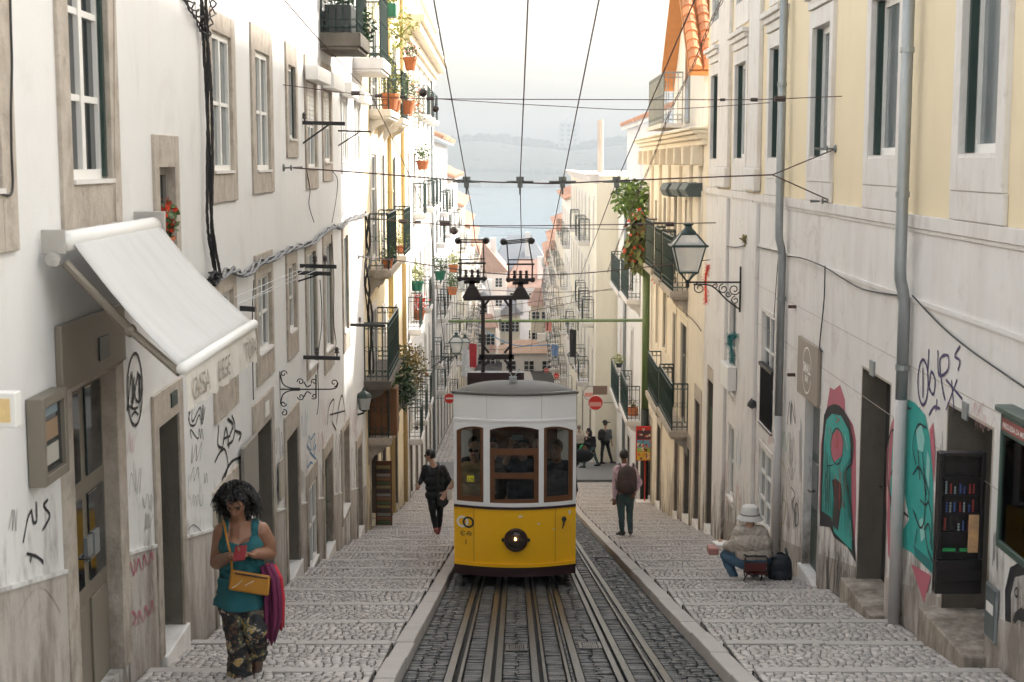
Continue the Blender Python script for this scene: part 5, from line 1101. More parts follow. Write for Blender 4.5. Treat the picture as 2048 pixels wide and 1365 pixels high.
for cx, sk, cy0 in ((944, 0, 0), (1041, -6, 2)):
    q = MB(); g = lambda x, y, d=0: pz(cx + x, y + cy0, d)
    q.prism([g(-20, 597, -.08), g(20, 597, -.08), g(8, 575, -.08), g(-8, 575, -.08)], (0, .16, 0)); q.ell(g(0, 580), .07, 10, 8); beam(g(-16, 565), g(16, 564), .02); beam(g(-27, 558), g(25, 558), .022, .05); beam(g(0, 596), g(0, 560), .04)
    for sx in (-1, 1):
        beam(g(sx * 23, 560), g(sx * 24, 528), .011, .011); beam(g(sx * 24, 528), g(sx * 22 + sk * .9, 483), .009, .009); q.ell(g(sx * 24, 558), .04, 8, 6)
    beam(g(-28, 527), g(28, 527), .012, .012); beam(g(-26, 518 if sk else 520), g(26, 518), .008, .008)
    for k in range(3): q.lathe(g(-12 + 12 * k, 556), [(.024, 0), (.024, .04), (.012, .05), (.03, .07), (.012, .08), (.028, .1), (.01, .12)], 10)
    for k, dy in ((0, -.1), (1, 0), (2, .1)): beam(g(-27 + sk, 480 + 3 * k + (1 if sk else 0), dy), g(30 + sk, 479 + 3 * k - (4 if sk else 0), dy), .008, .008)
    for sx in (-1, 1): q.ell(g(sx * 28 + sk, 482 - (2 if sx > 0 and sk else 0)), (.05, .12, .05), 8, 6)
    q.build('current_collector', pb, tram)

# rivets, seams and the destination slot of the front
q = MB()
for px, py in ((913, 1020), (930, 1020), (955, 1021), (985, 1023), (1070, 1024), (1100, 1022), (1128, 1020), (1146, 1018), (912, 1125), (940, 1128), (985, 1131), (1075, 1131), (1115, 1128), (1146, 1124), (935, 1035), (956, 1033)):
    x = (px - 1029) / 157.6; q.ell((x, tf(x) - .004, TZ + (1184 - py) / 157.6), (.007, .005, .007), 6, 4)
q.build('rivets', M['yellow'], tram)
for x in (-.53, .52): q = MB(); q.box(x - .0025, x + .0025, tf(x) - .004, tf(x) + .002, TZ + .35, TZ + 1.055); q.build('panel_seam', mat('seam_dark', (.2, .09, .01), .7), tram)
for x in (-.36, .34): q = MB(); q.box(x - .002, x + .002, tf(x) - .005, tf(x) + .002, TZ + 2.23, TZ + 2.54); q.build('panel_seam', mat('seam_grey', (.4, .39, .37), .7), tram)
# ------------------------------------------------------------------ overhead line
WIRE = mat('wire_copper', (.075, .035, .03), .6, .2, 5); INS = mat('insulator', (.05, .035, .03), .5, .2, 6); INSG = mat('clamp_grey', (.14, .15, .14), .5, .2, 6)
YS = 17.2
def wire(name, pts, r, lab, m=None, n=4, sm=True, group='overhead wires'):
    q = MB(); q.tube(curve_pts(pts, 6) if sm and len(pts) > 2 else pts, r, n); return simple(name, q, m or WIRE, lab, 'wire', group)
def slopeline(px, py, Y, y0, y1, sl=.1988, sag=0.):   # a wire running parallel to the street through an image point at depth Y
    p = at(px, py, Y); return [Vector((p.x, y, p.z - sl * (y - Y))) for y in np.linspace(y0, y1, 14)]
l1 = slopeline(933, 362, YS, 6, YF + 2.2); l1[-1] = at(950, 480, YF + 2.2); wire('trolley_wire', l1, .0055, 'trolley wire dropping from top left to the left current collector')
wire('trolley_wire', [at(950, 480, YF + 2.2)] + [Vector((-.52, y, at(950, 480, YF + 2.2).z - .17 * (y - YF - 2.2))) for y in (26, 34, 44)], .0055, 'trolley wire running on downhill behind the left current collector')
l2 = [at(1056, 0, 9.5), at(1040, 364, YS), at(1043, 487, YF + 2.2)]; wire('trolley_wire', [at(1060, -120, 7.5)] + l2, .0055, 'trolley wire dropping from top centre to the right current collector', sm=False)
wire('trolley_wire', [at(1043, 487, YF + 2.2)] + [Vector((.02, y, at(1043, 487, YF + 2.2).z - .165 * (y - YF - 2.2))) for y in (26, 34, 44)], .0055, 'trolley wire running on downhill behind the right current collector')
wire('trolley_wire', [at(1210, -60, 8.5), at(1198, 0, 9.5), at(1125, 366, YS), at(1085, 560, 30), at(1062, 700, 52)], .0055, 'free trolley wire right of the collectors, not touching the tram', sm=False)
wire('trolley_wire', [at(1398, -20, 9.2), at(1233, 364, YS), at(1168, 535, 30), at(1120, 660, 50)], .0055, 'rightmost trolley wire slanting down from the gable', sm=False)
# main span with clamps and wall anchors
hl_ = onW(-1, 566, 336); hr1 = onW(1, 1672, 298); hr2 = onW(1, 1663, 403); jn = at(1545, 350, (hr1.y + hr2.y) / 2)
wire('span_wire', [hl_ + Vector((.12, 0, 0)), at(740, 347, YS), at(933, 362, YS), at(1040, 366, YS), at(1125, 367, YS), at(1233, 362, YS), jn], .008, 'thick span wire crossing the street just above the tram collectors')
wire('span_wire', [jn, hr1], .007, 'upper branch of the forked span wire anchored between right windows'); wire('span_wire', [jn, hr2], .007, 'lower branch of the forked span wire anchored to the right string course')
for i, px in enumerate((933, 1040, 1125, 1233)):
    p = at(px, 364, YS); q = MB(); q.box(p.x - .03, p.x + .03, YS - .03, YS + .03, p.z - .07, p.z + .05); q.box(p.x - .045, p.x + .045, YS - .04, YS + .04, p.z + .01, p.z + .06); q.tube([p - Vector((.16, 0, .0)), p + Vector((.16, 0, 0))], .014, 6); q.tube([p - Vector((0, 0, .06)), p - Vector((0, 0, .15))], .012, 5)
    simple('wire_clamp', q, INSG, '%s grey clamp on the thick span wire above the tram' % ['leftmost', 'second from left', 'third from left', 'rightmost'][i], 'clamp', 'clamps on the span wire')
def anchor(p, n, lab):
    q = MB(); q.ell(p, (.03, .05, .05), 8, 6); q.tube([p, p + n * .1], .012, 6); q.tube([p + n * .1 + Vector((0, .03 * math.cos(t), .03 * math.sin(t))) for t in np.linspace(0, 6.28, 9)], .008, 5); q.tube([p + n * .13, p + n * .24], [.012, .02], 6); simple('wall_anchor', q, INSG, lab, 'wall anchor', 'wall anchors')
anchor(hl_, Vector((1, 0, 0)), 'iron anchor eye of the thick span wire on the white wall'); anchor(hr1, Vector((-1, .2, 0)), 'upper iron anchor eye on the cream wall'); anchor(hr2, Vector((-1, .2, 0)), 'lower iron anchor eye on the cream wall')
def span(y_l, y_r, pts, lab, beads=(), r=.005, hang=()):
    wire('span_wire', pts, r, lab)
    for i, (px, py, s_) in enumerate(beads):
        p = at(px, py, pts[0].y + (pts[-1].y - pts[0].y) * min(max((px - 560) / 1120, 0), 1)); q = MB(); q.tube([p - Vector((s_, 0, 0)), p + Vector((s_, 0, 0))], s_ * .55, 8)
        simple('wire_insulator', q, INS, 'dark insulator number %s from the left on the %s' % (['one', 'two', 'three', 'four', 'five', 'six', 'seven', 'eight'][i], lab.split(' crossing')[0].split(' reaching')[0]), 'insulator', 'insulators on the span wires')
    for px, p0, p1, s_ in hang:
        Y = pts[1].y; q = MB(); q.tube([at(px, p0, Y), at(px, p1, Y)], .006, 5); q.ell(at(px, p1, Y), s_, 8, 6); simple('hanging_weight', q, INS, '%s dark weight on the %s' % ('small star shaped' if p1 > p0 and px > 870 else 'upright round', lab.split(' crossing')[0]), 'weight')
a, b = onW(-1, 566, 170), onW(1, 1684, 193)
span(0, 0, [a, at(745, 192, 17), at(870, 198, 17), at(1440, 200, 17), at(1555, 198, 16.5), b], 'high thin span wire crossing near the top of the picture', ((711, 187, .05), (757, 192, .04), (806, 194, .03), (860, 197, .045), (1445, 200, .03), (1508, 200, .04), (1560, 198, .06)), hang=((871, 198, 218, .04), (846, 194, 186, .05)))
wire('span_wire', [at(870, 198, 17), at(1100, 212, 17), at(1300, 220, 17), at(1540, 206, 16.5)], .004, 'slack thin wire sagging below the high span wire')
a, b = onW(-1, 735, 436), onW(1, 1436, 446); span(0, 0, [a, at(860, 448, 28), at(1000, 452, 28), at(1200, 450, 27), b], 'middle span wire crossing behind the collectors', ((806, 443, .08), (836, 445, .06), (890, 447, .1), (1280, 450, .06), (1340, 449, .08)), r=.009, hang=((908, 448, 462, .08),))
wire('span_wire', [at(905, 450, 28), at(1000, 455, 28), at(1290, 460, 28)], .006, 'faint thin wire just below the middle span wire')
wire('span_wire', [onW(-1, 716, 514), at(800, 522, 26), at(950, 544, 26), at(1060, 550, 26), at(1190, 545, 26), onW(1, 1420, 520)], .009, 'low span wire passing behind the collector frame'); anchor(onW(-1, 716, 514), Vector((1, 0, 0)), 'iron anchor eye of the low span wire on the white wall')
wire('span_wire', [onW(-1, 870, 578), at(960, 580, 52), at(1100, 585, 52), onW(1, 1235, 580)], .012, 'far span wire crossing at the height of the collector cross beam')
wire('span_wire', [onW(-1, 890, 650), at(960, 640, 60), at(1100, 615, 60), onW(1, 1215, 590)], .012, 'far slanting wire rising to the right behind the tram')
wire('span_wire', [onW(-1, 868, 600), at(1000, 612, 55), onW(1, 1240, 575)], .01, 'far slack wire rising to the white balcony house')
# twisted cable bundle from the gable, and the long diagonal cable on the left
def twist(pts, r, lab, name='cable_bundle', k=3, amp=.02, m=None, turns=26):
    P = curve_pts(pts, 10); q = MB()
    for j in range(k):
        S_ = [p + Vector((amp * math.cos(turns * i / len(P) * 2 + j * 2.1) + random.uniform(-.004, .004), 0, amp * math.sin(turns * i / len(P) * 2 + j * 2.1) + random.uniform(-.004, .004))) for i, p in enumerate(P)]; q.tube(S_, r, 4)
    return simple(name, q, m or CABW, lab, 'cable', 'cable bundles')
twist([at(1455, -20, 20), at(1420, 50, 22), at(1385, 135, 25), at(1340, 225, 29), at(1305, 320, 33), at(1262, 420, 38), at(1215, 545, 46)], .006, 'twisted cable bundle slanting down in front of the gabled house', m=WIRE)
wire('overhead_cable', [at(555, -15, 14), at(640, 82, 17), at(742, 190, 22), at(800, 310, 25), at(860, 442, 28), at(872, 560, 31), at(890, 700, 35)], .008, 'long dark red cable slanting from the top left down past the ochre house', sm=False)
# cable runs on the white house
wcab(-1, [(20, -20), (22, 60), (24, 130), (22, 220), (23, 300), (24, 384), (0, 388)], .008, 'thin cable running down the far left edge of the white wall')
wcab(-1, [(228, -20), (229, 200), (231, 400), (233, 445)], .004, 'hairline cable beside the large left window', m=M['stone'])
P = [(405, -10), (408, 30), (413, 90), (416, 160), (419, 260), (420, 380), (421, 450), (428, 510), (436, 555)]
twist([onW(-1, a, b, .06) for a, b in P], .013, 'thick black cable bundle hanging down the white wall beside the windows', k=7, amp=.026, turns=2.2)
twist([onW(-1, a, b, .05) for a, b in ((372, -10), (385, 15), (398, 35), (408, 62))], .008, 'black cables fanning out at the top of the thick bundle', k=4, amp=.035, turns=5)
twist([onW(-1, a, b, .05) for a, b in ((424, -10), (426, 20), (418, 50), (412, 80))], .008, 'black cables joining the thick bundle from the right at the top', k=3, amp=.03, turns=5)
q = MB(); p = onW(-1, 425, 553, .08); rgc = random.Random(8)
for k in range(9): rr = rgc.uniform(.09, .17); q.tube([p + Vector((rgc.uniform(-.02, .04), rr * 1.2 * math.cos(t), rr * .35 * math.sin(t) + rgc.uniform(-.015, .015) - .02)) for t in np.linspace(0, 6.28, 14)], .007, 4)
simple('cable_coil', q, CABW, 'loose coil of black cable on the white wall above the awning', 'cable')
twist([onW(-1, a, b, .06) for a, b in ((438, 556), (462, 540), (480, 547), (498, 545), (520, 525), (545, 518), (572, 502), (600, 492), (625, 485), (652, 462), (672, 452), (682, 455), (700, 438), (720, 432), (734, 428))], .012, 'tangled grey cable bundle sagging along the white wall', k=7, amp=.03, turns=21, m=mat('cable_grey', (.16, .16, .165), .6, .4, 20))
twist([onW(-1, a, b, .05) for a, b in ((734, 428), (736, 500), (733, 560), (740, 640), (742, 800))], .02, 'bundle of cables dropping at the corner of the white and ochre houses', k=4, amp=.05, turns=6)
for pts, lab in (([(613, 340), (620, 380), (618, 410), (628, 445)], 'thin cable dropping from the first shuttered window'), ([(663, 340), (675, 360), (672, 400), (664, 445)], 'thin cable dropping from the second shuttered window'), ([(694, 345), (693, 380), (684, 435)], 'thin cable dropping near the sunlit end of the white wall'),
                 ([(508, 560), (505, 620), (505, 700), (507, 800)], 'cable running down between awning and windows'), ([(640, 560), (644, 640), (636, 720), (637, 800), (634, 830)], 'cable running down past the scroll bracket'), ([(663, 470), (668, 560), (667, 640), (672, 690), (660, 705)], 'cable running down beside the tall dark window')): wcab(-1, pts, .006, lab)
wcab(1, [(1513, 345), (1508, 385), (1502, 420), (1500, 445)], .005, 'short thin cable on the pilaster of the cream house'); wcab(1, [(1440, 490), (1450, 492), (1470, 495), (1500, 492), (1540, 500), (1566, 505)], .009, 'dark cable along the string course above the lantern')
wcab(1, [(1345, 600), (1360, 618), (1385, 640), (1402, 662)], .01, 'loose cable looping across the pale ornate house', m=WIRE)
# ------------------------------------------------------------------ insulator cross arms and scroll bracket on the white house
def crossarm(px0, px1, py, lab, stay=None, pins=(), Y=None, t=.025):
    p = onW(-1, px0, py); y = p.y if Y is None else Y; p = Vector((wx(-1, y), y, at(px0, py, y).z)); e = at(px1, py + 2, y); q = MB(); q.obox((p + e) / 2, (e - p) / 2, (0, t, 0), (0, 0, t))
    root = thing('cross_arm', p, lab, 'bracket', 'iron cross arms'); q.build('arm', M['black'], root)
    if stay: q = MB(); q.tube([Vector((wx(-1, y), y, at(px0, stay, y).z)), at(px0 + (px1 - px0) * .62, py + 4, y)], .012, 5); q.build('stay', M['black'], root)
    for px in pins: q = MB(); c = at(px, py, y); q.lathe(c, [(.01, 0), (.01, .05), (.035, .06), (.02, .09), (.032, .11), (.012, .14)], 8); q.build('insulator', INS, root)
crossarm(605, 690, 246, 'upper iron cross arm with slanted stay under the shuttered windows', 287, (609,)); crossarm(676, 742, 262, 'thinner iron cross arm with stay near the sunlit wall end', 292, t=.014)
crossarm(600, 673, 532, 'upper of two stacked cross arms beside the tall window', None, (630, 650)); crossarm(596, 662, 546, 'lower of two stacked cross arms beside the tall window', 563)
crossarm(607, 680, 715, 'cross arm with two pin insulators above the scroll bracket', None, (634, 674)); crossarm(700, 770, 650, 'dark cross arm in front of the big iron balcony', None, (720,)); crossarm(480, 510, 617, 'short dark arm poking out behind the awning')
for i, (x0, y0, x1, y1) in enumerate(((610, 535, 470, 595), (612, 540, 475, 610), (640, 538, 500, 600))): wire('service_wire', [onW(-1, x0, y0, .3), onW(-1, x1, y1, .3)], .004, '%s thin pale service wire sloping to the awning' % ['first', 'second', 'third'][i], m=mat('wire_pale', (.5, .5, .5), .6), group='service wires')
y = onW(-1, 560, 790).y; O = Vector((wx(-1, y), y, 0)); sc2 = F / y
def S2(px, py): return Vector((at(px, py, y).x, y, at(px, py, y).z))
root = thing('scroll_bracket', S2(560, 830), 'black wrought iron scroll bracket standing out from the white wall', 'bracket'); q = MB(); q.tube([S2(559, 743), S2(559, 832)], .011, 6); q.build('wall_bar', M['black'], root)
q = MB(); q.tube([S2(559, 779), S2(662, 779)], .009, 6); q.tube([S2(632, 750), S2(632, 797)], .009, 6); q.build('frame', M['black'], root)
def spiral(cx, cy, r0, a0, turns, sgn=1): return [S2(cx + r0 * (1 - .75 * t) * math.cos(a0 + sgn * turns * 2 * math.pi * t), cy + r0 * (1 - .75 * t) * math.sin(a0 + sgn * turns * 2 * math.pi * t)) for t in np.linspace(0, 1, 20)]
q = MB()
for cx, cy, r0, a0, tn, sg in ((567, 748, 7, 0, 1.1, -1), (601, 764, 7, 3.1, 1.2, 1), (602, 794, 7, 3.1, 1.2, -1), (567, 808, 6, 0, 1.1, 1), (568, 826, 7, 4.5, 1.1, 1), (628, 764, 6, 2.5, 1.2, 1), (628, 793, 6, 2.5, 1.2, -1), (668, 766, 8, 1.5, 1.1, -1)): q.tube(spiral(cx, cy, r0, a0, tn, sg), .007, 5)
for P in ([(561, 750), (566, 768), (580, 776), (600, 777)], [(561, 808), (566, 790), (580, 782), (600, 781)], [(608, 764), (614, 774), (622, 770)], [(608, 794), (614, 784), (622, 788)], [(660, 779), (672, 776), (676, 766)]): q.tube(curve_pts([S2(*p) for p in P], 6), .008, 5)
q.build('scroll', M['black'], root)
# ------------------------------------------------------------------ street lanterns
def lantern(base, s, lab, side, arm=.9, wallx=None, bracket=True, group='street lanterns'):
    """base: point under the lantern body where it meets the arm; s scale (lantern about .95 m tall at s=1)"""
    x, y, z = base; root = thing('street_lantern', base, lab, 'lantern', group); b1, b2, t1 = .155 * s, .26 * s, .13 * s; z0 = z + .17 * s; z1 = z + .60 * s; z2 = z + .80 * s
    q = MB(); cor = [(-1, -1), (1, -1), (1, 1), (-1, 1)]
    for a, b in cor:
        q.tube([(x + a * b1, y + b * b1, z0), (x + a * b2, y + b * b2, z1)], .014 * s, 5); q.tube([(x + a * b2 * 1.02, y + b * b2 * 1.02, z1 + .03 * s), (x + a * t1, y + b * t1, z2)], .014 * s, 5); q.tube([(x, y, z), (x + a * b1 * .7, y + b * b1 * .7, z0 - .03 * s), (x + a * b1, y + b * b1, z0)], .014 * s, 5)
    for k in range(4):
        a, b = cor[k], cor[(k + 1) % 4]
        for rr, zz, th in ((b1, z0, .014), (b2 * 1.12, z1 + .015 * s, .02), (t1, z2, .016)): q.tube([(x + a[0] * rr, y + a[1] * rr, zz), (x + b[0] * rr, y + b[1] * rr, zz)], th * s, 4)
    q.build('frame', M['green'], root)
    q = MB(); q.add([(x + a * b2 * 1.15, y + b * b2 * 1.15, z1 + o) for o in (0, .03 * s) for a, b in cor] + [(x + a * b2 * .96, y + b * b2 * .96, z1 + o) for o in (0, .03 * s) for a, b in cor], [[0, 1, 5, 4], [1, 2, 6, 5], [2, 3, 7, 6], [3, 0, 4, 7], [8, 9, 13, 12], [9, 10, 14, 13], [10, 11, 15, 14], [11, 8, 12, 15], [4, 5, 13, 12], [5, 6, 14, 13], [6, 7, 15, 14], [7, 4, 12, 15]]); q.build('rim', M['green'], root)
    q = MB(); q.lathe((x, y, z2), [(t1 * 1.05, 0), (t1 * 1.05, .02 * s), (t1 * .9, .05 * s), (.07 * s, .09 * s), (.055 * s, .13 * s), (.09 * s, .16 * s), (.09 * s, .175 * s), (.02 * s, .19 * s)], 14); q.build('cap', M['green'], root)
    q = MB()
    for k in range(4):
        a, b = cor[k], cor[(k + 1) % 4]; q.quad(*[(x + c[0] * r_, y + c[1] * r_, zz) for c, r_, zz in ((a, b1, z0), (b, b1, z0), (b, b2 * .97, z1), (a, b2 * .97, z1))]); q.quad(*[(x + c[0] * r_, y + c[1] * r_, zz) for c, r_, zz in ((a, b2, z1 + .03 * s), (b, b2, z1 + .03 * s), (b, t1, z2), (a, t1, z2))])
    q.build('lamp_glass', M['lfrost'], root, recalc=False)
    q = MB(); q.lathe((x, y, z - .1 * s), [(.012 * s, 0), (.035 * s, .03 * s), (.03 * s, .08 * s), (.05 * s, .1 * s), (.03 * s, .14 * s)], 10); q.build('finial', M['black'], root)
    if bracket:
        xw = wallx; q = MB(); dx = 1 if xw > x else -1; L_ = abs(xw - x); q.tube([(x, y, z), (xw, y, z)], .016 * s, 6); q.tube([(xw - dx * .01, y, z + .26 * s), (xw - dx * .01, y, z - .5 * s)], .016 * s, 6)
        P = [Vector((x + dx * .1 * s, y, z - .04 * s)), Vector((x + dx * L_ * .45, y, z - .06 * s)), Vector((x + dx * L_ * .75, y, z - .3 * s)), Vector((xw, y, z - .46 * s))]; q.tube(curve_pts(P, 6), .014 * s, 6)
        def sp(cx, cz, r0, a0, tn, sg): q.tube([Vector((x + dx * cx * s, y, z + cz * s)) + Vector((dx * r0 * s * (1 - .7 * t) * math.cos(a0 + sg * tn * 6.28 * t), 0, r0 * s * (1 - .7 * t) * math.sin(a0 + sg * tn * 6.28 * t))) for t in np.linspace(0, 1, 18)], .010 * s, 5)
        sp(.2, -.1, .1, 1.6, 1.3, 1); sp(.45, -.06, .05, 1.6, 1.2, -1); sp(.6, -.11, .085, 1.6, 1.3, 1); sp(.78, -.12, .1, 0, 1.3, -1); sp(.80, -.3, .07, 1.6, 1.2, 1); sp(.68, -.2, .05, 0, 1.2, -1); q.build('bracket', M['black'], root)
    return root
lm = mat('lantern_frost', (.85, .86, .84), .25, .03, 3, spec=.6); lm.node_tree.nodes['Principled BSDF'].inputs['Alpha'].default_value = .45; M['lfrost'] = lm
y = onW(1, 1483, 560).y; b = at(1375, 565, y); lantern(b, 1.0, 'large green wall lantern on an ornate bracket on the right', 1, wallx=wx(1, y) - .01)
y = onW(-1, 862, 714).y; b = at(913, 714, y); lantern(b, 1.0, 'pale wall lantern on a bracket left of the tram collectors', -1, wallx=wx(-1, y))
y = onW(-1, 880, 714).y + 6; b = at(930, 708, y); lantern(b, 1.0, 'second pale wall lantern just behind the left one', -1, wallx=wx(-1, y))
b = at(1146, 735, 72); lantern(b, 1.0, 'small far lantern on a bracket right of the tram roof', 1, wallx=wx(1, 72))
b = at(1111, 735, 105); lantern(b, .9, 'tiny farthest lantern beyond the tram roof', 1, wallx=wx(1, 105))
def small_lantern(p, lab):
    root = thing('porch_lantern', p, lab, 'lantern'); q = MB(); q.lathe(p, [(.03, -.02), (.09, .02), (.13, .26), (.15, .27), (.11, .33), (.04, .38), (.015, .44)], 6); q.build('body', M['green'], root); q = MB(); q.lathe(p + Vector((0, -.0, .03)), [(.1, 0), (.137, .22)], 6); q.build('lamp_glass', M['lfrost'], root)
    q = MB(); q.tube([p + Vector((-.3, 0, .05)), p + Vector((-.2, 0, -.1)), p + Vector((0, 0, -.04))], .02, 6); q.box(p.x - .32, p.x - .29, p.y - .04, p.y + .04, p.z - .1, p.z + .15); q.build('arm', M['black'], root)
small_lantern(at(728, 822, onW(-1, 715, 820).y), 'small dark porch lantern beside the lowest left balcony'); small_lantern(at(742, 790, onW(-1, 728, 790).y + 1.5), 'smaller porch lantern tucked under the big left balcony')
# ------------------------------------------------------------------ green pole with cross arm, signs
p = onW(1, 1288, 985, .16); Yp = p.y; gz_ = zg(Yp); px_ = p.x; root = thing('green_pole', (px_, Yp, gz_), 'tall green pole with a long arm across the street', 'pole'); GP = mat('pole_green', (.10, .16, .05), .5, .2, 6, .1, 40, streak=.4, scol=(.22, .24, .14)); DG = mat('pole_dark', (.02, .03, .025), .6, .2)
q = MB(); zsw = at(1288, 818, Yp).z; ztp = at(1288, 505, Yp).z; q.tube([(px_, Yp, zsw), (px_, Yp, ztp)], .105, 14); q.build('upper_shaft', GP, root, smooth=True); q = MB(); q.tube([(px_, Yp, gz_ - .1), (px_, Yp, zsw)], .118, 14); q.build('lower_shaft', DG, root, smooth=True)
za = at(1288, 641, Yp).z; q = MB(); q.tube([(px_, Yp, za), at(1090, 642, Yp + 3), at(898, 643, Yp + 6)], .045, 8); q.build('cross_arm', GP, root)
for px in (1000, 1095, 1156): q = MB(); c = at(px, 642, Yp + 3); q.tube([c + Vector((0, 0, .06)), c - Vector((0, 0, .3))], .02, 5); q.build('hanger', M['black'], root)
b0 = at(1293, 990, Yp - .55); root = thing('menu_sign', (b0.x, b0.y, zg(b0.y)), 'red framed ice cream poster sign on a thin red post', 'sign'); RD = mat('sign_red', (.62, .03, .02), .45, .1); s_ = b0.y / F
zz0, zz1 = at(1287, 922, b0.y).z, at(1287, 853, b0.y).z; q = MB(); q.box(at(1272, 880, b0.y).x, at(1303, 880, b0.y).x, b0.y, b0.y + .05, zz0, zz1); q.build('board', RD, root, bev=.01); q = MB(); q.tube([(b0.x - .05, b0.y + .025, zg(b0.y)), (b0.x - .05, b0.y + .025, zz0)], .02, 6); q.build('post', RD, root)
q = MB(); q.box(b0.x - .3, b0.x + .2, b0.y - .2, b0.y + .25, zg(b0.y), zg(b0.y) + .06); q.build('base', M['stonew'], root, bev=.02)
rgm = random.Random(6); W_ = .47; x0 = at(1274, 880, b0.y).x
for i, (fa, fb, cc) in enumerate(((.02, .26, (.7, .42, .04)), (.27, .38, (.28, .5, .12)), (.39, .60, (.12, .35, .5)), (.62, .88, (.06, .02, .03)))):
    q = MB(); q.box(x0, at(1301, 880, b0.y).x, b0.y - .006, b0.y - .002, zz0 + (zz1 - zz0) * fa, zz0 + (zz1 - zz0) * fb); pn = q.build('picture_panel', mat('menu_p%d' % i, cc, .5, .2, 20), root)
    q = MB()
    for k in range(9): X = x0 + .03 + rgm.random() * .36; Z = zz0 + (zz1 - zz0) * (fa + (fb - fa) * rgm.uniform(.2, .8)); q.mi = k % 3; q.lathe((X, b0.y - .007, Z), [(.0, 0), (rgm.uniform(.02, .045), .0), (.0, .004)], 8, (0, -1, 0))
    q.build('picture_motif', [mat('motif_a', (.75, .6, .4), .5), mat('motif_b', (.12, .05, .03), .5), mat('motif_c', (.7, .12, .06), .5)], pn)
c = at(1287, 859, b0.y); q = MB(); text_mb(q, 'v', c + Vector((0, -.008, -.05)), (1, 0, 0), (0, 0, 1), .16, .02, 'CENTER'); q.build('emblem', M['wpaint'], root, recalc=False)
def disc_sign(px, py, Y, R_, lab, cols, bar=True):
    c = at(px, py, Y); root = thing('round_sign', c, lab, 'sign', 'round street signs'); q = MB(); q.lathe(c, [(R_, 0), (R_, .03)], 28, (0, -1, 0)); q.build('plate', cols[0], root); q = MB(); q.lathe(c + Vector((0, -.03, 0)), [(R_ * .92, 0), (R_ * .92, .006)], 28, (0, -1, 0)); q.build('face', cols[1], root)
    if bar: q = MB(); q.box(c.x - R_ * .65, c.x + R_ * .65, c.y - .045, c.y - .037, c.z - R_ * .14, c.z + R_ * .14); q.build('bar', M['wpaint'], root)
    else:
        q = MB(); q.box(c.x - R_ * .8, c.x + R_ * .75, c.y - .045, c.y - .037, c.z - R_ * .45, c.z + .1 * R_); q.build('sticker', mat('sticker_paper', (.65, .62, .6), .7, .4, 9, tint=(.75, .2, .15)), root)
    q = MB(); e = Vector((wx(1 if px > 1000 else -1, Y), Y + .05, c.z)); q.tube([c + Vector((0, .02, 0)), e], .02, 6); q.build('arm', M['gal'], root)
disc_sign(899, 797, 62, .24, 'red no entry sign half hidden left of the tram', (M['wpaint'], RD)); disc_sign(1191, 806, 55.5, .30, 'red round sign covered in stickers right of the tram', (M['wpaint'], RD), False); disc_sign(1181, 787, 58.5, .30, 'pale round hanging sign behind the red one', (M['gal'], M['wpaint']), False); disc_sign(1113, 752, 90, .17, 'orange red round lamp peeking over the tram roof', (RD, RD), False); disc_sign(1093, 741, 140, .26, 'far red and white stop sign beyond the tram roof', (M['wpaint'], RD))
q = MB(); c = at(1200, 778, 56.5); q.box(c.x - .28, c.x + .28, 56.4, 56.5, c.z - .22, c.z + .12); simple('brown_sign', q, mat('sign_brown', (.23, .15, .11), .7, .2), 'brown tilted shop sign above the red round sign', 'sign')
# wall garlands, meter cabinet, cash of small things on the right facade
def fuzz(name, P, r, m, lab, n=500, cat='garland', s=.02):
    P = curve_pts(P, 10); q = MB(); rg = random.Random(3)
    for k in range(n):
        p = P[rg.randrange(len(P))] + Vector((rg.gauss(0, r * .5), rg.gauss(0, r * .5), rg.gauss(0, r * .5))); d = Vector((rg.gauss(0, 1), rg.gauss(0, 1), rg.gauss(0, 1))).normalized() * s; e = d.orthogonal().normalized() * s * .3; q.add([p - e, p + e, p + d * 1.6], [[0, 1, 2]])
    q.tube(P, r * .4, 5); return simple(name, q, m, lab, cat, recalc=False)
y = onW(1, 1412, 570).y; fuzz('garland', [onW(1, 1416, 532, .2), onW(1, 1411, 560, .2), onW(1, 1412, 606, .2)], .05, M['red'], 'fluffy red garland hanging below the lantern bracket')
fuzz('garland', [onW(1, 1457, 690, .05), onW(1, 1460, 672, .12), onW(1, 1472, 673, .05)], .05, mat('teal_tinsel', (.01, .17, .17), .5, .4, 30), 'teal tinsel garland over the window with the meter cabinet'); fuzz('garland_tail', [onW(1, 1461, 675, .12), onW(1, 1464, 724, .1)], .05, MATS['teal_tinsel'], 'teal tinsel tail hanging beside the window')
r = rect(1, 1459, 1474, 728, 775); q = MB(); q.wb(1, r[0], r[1], r[2], r[3], .01, .16); simple('meter_cabinet', q, M['wpaint'], 'small white meter cabinet under the teal garland', 'cabinet', bev=.01)
r = rect(1, 1502, 1512, 793, 815); q = MB(); q.lathe(onW(1, 1505, 812, .05), [(.02, .12), (.07, .06), (.09, 0), (.03, -.04)], 12); simple('wall_spout', q, M['black'], 'dark rain spout head on the pilaster', 'spout')
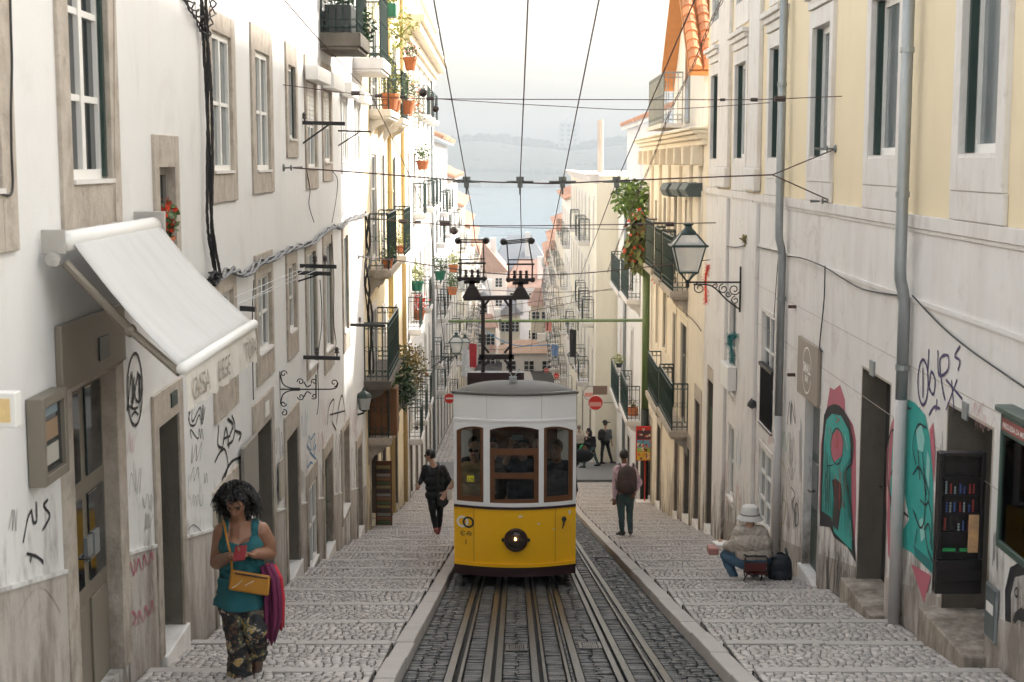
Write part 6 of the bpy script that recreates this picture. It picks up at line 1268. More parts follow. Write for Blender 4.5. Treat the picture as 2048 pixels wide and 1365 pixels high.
# bins of magnet rack by ochre house doors
r = rect(-1, 746, 762, 893, 1042); root = thing('postcard_rack', wp(-1, r[0], r[2], 0), 'tall souvenir rack by the ochre house door', 'rack'); q = MB(); ya = r[0]; q.box(wx(-1, ya) + .05, wx(-1, ya) + .4, ya, ya + .05, r[2], r[3] - .1); q.build('frame', M['wood'], root); rg = random.Random(2)
for k in range(16):
    q = MB(); z = r[2] + .08 + k * (r[3] - r[2] - .25) / 16; q.box(wx(-1, ya) + .08, wx(-1, ya) + .37, ya - .03, ya - .005, z, z + .06); q.build('card_row', mat('cards%d' % (k % 5), [(.3, .24, .1), (.1, .13, .06), (.26, .13, .06), (.3, .28, .24), (.08, .06, .05)][k % 5], .5, .5, 30), root)

# ------------------------------------------------------------------ washing and bunting down the street
def washing(px, py, w_, h_, Y, col, lab, i, n=1):
    p = at(px, py, Y); q = MB(); K = 8; vs = []
    for j in range(5):
        for k in range(K + 1): t = k / K; vs.append((p.x + (t - .5) * w_ * (1 - .1 * j / 4), Y + .04 * math.sin(t * 9 + j * .6), p.z - h_ * j / 4 + .02 * math.sin(t * 5)))
    q.add(vs, [[j * (K + 1) + k, j * (K + 1) + k + 1, (j + 1) * (K + 1) + k + 1, (j + 1) * (K + 1) + k] for j in range(4) for k in range(K)]); simple('washing', q, mat('washing%d' % i, col, .85, .35, 6), lab, 'laundry', 'washing hung out down the street', recalc=False)
for i, (px, py, w_, h_, Y, col, lab) in enumerate(((946, 688, .35, 1.1, 66, (.5, .04, .05), 'red tartan cloth hanging left of the collector portal'), (934, 700, .5, 1.3, 68, (.72, .74, .78), 'white sheet hanging left of the collector portal'), (925, 560, .3, .6, 70, (.75, .74, .7), 'white washing high on the left side'), (1097, 640, .5, .9, 110, (.72, .3, .26), 'reddish cloth on a far right balcony'), (1110, 690, .5, .8, 100, (.2, .3, .5), 'blue washing on a far right balcony'), (985, 690, .9, .8, 160, (.7, .5, .45), 'pale pink washing between the portal legs'), (1146, 660, .3, 1.2, 62, (.03, .03, .03), 'black banner hanging from the green arm'))): washing(px, py, w_, h_, Y, col, lab, i)
wire('bunting_line', [at(960, 655, 90), at(1000, 680, 92), at(1040, 692, 95), at(1100, 690, 100)], .03, 'blue rope sagging across the street behind the portal', m=mat('rope_blue', (.05, .3, .6), .7)); wire('bunting_line', [at(920, 690, 80), at(1000, 700, 85), at(1080, 685, 95), at(1130, 668, 100)], .015, 'thin clothes line sagging across the street behind the tram', m=CABW)
# ------------------------------------------------------------------ pots and plants
def leaves(q, c, r, n, s, rg, droop=0., flat=.5):
    for k in range(n):
        while True:
            d = Vector((rg.uniform(-1, 1), rg.uniform(-1, 1), rg.uniform(-1, 1)))
            if d.length < 1: break
        d = d * (.55 + .45 * d.length); p = Vector(c) + Vector((d.x * r[0], d.y * r[1], d.z * r[2])); t = Vector((rg.gauss(0, 1), rg.gauss(0, 1), rg.gauss(0, .6) - droop)).normalized(); b = t.cross(Vector((rg.gauss(0, 1), rg.gauss(0, 1), rg.gauss(0, 1)))).normalized(); L_ = s * rg.uniform(.6, 1.3); w_ = L_ * flat * .5
        q.add([p, p + t * L_ * .5 + b * w_, p + t * L_, p + t * L_ * .5 - b * w_], [[0, 1, 2, 3]])
def blades(q, c, n, L_, w_, rg, up=.6):
    for k in range(n):
        a = rg.uniform(0, 6.28); e = rg.uniform(-.1, 1) * up; d = Vector((math.cos(a) * math.cos(e), math.sin(a) * math.cos(e), math.sin(e))); s_ = d.cross(Vector((0, 0, 1))).normalized() * w_; c = Vector(c); l = L_ * rg.uniform(.7, 1.1)
        q.add([c - s_, c + s_, c + d * l * .6 + s_ * .8, c + d * l * .6 - s_ * .8, c + d * l + Vector((0, 0, -l * .18))], [[0, 1, 2, 3], [3, 2, 4]])
def pot(root, p, r, h, m): q = MB(); q.lathe(p, [(r * .7, 0), (r * .95, h * .8), (r * 1.08, h * .8), (r * 1.08, h), (r * .92, h), (r * .9, h * .85)], 14); return q.build('pot', m, root)
def potplant(p, lab, r=.14, h=.25, m=None, leaf=None, fl=None, fr=(.25, .25, .25), n=160, s=.08, nf=25, trough=None, seed=1, blade=0, droop=0, off=0., fs=.05, grp='pot plants on the balconies'):
    p = Vector(p); rg = random.Random(seed); root = thing('pot_plant', p, lab, 'plant', grp)
    if trough: q = MB(); q.box(p.x - trough[0], p.x + trough[0], p.y - trough[1], p.y + trough[1], p.z, p.z + h); q.build('trough', m or M['terra'], root, bev=.02)
    elif r: pot(root, p, r, h, m or M['terra'])
    c = p + Vector((0, 0, h + fr[2] * .7 + off))
    if n or blade:
        q = MB()
        if n: leaves(q, c, fr, n, s, rg, droop)
        if blade: blades(q, p + Vector((0, 0, h)), blade, fr[2] * 2, .018, rg)
        q.build('foliage', leaf or M['leaf'], root, recalc=False)
    if fl: q = MB(); leaves(q, c, [f * 1.1 for f in fr], nf, fs, rg, 0, 1.0); q.build('flowers', fl, root, recalc=False)
    return root
def bal(k, fy, d=.3): b = BL_[k]; return wp(-1, b[1] + (b[2] - b[1]) * fy, b[3], d)
# geranium in the niche window
potplant(onW(-1, 332, 505, .02), 'red geranium standing in the small niche window above the awning', .07, .12, fl=M['red'], fr=(.08, .16, .17), n=140, s=.07, nf=70, seed=2, off=.02)
b = BL_['top']; zt_ = b[3]
potplant(wp(-1, b[1] + .45, zt_, .27), 'dark planter with dense foliage on the topmost left balcony', trough=(.2, .42), h=.42, m=mat('planter_black', (.02, .025, .025), .5), leaf=M['leafd'], fr=(.34, .85, .55), n=1500, s=.09, seed=3, off=.1)
potplant(wp(-1, b[2] - .1, zt_ - .12, .5), 'dark foliage spilling over the end of the topmost left balcony', 0, .02, leaf=M['leafd'], fr=(.2, .5, .4), n=600, s=.08, seed=4)
potplant(bal('up', .15, .4), 'large terracotta pot at the near end of the flowered left balcony', .2, .34, leaf=M['leafy'], fr=(.25, .35, .6), n=260, s=.07, seed=5)
potplant(bal('up', .6, .42), 'terracotta pot with trailing plant further along the flowered left balcony', .15, .26, leaf=M['leaf'], fr=(.25, .3, .35), n=200, s=.07, seed=6)
potplant(bal('up2', .3, .5) + Vector((0, 0, .1)), 'terracotta pot on the second flowered left balcony', .19, .32, leaf=M['leaf'], fr=(.25, .5, .4), n=260, s=.07, seed=7)
potplant(bal('up2', .1, .62) + Vector((0, 0, 1.1)), 'terracotta pot with pink flowers on the second balcony rail', .16, .3, leaf=M['leaf'], fl=mat('pink_petal', (.7, .12, .2), .6), fr=(.2, .5, .2), n=180, s=.07, seed=8)
potplant(at(800, 165, 36.5) , 'spiky yellow green yucca rising above the flowered balcony', 0, .05, leaf=M['leafy'], fr=(.3, .3, .36), n=0, blade=70, seed=9)
potplant(at(793, 100, 36.5) , 'second spiky yellow green yucca below the cornice', 0, .05, leaf=M['leafy'], fr=(.3, .3, .34), n=0, blade=60, seed=39)
potplant(at(800, 60, 34) - Vector((0, 0, .2)), 'bushy yellow green plant at the top of the ochre house', 0, .05, leaf=M['leafy'], fr=(.5, .6, .4), n=300, s=.1, seed=10, blade=40)
potplant(at(778, 35, 31.5), 'green balcony trough at the top of the ochre house', trough=(.16, .2), h=.28, m=mat('trough_green', (.01, .14, .08), .5), leaf=M['leafy'], fr=(.25, .35, .25), n=140, s=.1, seed=11)
potplant(at(830, 220, 39.5), 'grey green shrub with orange flowers hanging over the balcony', 0, .02, leaf=mat('leaf_silver', (.24, .28, .2), .6, .3, 9, island=.4), fl=M['orange'], fr=(.3, .8, .75), n=700, s=.08, nf=60, seed=12, off=-.3, droop=.3, fs=.08)
potplant(at(822, 235, 37.5), 'cluster of orange flowers trailing from the upper left balconies', 0, .02, leaf=M['orange'], fr=(.28, .5, .35), n=45, s=.09, seed=13, droop=.5)
potplant(bal('mid', .2, .35), 'small green pot plant inside the middle left balcony', .12, .2, leaf=M['leaf'], fr=(.18, .2, .25), n=150, s=.07, blade=16, seed=14)
potplant(bal('mid2', .3, .3), 'bright green plant in the second middle balcony', .12, .2, leaf=M['leafy'], fr=(.18, .25, .2), n=150, s=.07, seed=15)
potplant(bal('lowest', .2, .3) , 'tall square terracotta jar in the lowest left balcony', trough=(.28, .28), h=.98, m=mat('jar_brown', (.20, .085, .03), .6, .3, 7, .2, 30), leaf=M['leaf'], fr=(.3, .5, .2), n=420, s=.1, seed=16, blade=26)
potplant(bal('lowest', .8, .62) + Vector((0, 0, .3)), 'green ferny plant climbing the end of the lowest left balcony', 0, .05, leaf=M['leafd'], fr=(.25, .5, .6), n=500, s=.1, seed=17, blade=20)
potplant(bal('plant', .4, .5), 'olive brown leafy bush filling the small left balcony', trough=(.15, .6), h=.22, m=M['stoned'], leaf=M['leafo'], fl=M['red'], fr=(.45, 1.3, .62), n=1500, s=.085, nf=24, seed=18)
for i, (px, py, Y, m_, lf, lab) in enumerate(((834, 582, 45, 'trough_green', M['leafy'], 'green trough hooked on the far left balcony rail'), (880, 560, 50, 'trough_green', M['leaf'], 'green hanging pot further down the left side'), (845, 340, 47, 'terracotta', M['leaf'], 'terracotta pot on the small bracketed balcony'), (838, 640, 46, 'terracotta', M['red'], 'terracotta pots with red flowers in a far left balcony'), (905, 590, 58, 'terracotta', M['leaf'], 'small terracotta pot beside the left collector'), (907, 545, 60, 'terracotta', M['leafy'], 'small orange pot above the left lantern'))):
    potplant(at(px, py, Y), lab, .2, .3, MATS[m_], leaf=lf, fr=(.3, .4, .35), n=200, s=.1, seed=20 + i)
# right side plants
y = 43.0
potplant(at(1262, 440, y), 'leafy green tree like plant leaning over the green pole', 0, .05, leaf=mat('leaf_fresh', (.16, .26, .05), .5, .35, 9, island=.4), fr=(.55, .7, .62), n=850, s=.17, seed=30, off=.15, droop=.5, grp='plants on the right')
q = MB(); q.tube(curve_pts([at(1300, 470, y), at(1290, 430, y), at(1275, 395, y), at(1262, 370, y)], 5), .03, 6); q.tube(curve_pts([at(1295, 440, y), at(1270, 425, y), at(1250, 410, y)], 5), .02, 6); q.build('stem', M['woodg'], bpy.data.objects[[o.name for o in C.objects if o.name.startswith('pot_plant')][-1]])
rr_ = potplant(at(1278, 520, 41.5), 'hanging cactus with scarlet flowers beside the green pole', 0, .05, leaf=mat('leaf_cactus', (.15, .17, .05), .6, .3, 9, island=.4), fl=M['red'], fr=(.38, .5, .85), n=520, s=.3, nf=190, seed=31, off=-.1, droop=1.8, fs=.1, grp='plants on the right')
potplant(at(1307, 560, 40.5), 'stray scarlet flowers hanging right of the green pole', 0, .02, leaf=M['red'], fr=(.15, .2, .35), n=50, s=.09, seed=32, grp='plants on the right')
potplant(at(1238, 735, 50), 'small green planter on the upper rail of the white balcony house', .12, .14, M['green'], leaf=M['leafy'], fr=(.2, .25, .2), n=120, s=.09, seed=33, grp='plants on the right')
potplant(at(1266, 834, 46.2), 'terracotta pot in the lower balcony behind the menu sign', .2, .3, leaf=M['leafo'], fr=(.16, .2, .18), n=60, s=.1, seed=34, grp='plants on the right')
potplant(at(1497, 486, onW(1, 1497, 486).y - .1), 'dry weeds growing on the string course by the downpipe', 0, .01, leaf=M['leafo'], fr=(.1, .25, .08), n=80, s=.1, seed=35, blade=24, grp='plants on the right')
# ------------------------------------------------------------------ people
def tubecap(q, p0, p1, r0, r1, n=12):
    p0, p1 = Vector(p0), Vector(p1); d = p1 - p0; L_ = d.length; t = d.normalized() if L_ > 1e-6 else Vector((0, 0, 1)); P = []; R_ = []
    for a in (-90, -60, -30, 0): P.append(p0 + t * r0 * math.sin(math.radians(a))); R_.append(max(r0 * math.cos(math.radians(a)), 1e-4))
    for a in (0, 30, 60, 90): P.append(p1 + t * r1 * math.sin(math.radians(a))); R_.append(max(r1 * math.cos(math.radians(a)), 1e-4))
    q.tube(P, R_, n)
class Body:
    def __init__(s, vox=.008): s.pr = []; s.vox = vox
    def cap(s, p0, p1, r0, r1, reg): s.pr.append(('c', Vector(p0), Vector(p1), r0, r1, reg)); return s
    def ell(s, c, r, reg, R=None): s.pr.append(('e', Vector(c), Vector(r), R or Matrix.Identity(3), 0, reg)); return s
    def limb(s, pts, rs, regs):
        for i in range(len(pts) - 1): s.cap(pts[i], pts[i + 1], rs[i], rs[i + 1], regs[i] if isinstance(regs, (list, tuple)) else regs)
    def head(s, c, fwd, up=(0, 0, 1), k=1.0, reg='skin'):
        """skull, jaw, brow, nose, lips, ears; c is the middle of the head"""
        c = Vector(c); f = Vector(fwd).normalized(); u = Vector(up); u = (u - f * u.dot(f)).normalized(); r = f.cross(u).normalized(); R_ = Matrix((r, f, u)).transposed(); s.hf = (c, r, f, u, k)
        s.ell(c + u * .025 * k, (.074 * k, .092 * k, .09 * k), reg, R_); s.ell(c + f * .018 * k - u * .045 * k, (.058 * k, .068 * k, .068 * k), reg, R_); s.cap(c + f * .06 * k - u * .095 * k, c + f * .05 * k - u * .07 * k, .024 * k, .035 * k, reg)
        s.cap(c + f * .085 * k + u * .012 * k, c + f * .108 * k - u * .028 * k, .010 * k, .014 * k, reg); s.cap(c + f * .083 * k + r * .03 * k + u * .028 * k, c + f * .083 * k - r * .03 * k + u * .028 * k, .013 * k, .013 * k, reg)
        s.cap(c + f * .083 * k + r * .018 * k - u * .056 * k, c + f * .083 * k - r * .018 * k - u * .056 * k, .009 * k, .009 * k, 'lips')
        for sg in (-1, 1): s.ell(c + r * sg * .076 * k - f * .008 * k - u * .004 * k, (.010 * k, .02 * k, .032 * k), reg, R_); s.ell(c + r * sg * .036 * k + f * .03 * k - u * .02 * k, (.03 * k, .045 * k, .03 * k), reg, R_)
    def hand(s, w, d, nrm, side, curl=.6, k=1.0, reg='skin'):
        """wrist, direction of the palm, palm normal (the way the fingers curl), thumb side sign"""
        w, d = Vector(w), Vector(d).normalized(); nrm = Vector(nrm); nrm = (nrm - d * nrm.dot(d)).normalized(); x = d.cross(nrm).normalized() * side
        for t in (-.027, -.009, .009, .027): s.cap(w + x * t * .7 * k + d * .01 * k, w + x * t * k + d * .085 * k, .014 * k, .0125 * k, reg)
        for i, (t, L_) in enumerate(((.030, .068), (.010, .078), (-.010, .072), (-.029, .055))):
            p = w + x * t * k + d * .088 * k; a = .25 * curl; dd = d
            for sg, rr in ((.45, .0098), (.32, .0088), (.23, .0080)):
                a += curl * (.55 if sg > .4 else .7); dd = d * math.cos(a) + nrm * math.sin(a); e = p + dd * L_ * sg * k; s.cap(p, e, rr * k, rr * .93 * k, reg); p = e
        p = w + x * .022 * k + d * .018 * k; dd = (d * .55 + x * .75 + nrm * .3).normalized()
        for sg, rr in ((.038, .0125), (.03, .0105), (.024, .0095)): e = p + dd * sg * k; s.cap(p, e, rr * k, rr * .9 * k, reg); p = e; dd = (dd * .8 + d * .35 + nrm * .25 * curl).normalized()
    def foot(s, a, fwd, reg='shoe', L_=.25, h=.05, up=(0, 0, 1)):
        a = Vector(a); f = Vector(fwd).normalized(); u = Vector(up); s.cap(a - f * .05 - u * (.07 - h), a + f * .07 - u * (.075 - h), .045, .045, reg); s.cap(a + f * .05 - u * (.075 - h * .85), a + f * (L_ - .10) - u * (.082 - h * .75), .043, .034, reg)
    def build(s, root, mats, off={}, fold={}, name='body'):
        q = MB()
        for p in s.pr:
            if p[0] == 'c': tubecap(q, p[1], p[2], p[3], p[4])
            else: q.ell(p[1], p[2], 16, 12, p[3])
        o = q.build('tmp_body', [], recalc=True); m = o.modifiers.new('r', 'REMESH'); m.mode = 'VOXEL'; m.voxel_size = s.vox; m2 = o.modifiers.new('s', 'SMOOTH'); m2.factor = .5; m2.iterations = 3
        dg = bpy.context.evaluated_depsgraph_get(); me = bpy.data.meshes.new_from_object(o.evaluated_get(dg)); old = o.data; bpy.data.objects.remove(o); bpy.data.meshes.remove(old); me.name = name
        n = len(me.vertices); V = np.empty(n * 3, dtype=np.float32); me.vertices.foreach_get('co', V); V = V.reshape(-1, 3).astype(float); D = np.full((len(s.pr), n), 9.)
        for i, p in enumerate(s.pr):
            if p[0] == 'c':
                a, b = np.array(p[1]), np.array(p[2]); ab = b - a; t = np.clip(((V - a) @ ab) / max(ab @ ab, 1e-9), 0, 1); D[i] = np.linalg.norm(V - a - t[:, None] * ab, axis=1) - (p[3] + (p[4] - p[3]) * t)
            else: L_ = (V - np.array(p[1])) @ np.array(p[3]); rr = np.array(p[2]); k = np.linalg.norm(L_ / rr, axis=1); D[i] = (k - 1) * rr.min()
        reg = [s.pr[i][5] for i in range(len(s.pr))]; near = D.argmin(0); R_ = np.array([list(mats).index(reg[i]) for i in near])
        if hasattr(s, 'rule'): R_ = s.rule(V, R_, list(mats))
        N = np.empty(n * 3, dtype=np.float32); me.vertices.foreach_get('normal', N); N = N.reshape(-1, 3); keys = list(mats)
        for k_, d in off.items():
            sel = np.where(R_ == keys.index(k_))[0]; fa = fold.get(k_, 0); v = V[sel]; x_, y_, z_ = v[:, 0], v[:, 1], v[:, 2]
            w1 = np.sin(x_ * 31 + 2.1 * np.sin(z_ * 13) + y_ * 17) * np.sin(z_ * 19 + 2 * np.sin(y_ * 23 + x_ * 11)); w2 = np.sin(x_ * 67 + z_ * 41 + 3 * np.sin(y_ * 37)) * np.sin(z_ * 73 - x_ * 29)
            V[sel] = v + N[sel] * (d + fa * (.55 * w1 + .3 * w2))[:, None]
        me.vertices.foreach_set('co', V.astype(np.float32).ravel())
        for k_ in keys: me.materials.append(mats[k_])
        lv = np.empty(len(me.loops), dtype=np.int32); me.loops.foreach_get('vertex_index', lv); ls = np.empty(len(me.polygons), dtype=np.int32); me.polygons.foreach_get('loop_start', ls)
        me.polygons.foreach_set('material_index', R_[lv[ls]].astype(np.int32)); me.polygons.foreach_set('use_smooth', [True] * len(me.polygons)); me.update(); o = bpy.data.objects.new(name, me); link(o, root); return o
def face(root, b, m_eye=None, hair=None, glasses=None):
    c, r, f, u, k = b.hf
    for sg in (-1, 1):
        q = MB(); q.ell(c + r * sg * .031 * k + f * .083 * k + u * .006 * k, (.012 * k, .010 * k, .007 * k), 10, 8, Matrix((r, f, u)).transposed()); q.build('eye', mat('eye_dark', (.05, .03, .02), .2), root)
        if hair: q = MB(); q.cap = None; q.tube([c + r * sg * .018 * k + f * .096 * k + u * .028 * k, c + r * sg * .034 * k + f * .095 * k + u * .034 * k, c + r * sg * .05 * k + f * .084 * k + u * .028 * k], .0045 * k, 5); q.build('eyebrow', hair, root)
    if glasses:
        q = MB()
        for sg in (-1, 1): q.ell(c + r * sg * .034 * k + f * .098 * k + u * .006 * k, (.03 * k, .006 * k, .022 * k), 12, 8, Matrix((r, f, u)).transposed()); q.tube([c + r * sg * .06 * k + f * .09 * k + u * .012 * k, c + r * sg * .08 * k + u * .012 * k], .004 * k, 5)
        q.tube([c + r * .015 * k + f * .1 * k + u * .008 * k, c - r * .015 * k + f * .1 * k + u * .008 * k], .004 * k, 5); q.build('glasses', glasses, root)
def short_hair(root, b, m, top=.0, back=1.0):
    c, r, f, u, k = b.hf; R_ = Matrix((r, f, u)).transposed(); q = MB(); nu, nv = 22, 14; rx, ry, rz = .081 * k, .099 * k, .099 * k + top
    vs = []; keep = []
    for i in range(nv + 1):
        th = math.pi * .72 * i / nv + .01
        for j in range(nu):
            ph = 2 * math.pi * j / nu; L_ = Vector((rx * math.sin(th) * math.cos(ph), ry * math.sin(th) * math.sin(ph), rz * math.cos(th)))
            front_ = max(0, math.sin(ph)); lim = math.pi * (.70 - .36 * front_ ** .7); t2 = min(th, lim); L_ = Vector((rx * math.sin(t2) * math.cos(ph), ry * math.sin(t2) * math.sin(ph), rz * math.cos(t2)))
            L_ *= 1 + .03 * noise.noise(L_ * 60); vs.append(c + u * .025 * k - f * .004 + R_ @ L_)
    q.add(vs, [[i * nu + j, (i + 1) * nu + j, (i + 1) * nu + (j + 1) % nu, i * nu + (j + 1) % nu] for i in range(nv) for j in range(nu)] + [list(range(nu))]); return q.build('hair', m, root, smooth=True, recalc=True)
SK1 = mat('skin_tan', (.27, .13, .075), .5, .1, 20, .05, 90); SK2 = mat('skin_fair', (.50, .29, .20), .5, .1, 20, .05, 90); SK3 = mat('skin_brown', (.20, .095, .055), .5, .1, 20, .05, 90); LIP = mat('lips', (.30, .10, .08), .45)
HB = mat('hair_black', (.012, .009, .008), .5, .3, 40); HG = mat('hair_brown', (.05, .03, .02), .5, .3, 40)
# --- woman with the phone, walking uphill towards the camera
Y = onG(484, 1358).y; J = lambda px, py, d=0: at(px, py, Y + d)
wroot = thing('person', (J(490, 1365).x, Y, zland(Y)), 'woman in teal top and patterned trousers looking at a phone', 'person')
b = Body(.0058)
neck = J(478, 1046, .0); b.head(J(473, 1003, -.07), (-.06, -1, -.62), (0, -.5, 1), .98); b.cap(neck, J(474, 1022, -.04), .056, .05, 'skin'); b.cap(J(478, 1052, .02), neck, .075, .055, 'skin')
shL, shR = J(443, 1064, .02), J(522, 1061, .02); b.limb([J(462, 1056, .01), shL], [.06, .062], 'skin'); b.limb([J(497, 1055, .01), shR], [.06, .062], 'skin')
elL, elR = J(433, 1126, .06), J(540, 1107, .08); wrL, wrR = J(461, 1113, -.25), J(508, 1109, -.25)
b.limb([shL, elL, J(445, 1119, -.06), wrL], [.062, .05, .045, .032], 'skin'); b.limb([shR, J(536, 1085, .05), elR, J(526, 1108, -.06), wrR], [.064, .058, .05, .045, .031], 'skin')
b.hand(wrL, (.75, -.45, -.02), (.25, -.1, .9), 1, .75); b.hand(wrR, (-.75, -.4, .06), (-.2, -.1, .9), -1, .8)
b.ell(J(483, 1085, .02), (.165, .115, .15), 'top'); b.ell(J(466, 1096, -.07), (.082, .085, .08), 'top'); b.ell(J(501, 1095, -.07), (.082, .085, .08), 'top'); b.ell(J(485, 1135, .02), (.155, .12, .16), 'top'); b.ell(J(487, 1185, .02), (.18, .135, .14), 'top'); b.cap(J(484, 1065, .0), J(484, 1085, 0), .1, .12, 'top')
for a_, c_ in (((455, 1200), (470, 1205)), ((520, 1200), (505, 1205))): b.ell(J(a_[0] + (8 if a_[0] < 480 else -10), 1195, .02), (.095, .115, .11), 'pants')
b.limb([J(467, 1212), J(476, 1280, -.02), J(480, 1325, .0), J(480, 1350, .0)], [.11, .085, .085, .09], 'pants'); b.limb([J(510, 1210), J(512, 1262, -.10), J(513, 1306, .06)], [.105, .082, .078], 'pants')
b.cap(J(513, 1306, .06), J(512, 1322, .12), .04, .036, 'skin'); b.foot(J(511, 1332, .12), (-.05, -.75, -.5), 'shoe', .24, .03, (0, -.5, .85)); b.foot(J(482, 1346, 0), (-.05, -1, -.05), 'shoe', .24)
def rule(V, R_, keys):
    kT, kS, kP = keys.index('top'), keys.index('skin'), keys.index('pants'); zn = J(484, 1082).z; xc = J(484, 1082).x
    neckline = (V[:, 2] > zn + .35 * np.abs(V[:, 0] - xc) * (np.abs(V[:, 0] - xc) < .085) + 9 * (np.abs(V[:, 0] - xc) > .085)) & (V[:, 1] < Y + .05); R_ = np.where((R_ == kT) & neckline, kS, R_)
    strap = (R_ == kS) & (V[:, 2] < J(0, 1052).z + .05) & (V[:, 2] > zn - .02) & (np.abs(np.abs(V[:, 0] - xc) - .105) < .026) & (V[:, 1] > Y - .17); R_ = np.where(strap, kT, R_)
    return np.where((R_ == kT) & (V[:, 2] < J(0, 1225).z), kP, R_)
b.rule = rule
pm = mat('patterned_trousers', (.025, .022, .02), .7, .2, 10); t_ = pm.node_tree; tc_ = _n(t_, 'TexCoord'); vo = _n(t_, 'TexVoronoi', Scale=17.0); t_.links.new(tc_.outputs['Object'], vo.inputs['Vector']); cr = _n(t_, 'ValToRGB'); sx = _n(t_, 'SeparateColor'); t_.links.new(vo.outputs['Color'], sx.inputs[0]); nn = _n(t_, 'TexNoise', Scale=38.0, Detail=3.0); t_.links.new(tc_.outputs['Object'], nn.inputs['Vector']); ad = _n(t_, 'Math', operation='MULTIPLY_ADD'); t_.links.new(nn.outputs['Fac'], ad.inputs[0]); ad.inputs[1].default_value = .9; t_.links.new(sx.outputs[0], ad.inputs[2]); sb = _n(t_, 'Math', operation='SUBTRACT'); t_.links.new(ad.outputs[0], sb.inputs[0]); sb.inputs[1].default_value = .42; t_.links.new(sb.outputs[0], cr.inputs[0]); cr.color_ramp.interpolation = 'CONSTANT'
els = cr.color_ramp.elements; els[0].color = (.012, .012, .014, 1); els[1].position = .5; els[1].color = (.10, .05, .025, 1)
for p_, c_ in ((.62, (.05, .10, .09, 1)), (.72, (.42, .26, .05, 1)), (.82, (.4, .33, .25, 1)), (.9, (.02, .02, .025, 1))): e = els.new(p_); e.color = c_
t_.links.new(cr.outputs[0], t_.nodes['Principled BSDF'].inputs['Base Color'])
TEAL = mat('teal_jersey', (.006, .095, .11), .8, .15, 10, .1, 120)
b.build(wroot, {'skin': SK1, 'top': TEAL, 'pants': pm, 'shoe': mat('sandal_brown', (.05, .02, .012), .6), 'lips': LIP}, {'top': .012, 'pants': .004}, {'top': .012, 'pants': .012}); face(wroot, b, hair=HB)
# top hem as a loose skirt of cloth
q = MB(); n = 36; vs = []; rg = random.Random(1)
for j in range(6):
    f = j / 5; c = J(486, 1150 + 58 * f, .02)
    for i in range(n): a = 2 * math.pi * i / n; rr = 1 + .045 * math.sin(a * 7 + j * .5) * (.3 + .7 * f) + .02 * math.sin(a * 13 - j); vs.append(c + Vector(((.170 + .035 * f + .012 * math.sin(f * 9)) * rr * math.cos(a), (.142 + .035 * f) * rr * math.sin(a), -.01 * math.sin(3 * a) * f)))
q.add(vs, [[j * n + i, j * n + (i + 1) % n, (j + 1) * n + (i + 1) % n, (j + 1) * n + i] for j in range(5) for i in range(n)]); q.build('top_hem', TEAL, wroot, smooth=True)
c, r, f, u, k = b.hf; q = MB(); R_ = Matrix((r, f, u)).transposed(); rg = random.Random(5)
q.ell(c + u * .035 - f * .03, (.104, .10, .104), 18, 12, R_)
for i in range(1000):
    while True:
        d = Vector((rg.gauss(0, 1), rg.gauss(0, 1), rg.gauss(0, 1))).normalized()
        if d.y < .1 or d.z > .72: break
    p = c + u * .03 - f * .02 + R_ @ Vector((d.x * .088, d.y * .085, d.z * .095)); L_ = rg.uniform(.07, .135); P = []; ph = rg.uniform(0, 6.28); g = R_ @ d; s1 = g.orthogonal().normalized(); s2 = g.cross(s1)
    for t in np.linspace(0, 1, 8): P.append(p + g * L_ * t * .75 + Vector((0, 0, -1)) * L_ * .7 * t * t + (s1 * math.cos(ph + t * 14) + s2 * math.sin(ph + t * 14)) * .02 * min(1, t * 2))
    q.tube(P, [.0075, .0075, .007, .007, .006, .005, .004, .002], 3, caps=False)
q.build('hair', HB, wroot, recalc=False)
q = MB(); q.tube([c + u * .115 + r * .05 + f * .05, c + u * .128 + f * .055, c + u * .115 - r * .05 + f * .05], .008, 6); q.build('hair_clip', mat('clip_blue', (.2, .3, .42), .3), wroot)
ph = J(480, 1107, -.345); q = MB(); q.obox(ph, (.042, 0, .004), (0, .05, .04), (0, -.004, .005)); simple('phone', q, mat('phone_red', (.22, .02, .025), .4), 'dark red phone held in both hands by the woman', 'phone', bev=.003)
q = MB(); q.lathe(wrR + Vector((-.10, -.06, .012)), [(.012, 0), (.012, .008)], 10, (0, -1, .5)); q.build('ring', mat('ring_pale', (.6, .75, .75), .3), wroot)
BAGM = mat('mustard_leather', (.42, .18, .014), .5, .15, 8, .15, 50); broot = thing('shoulder_bag', J(500, 1190, -.16), 'mustard yellow shoulder bag across the front of the woman', 'bag'); q = MB()
q.hexa([J(456, 1180, -.12), J(537, 1193, -.12), J(537, 1193, -.19), J(456, 1180, -.19), J(462, 1139, -.12), J(541, 1152, -.12), J(541, 1152, -.18), J(462, 1139, -.18)]); q.build('pouch', BAGM, broot, bev=.015)
q = MB(); q.tube(curve_pts([J(446, 1040, .06), J(449, 1050, -.07), J(454, 1080, -.17), J(461, 1110, -.19), J(464, 1142, -.15)], 6), .009, 6); q.build('strap', BAGM, broot); q = MB(); q.tube([J(464, 1177, -.2), J(484, 1162, -.2)], .006, 5); q.tube([J(490, 1172, -.2), J(508, 1162, -.2)], .006, 5); q.build('tassel', mat('tassel_cream', (.6, .42, .22), .7), broot); q = MB(); q.tube([J(470, 1147, -.185), J(535, 1157, -.185)], .006, 5); q.build('zip', M['brown'], broot)
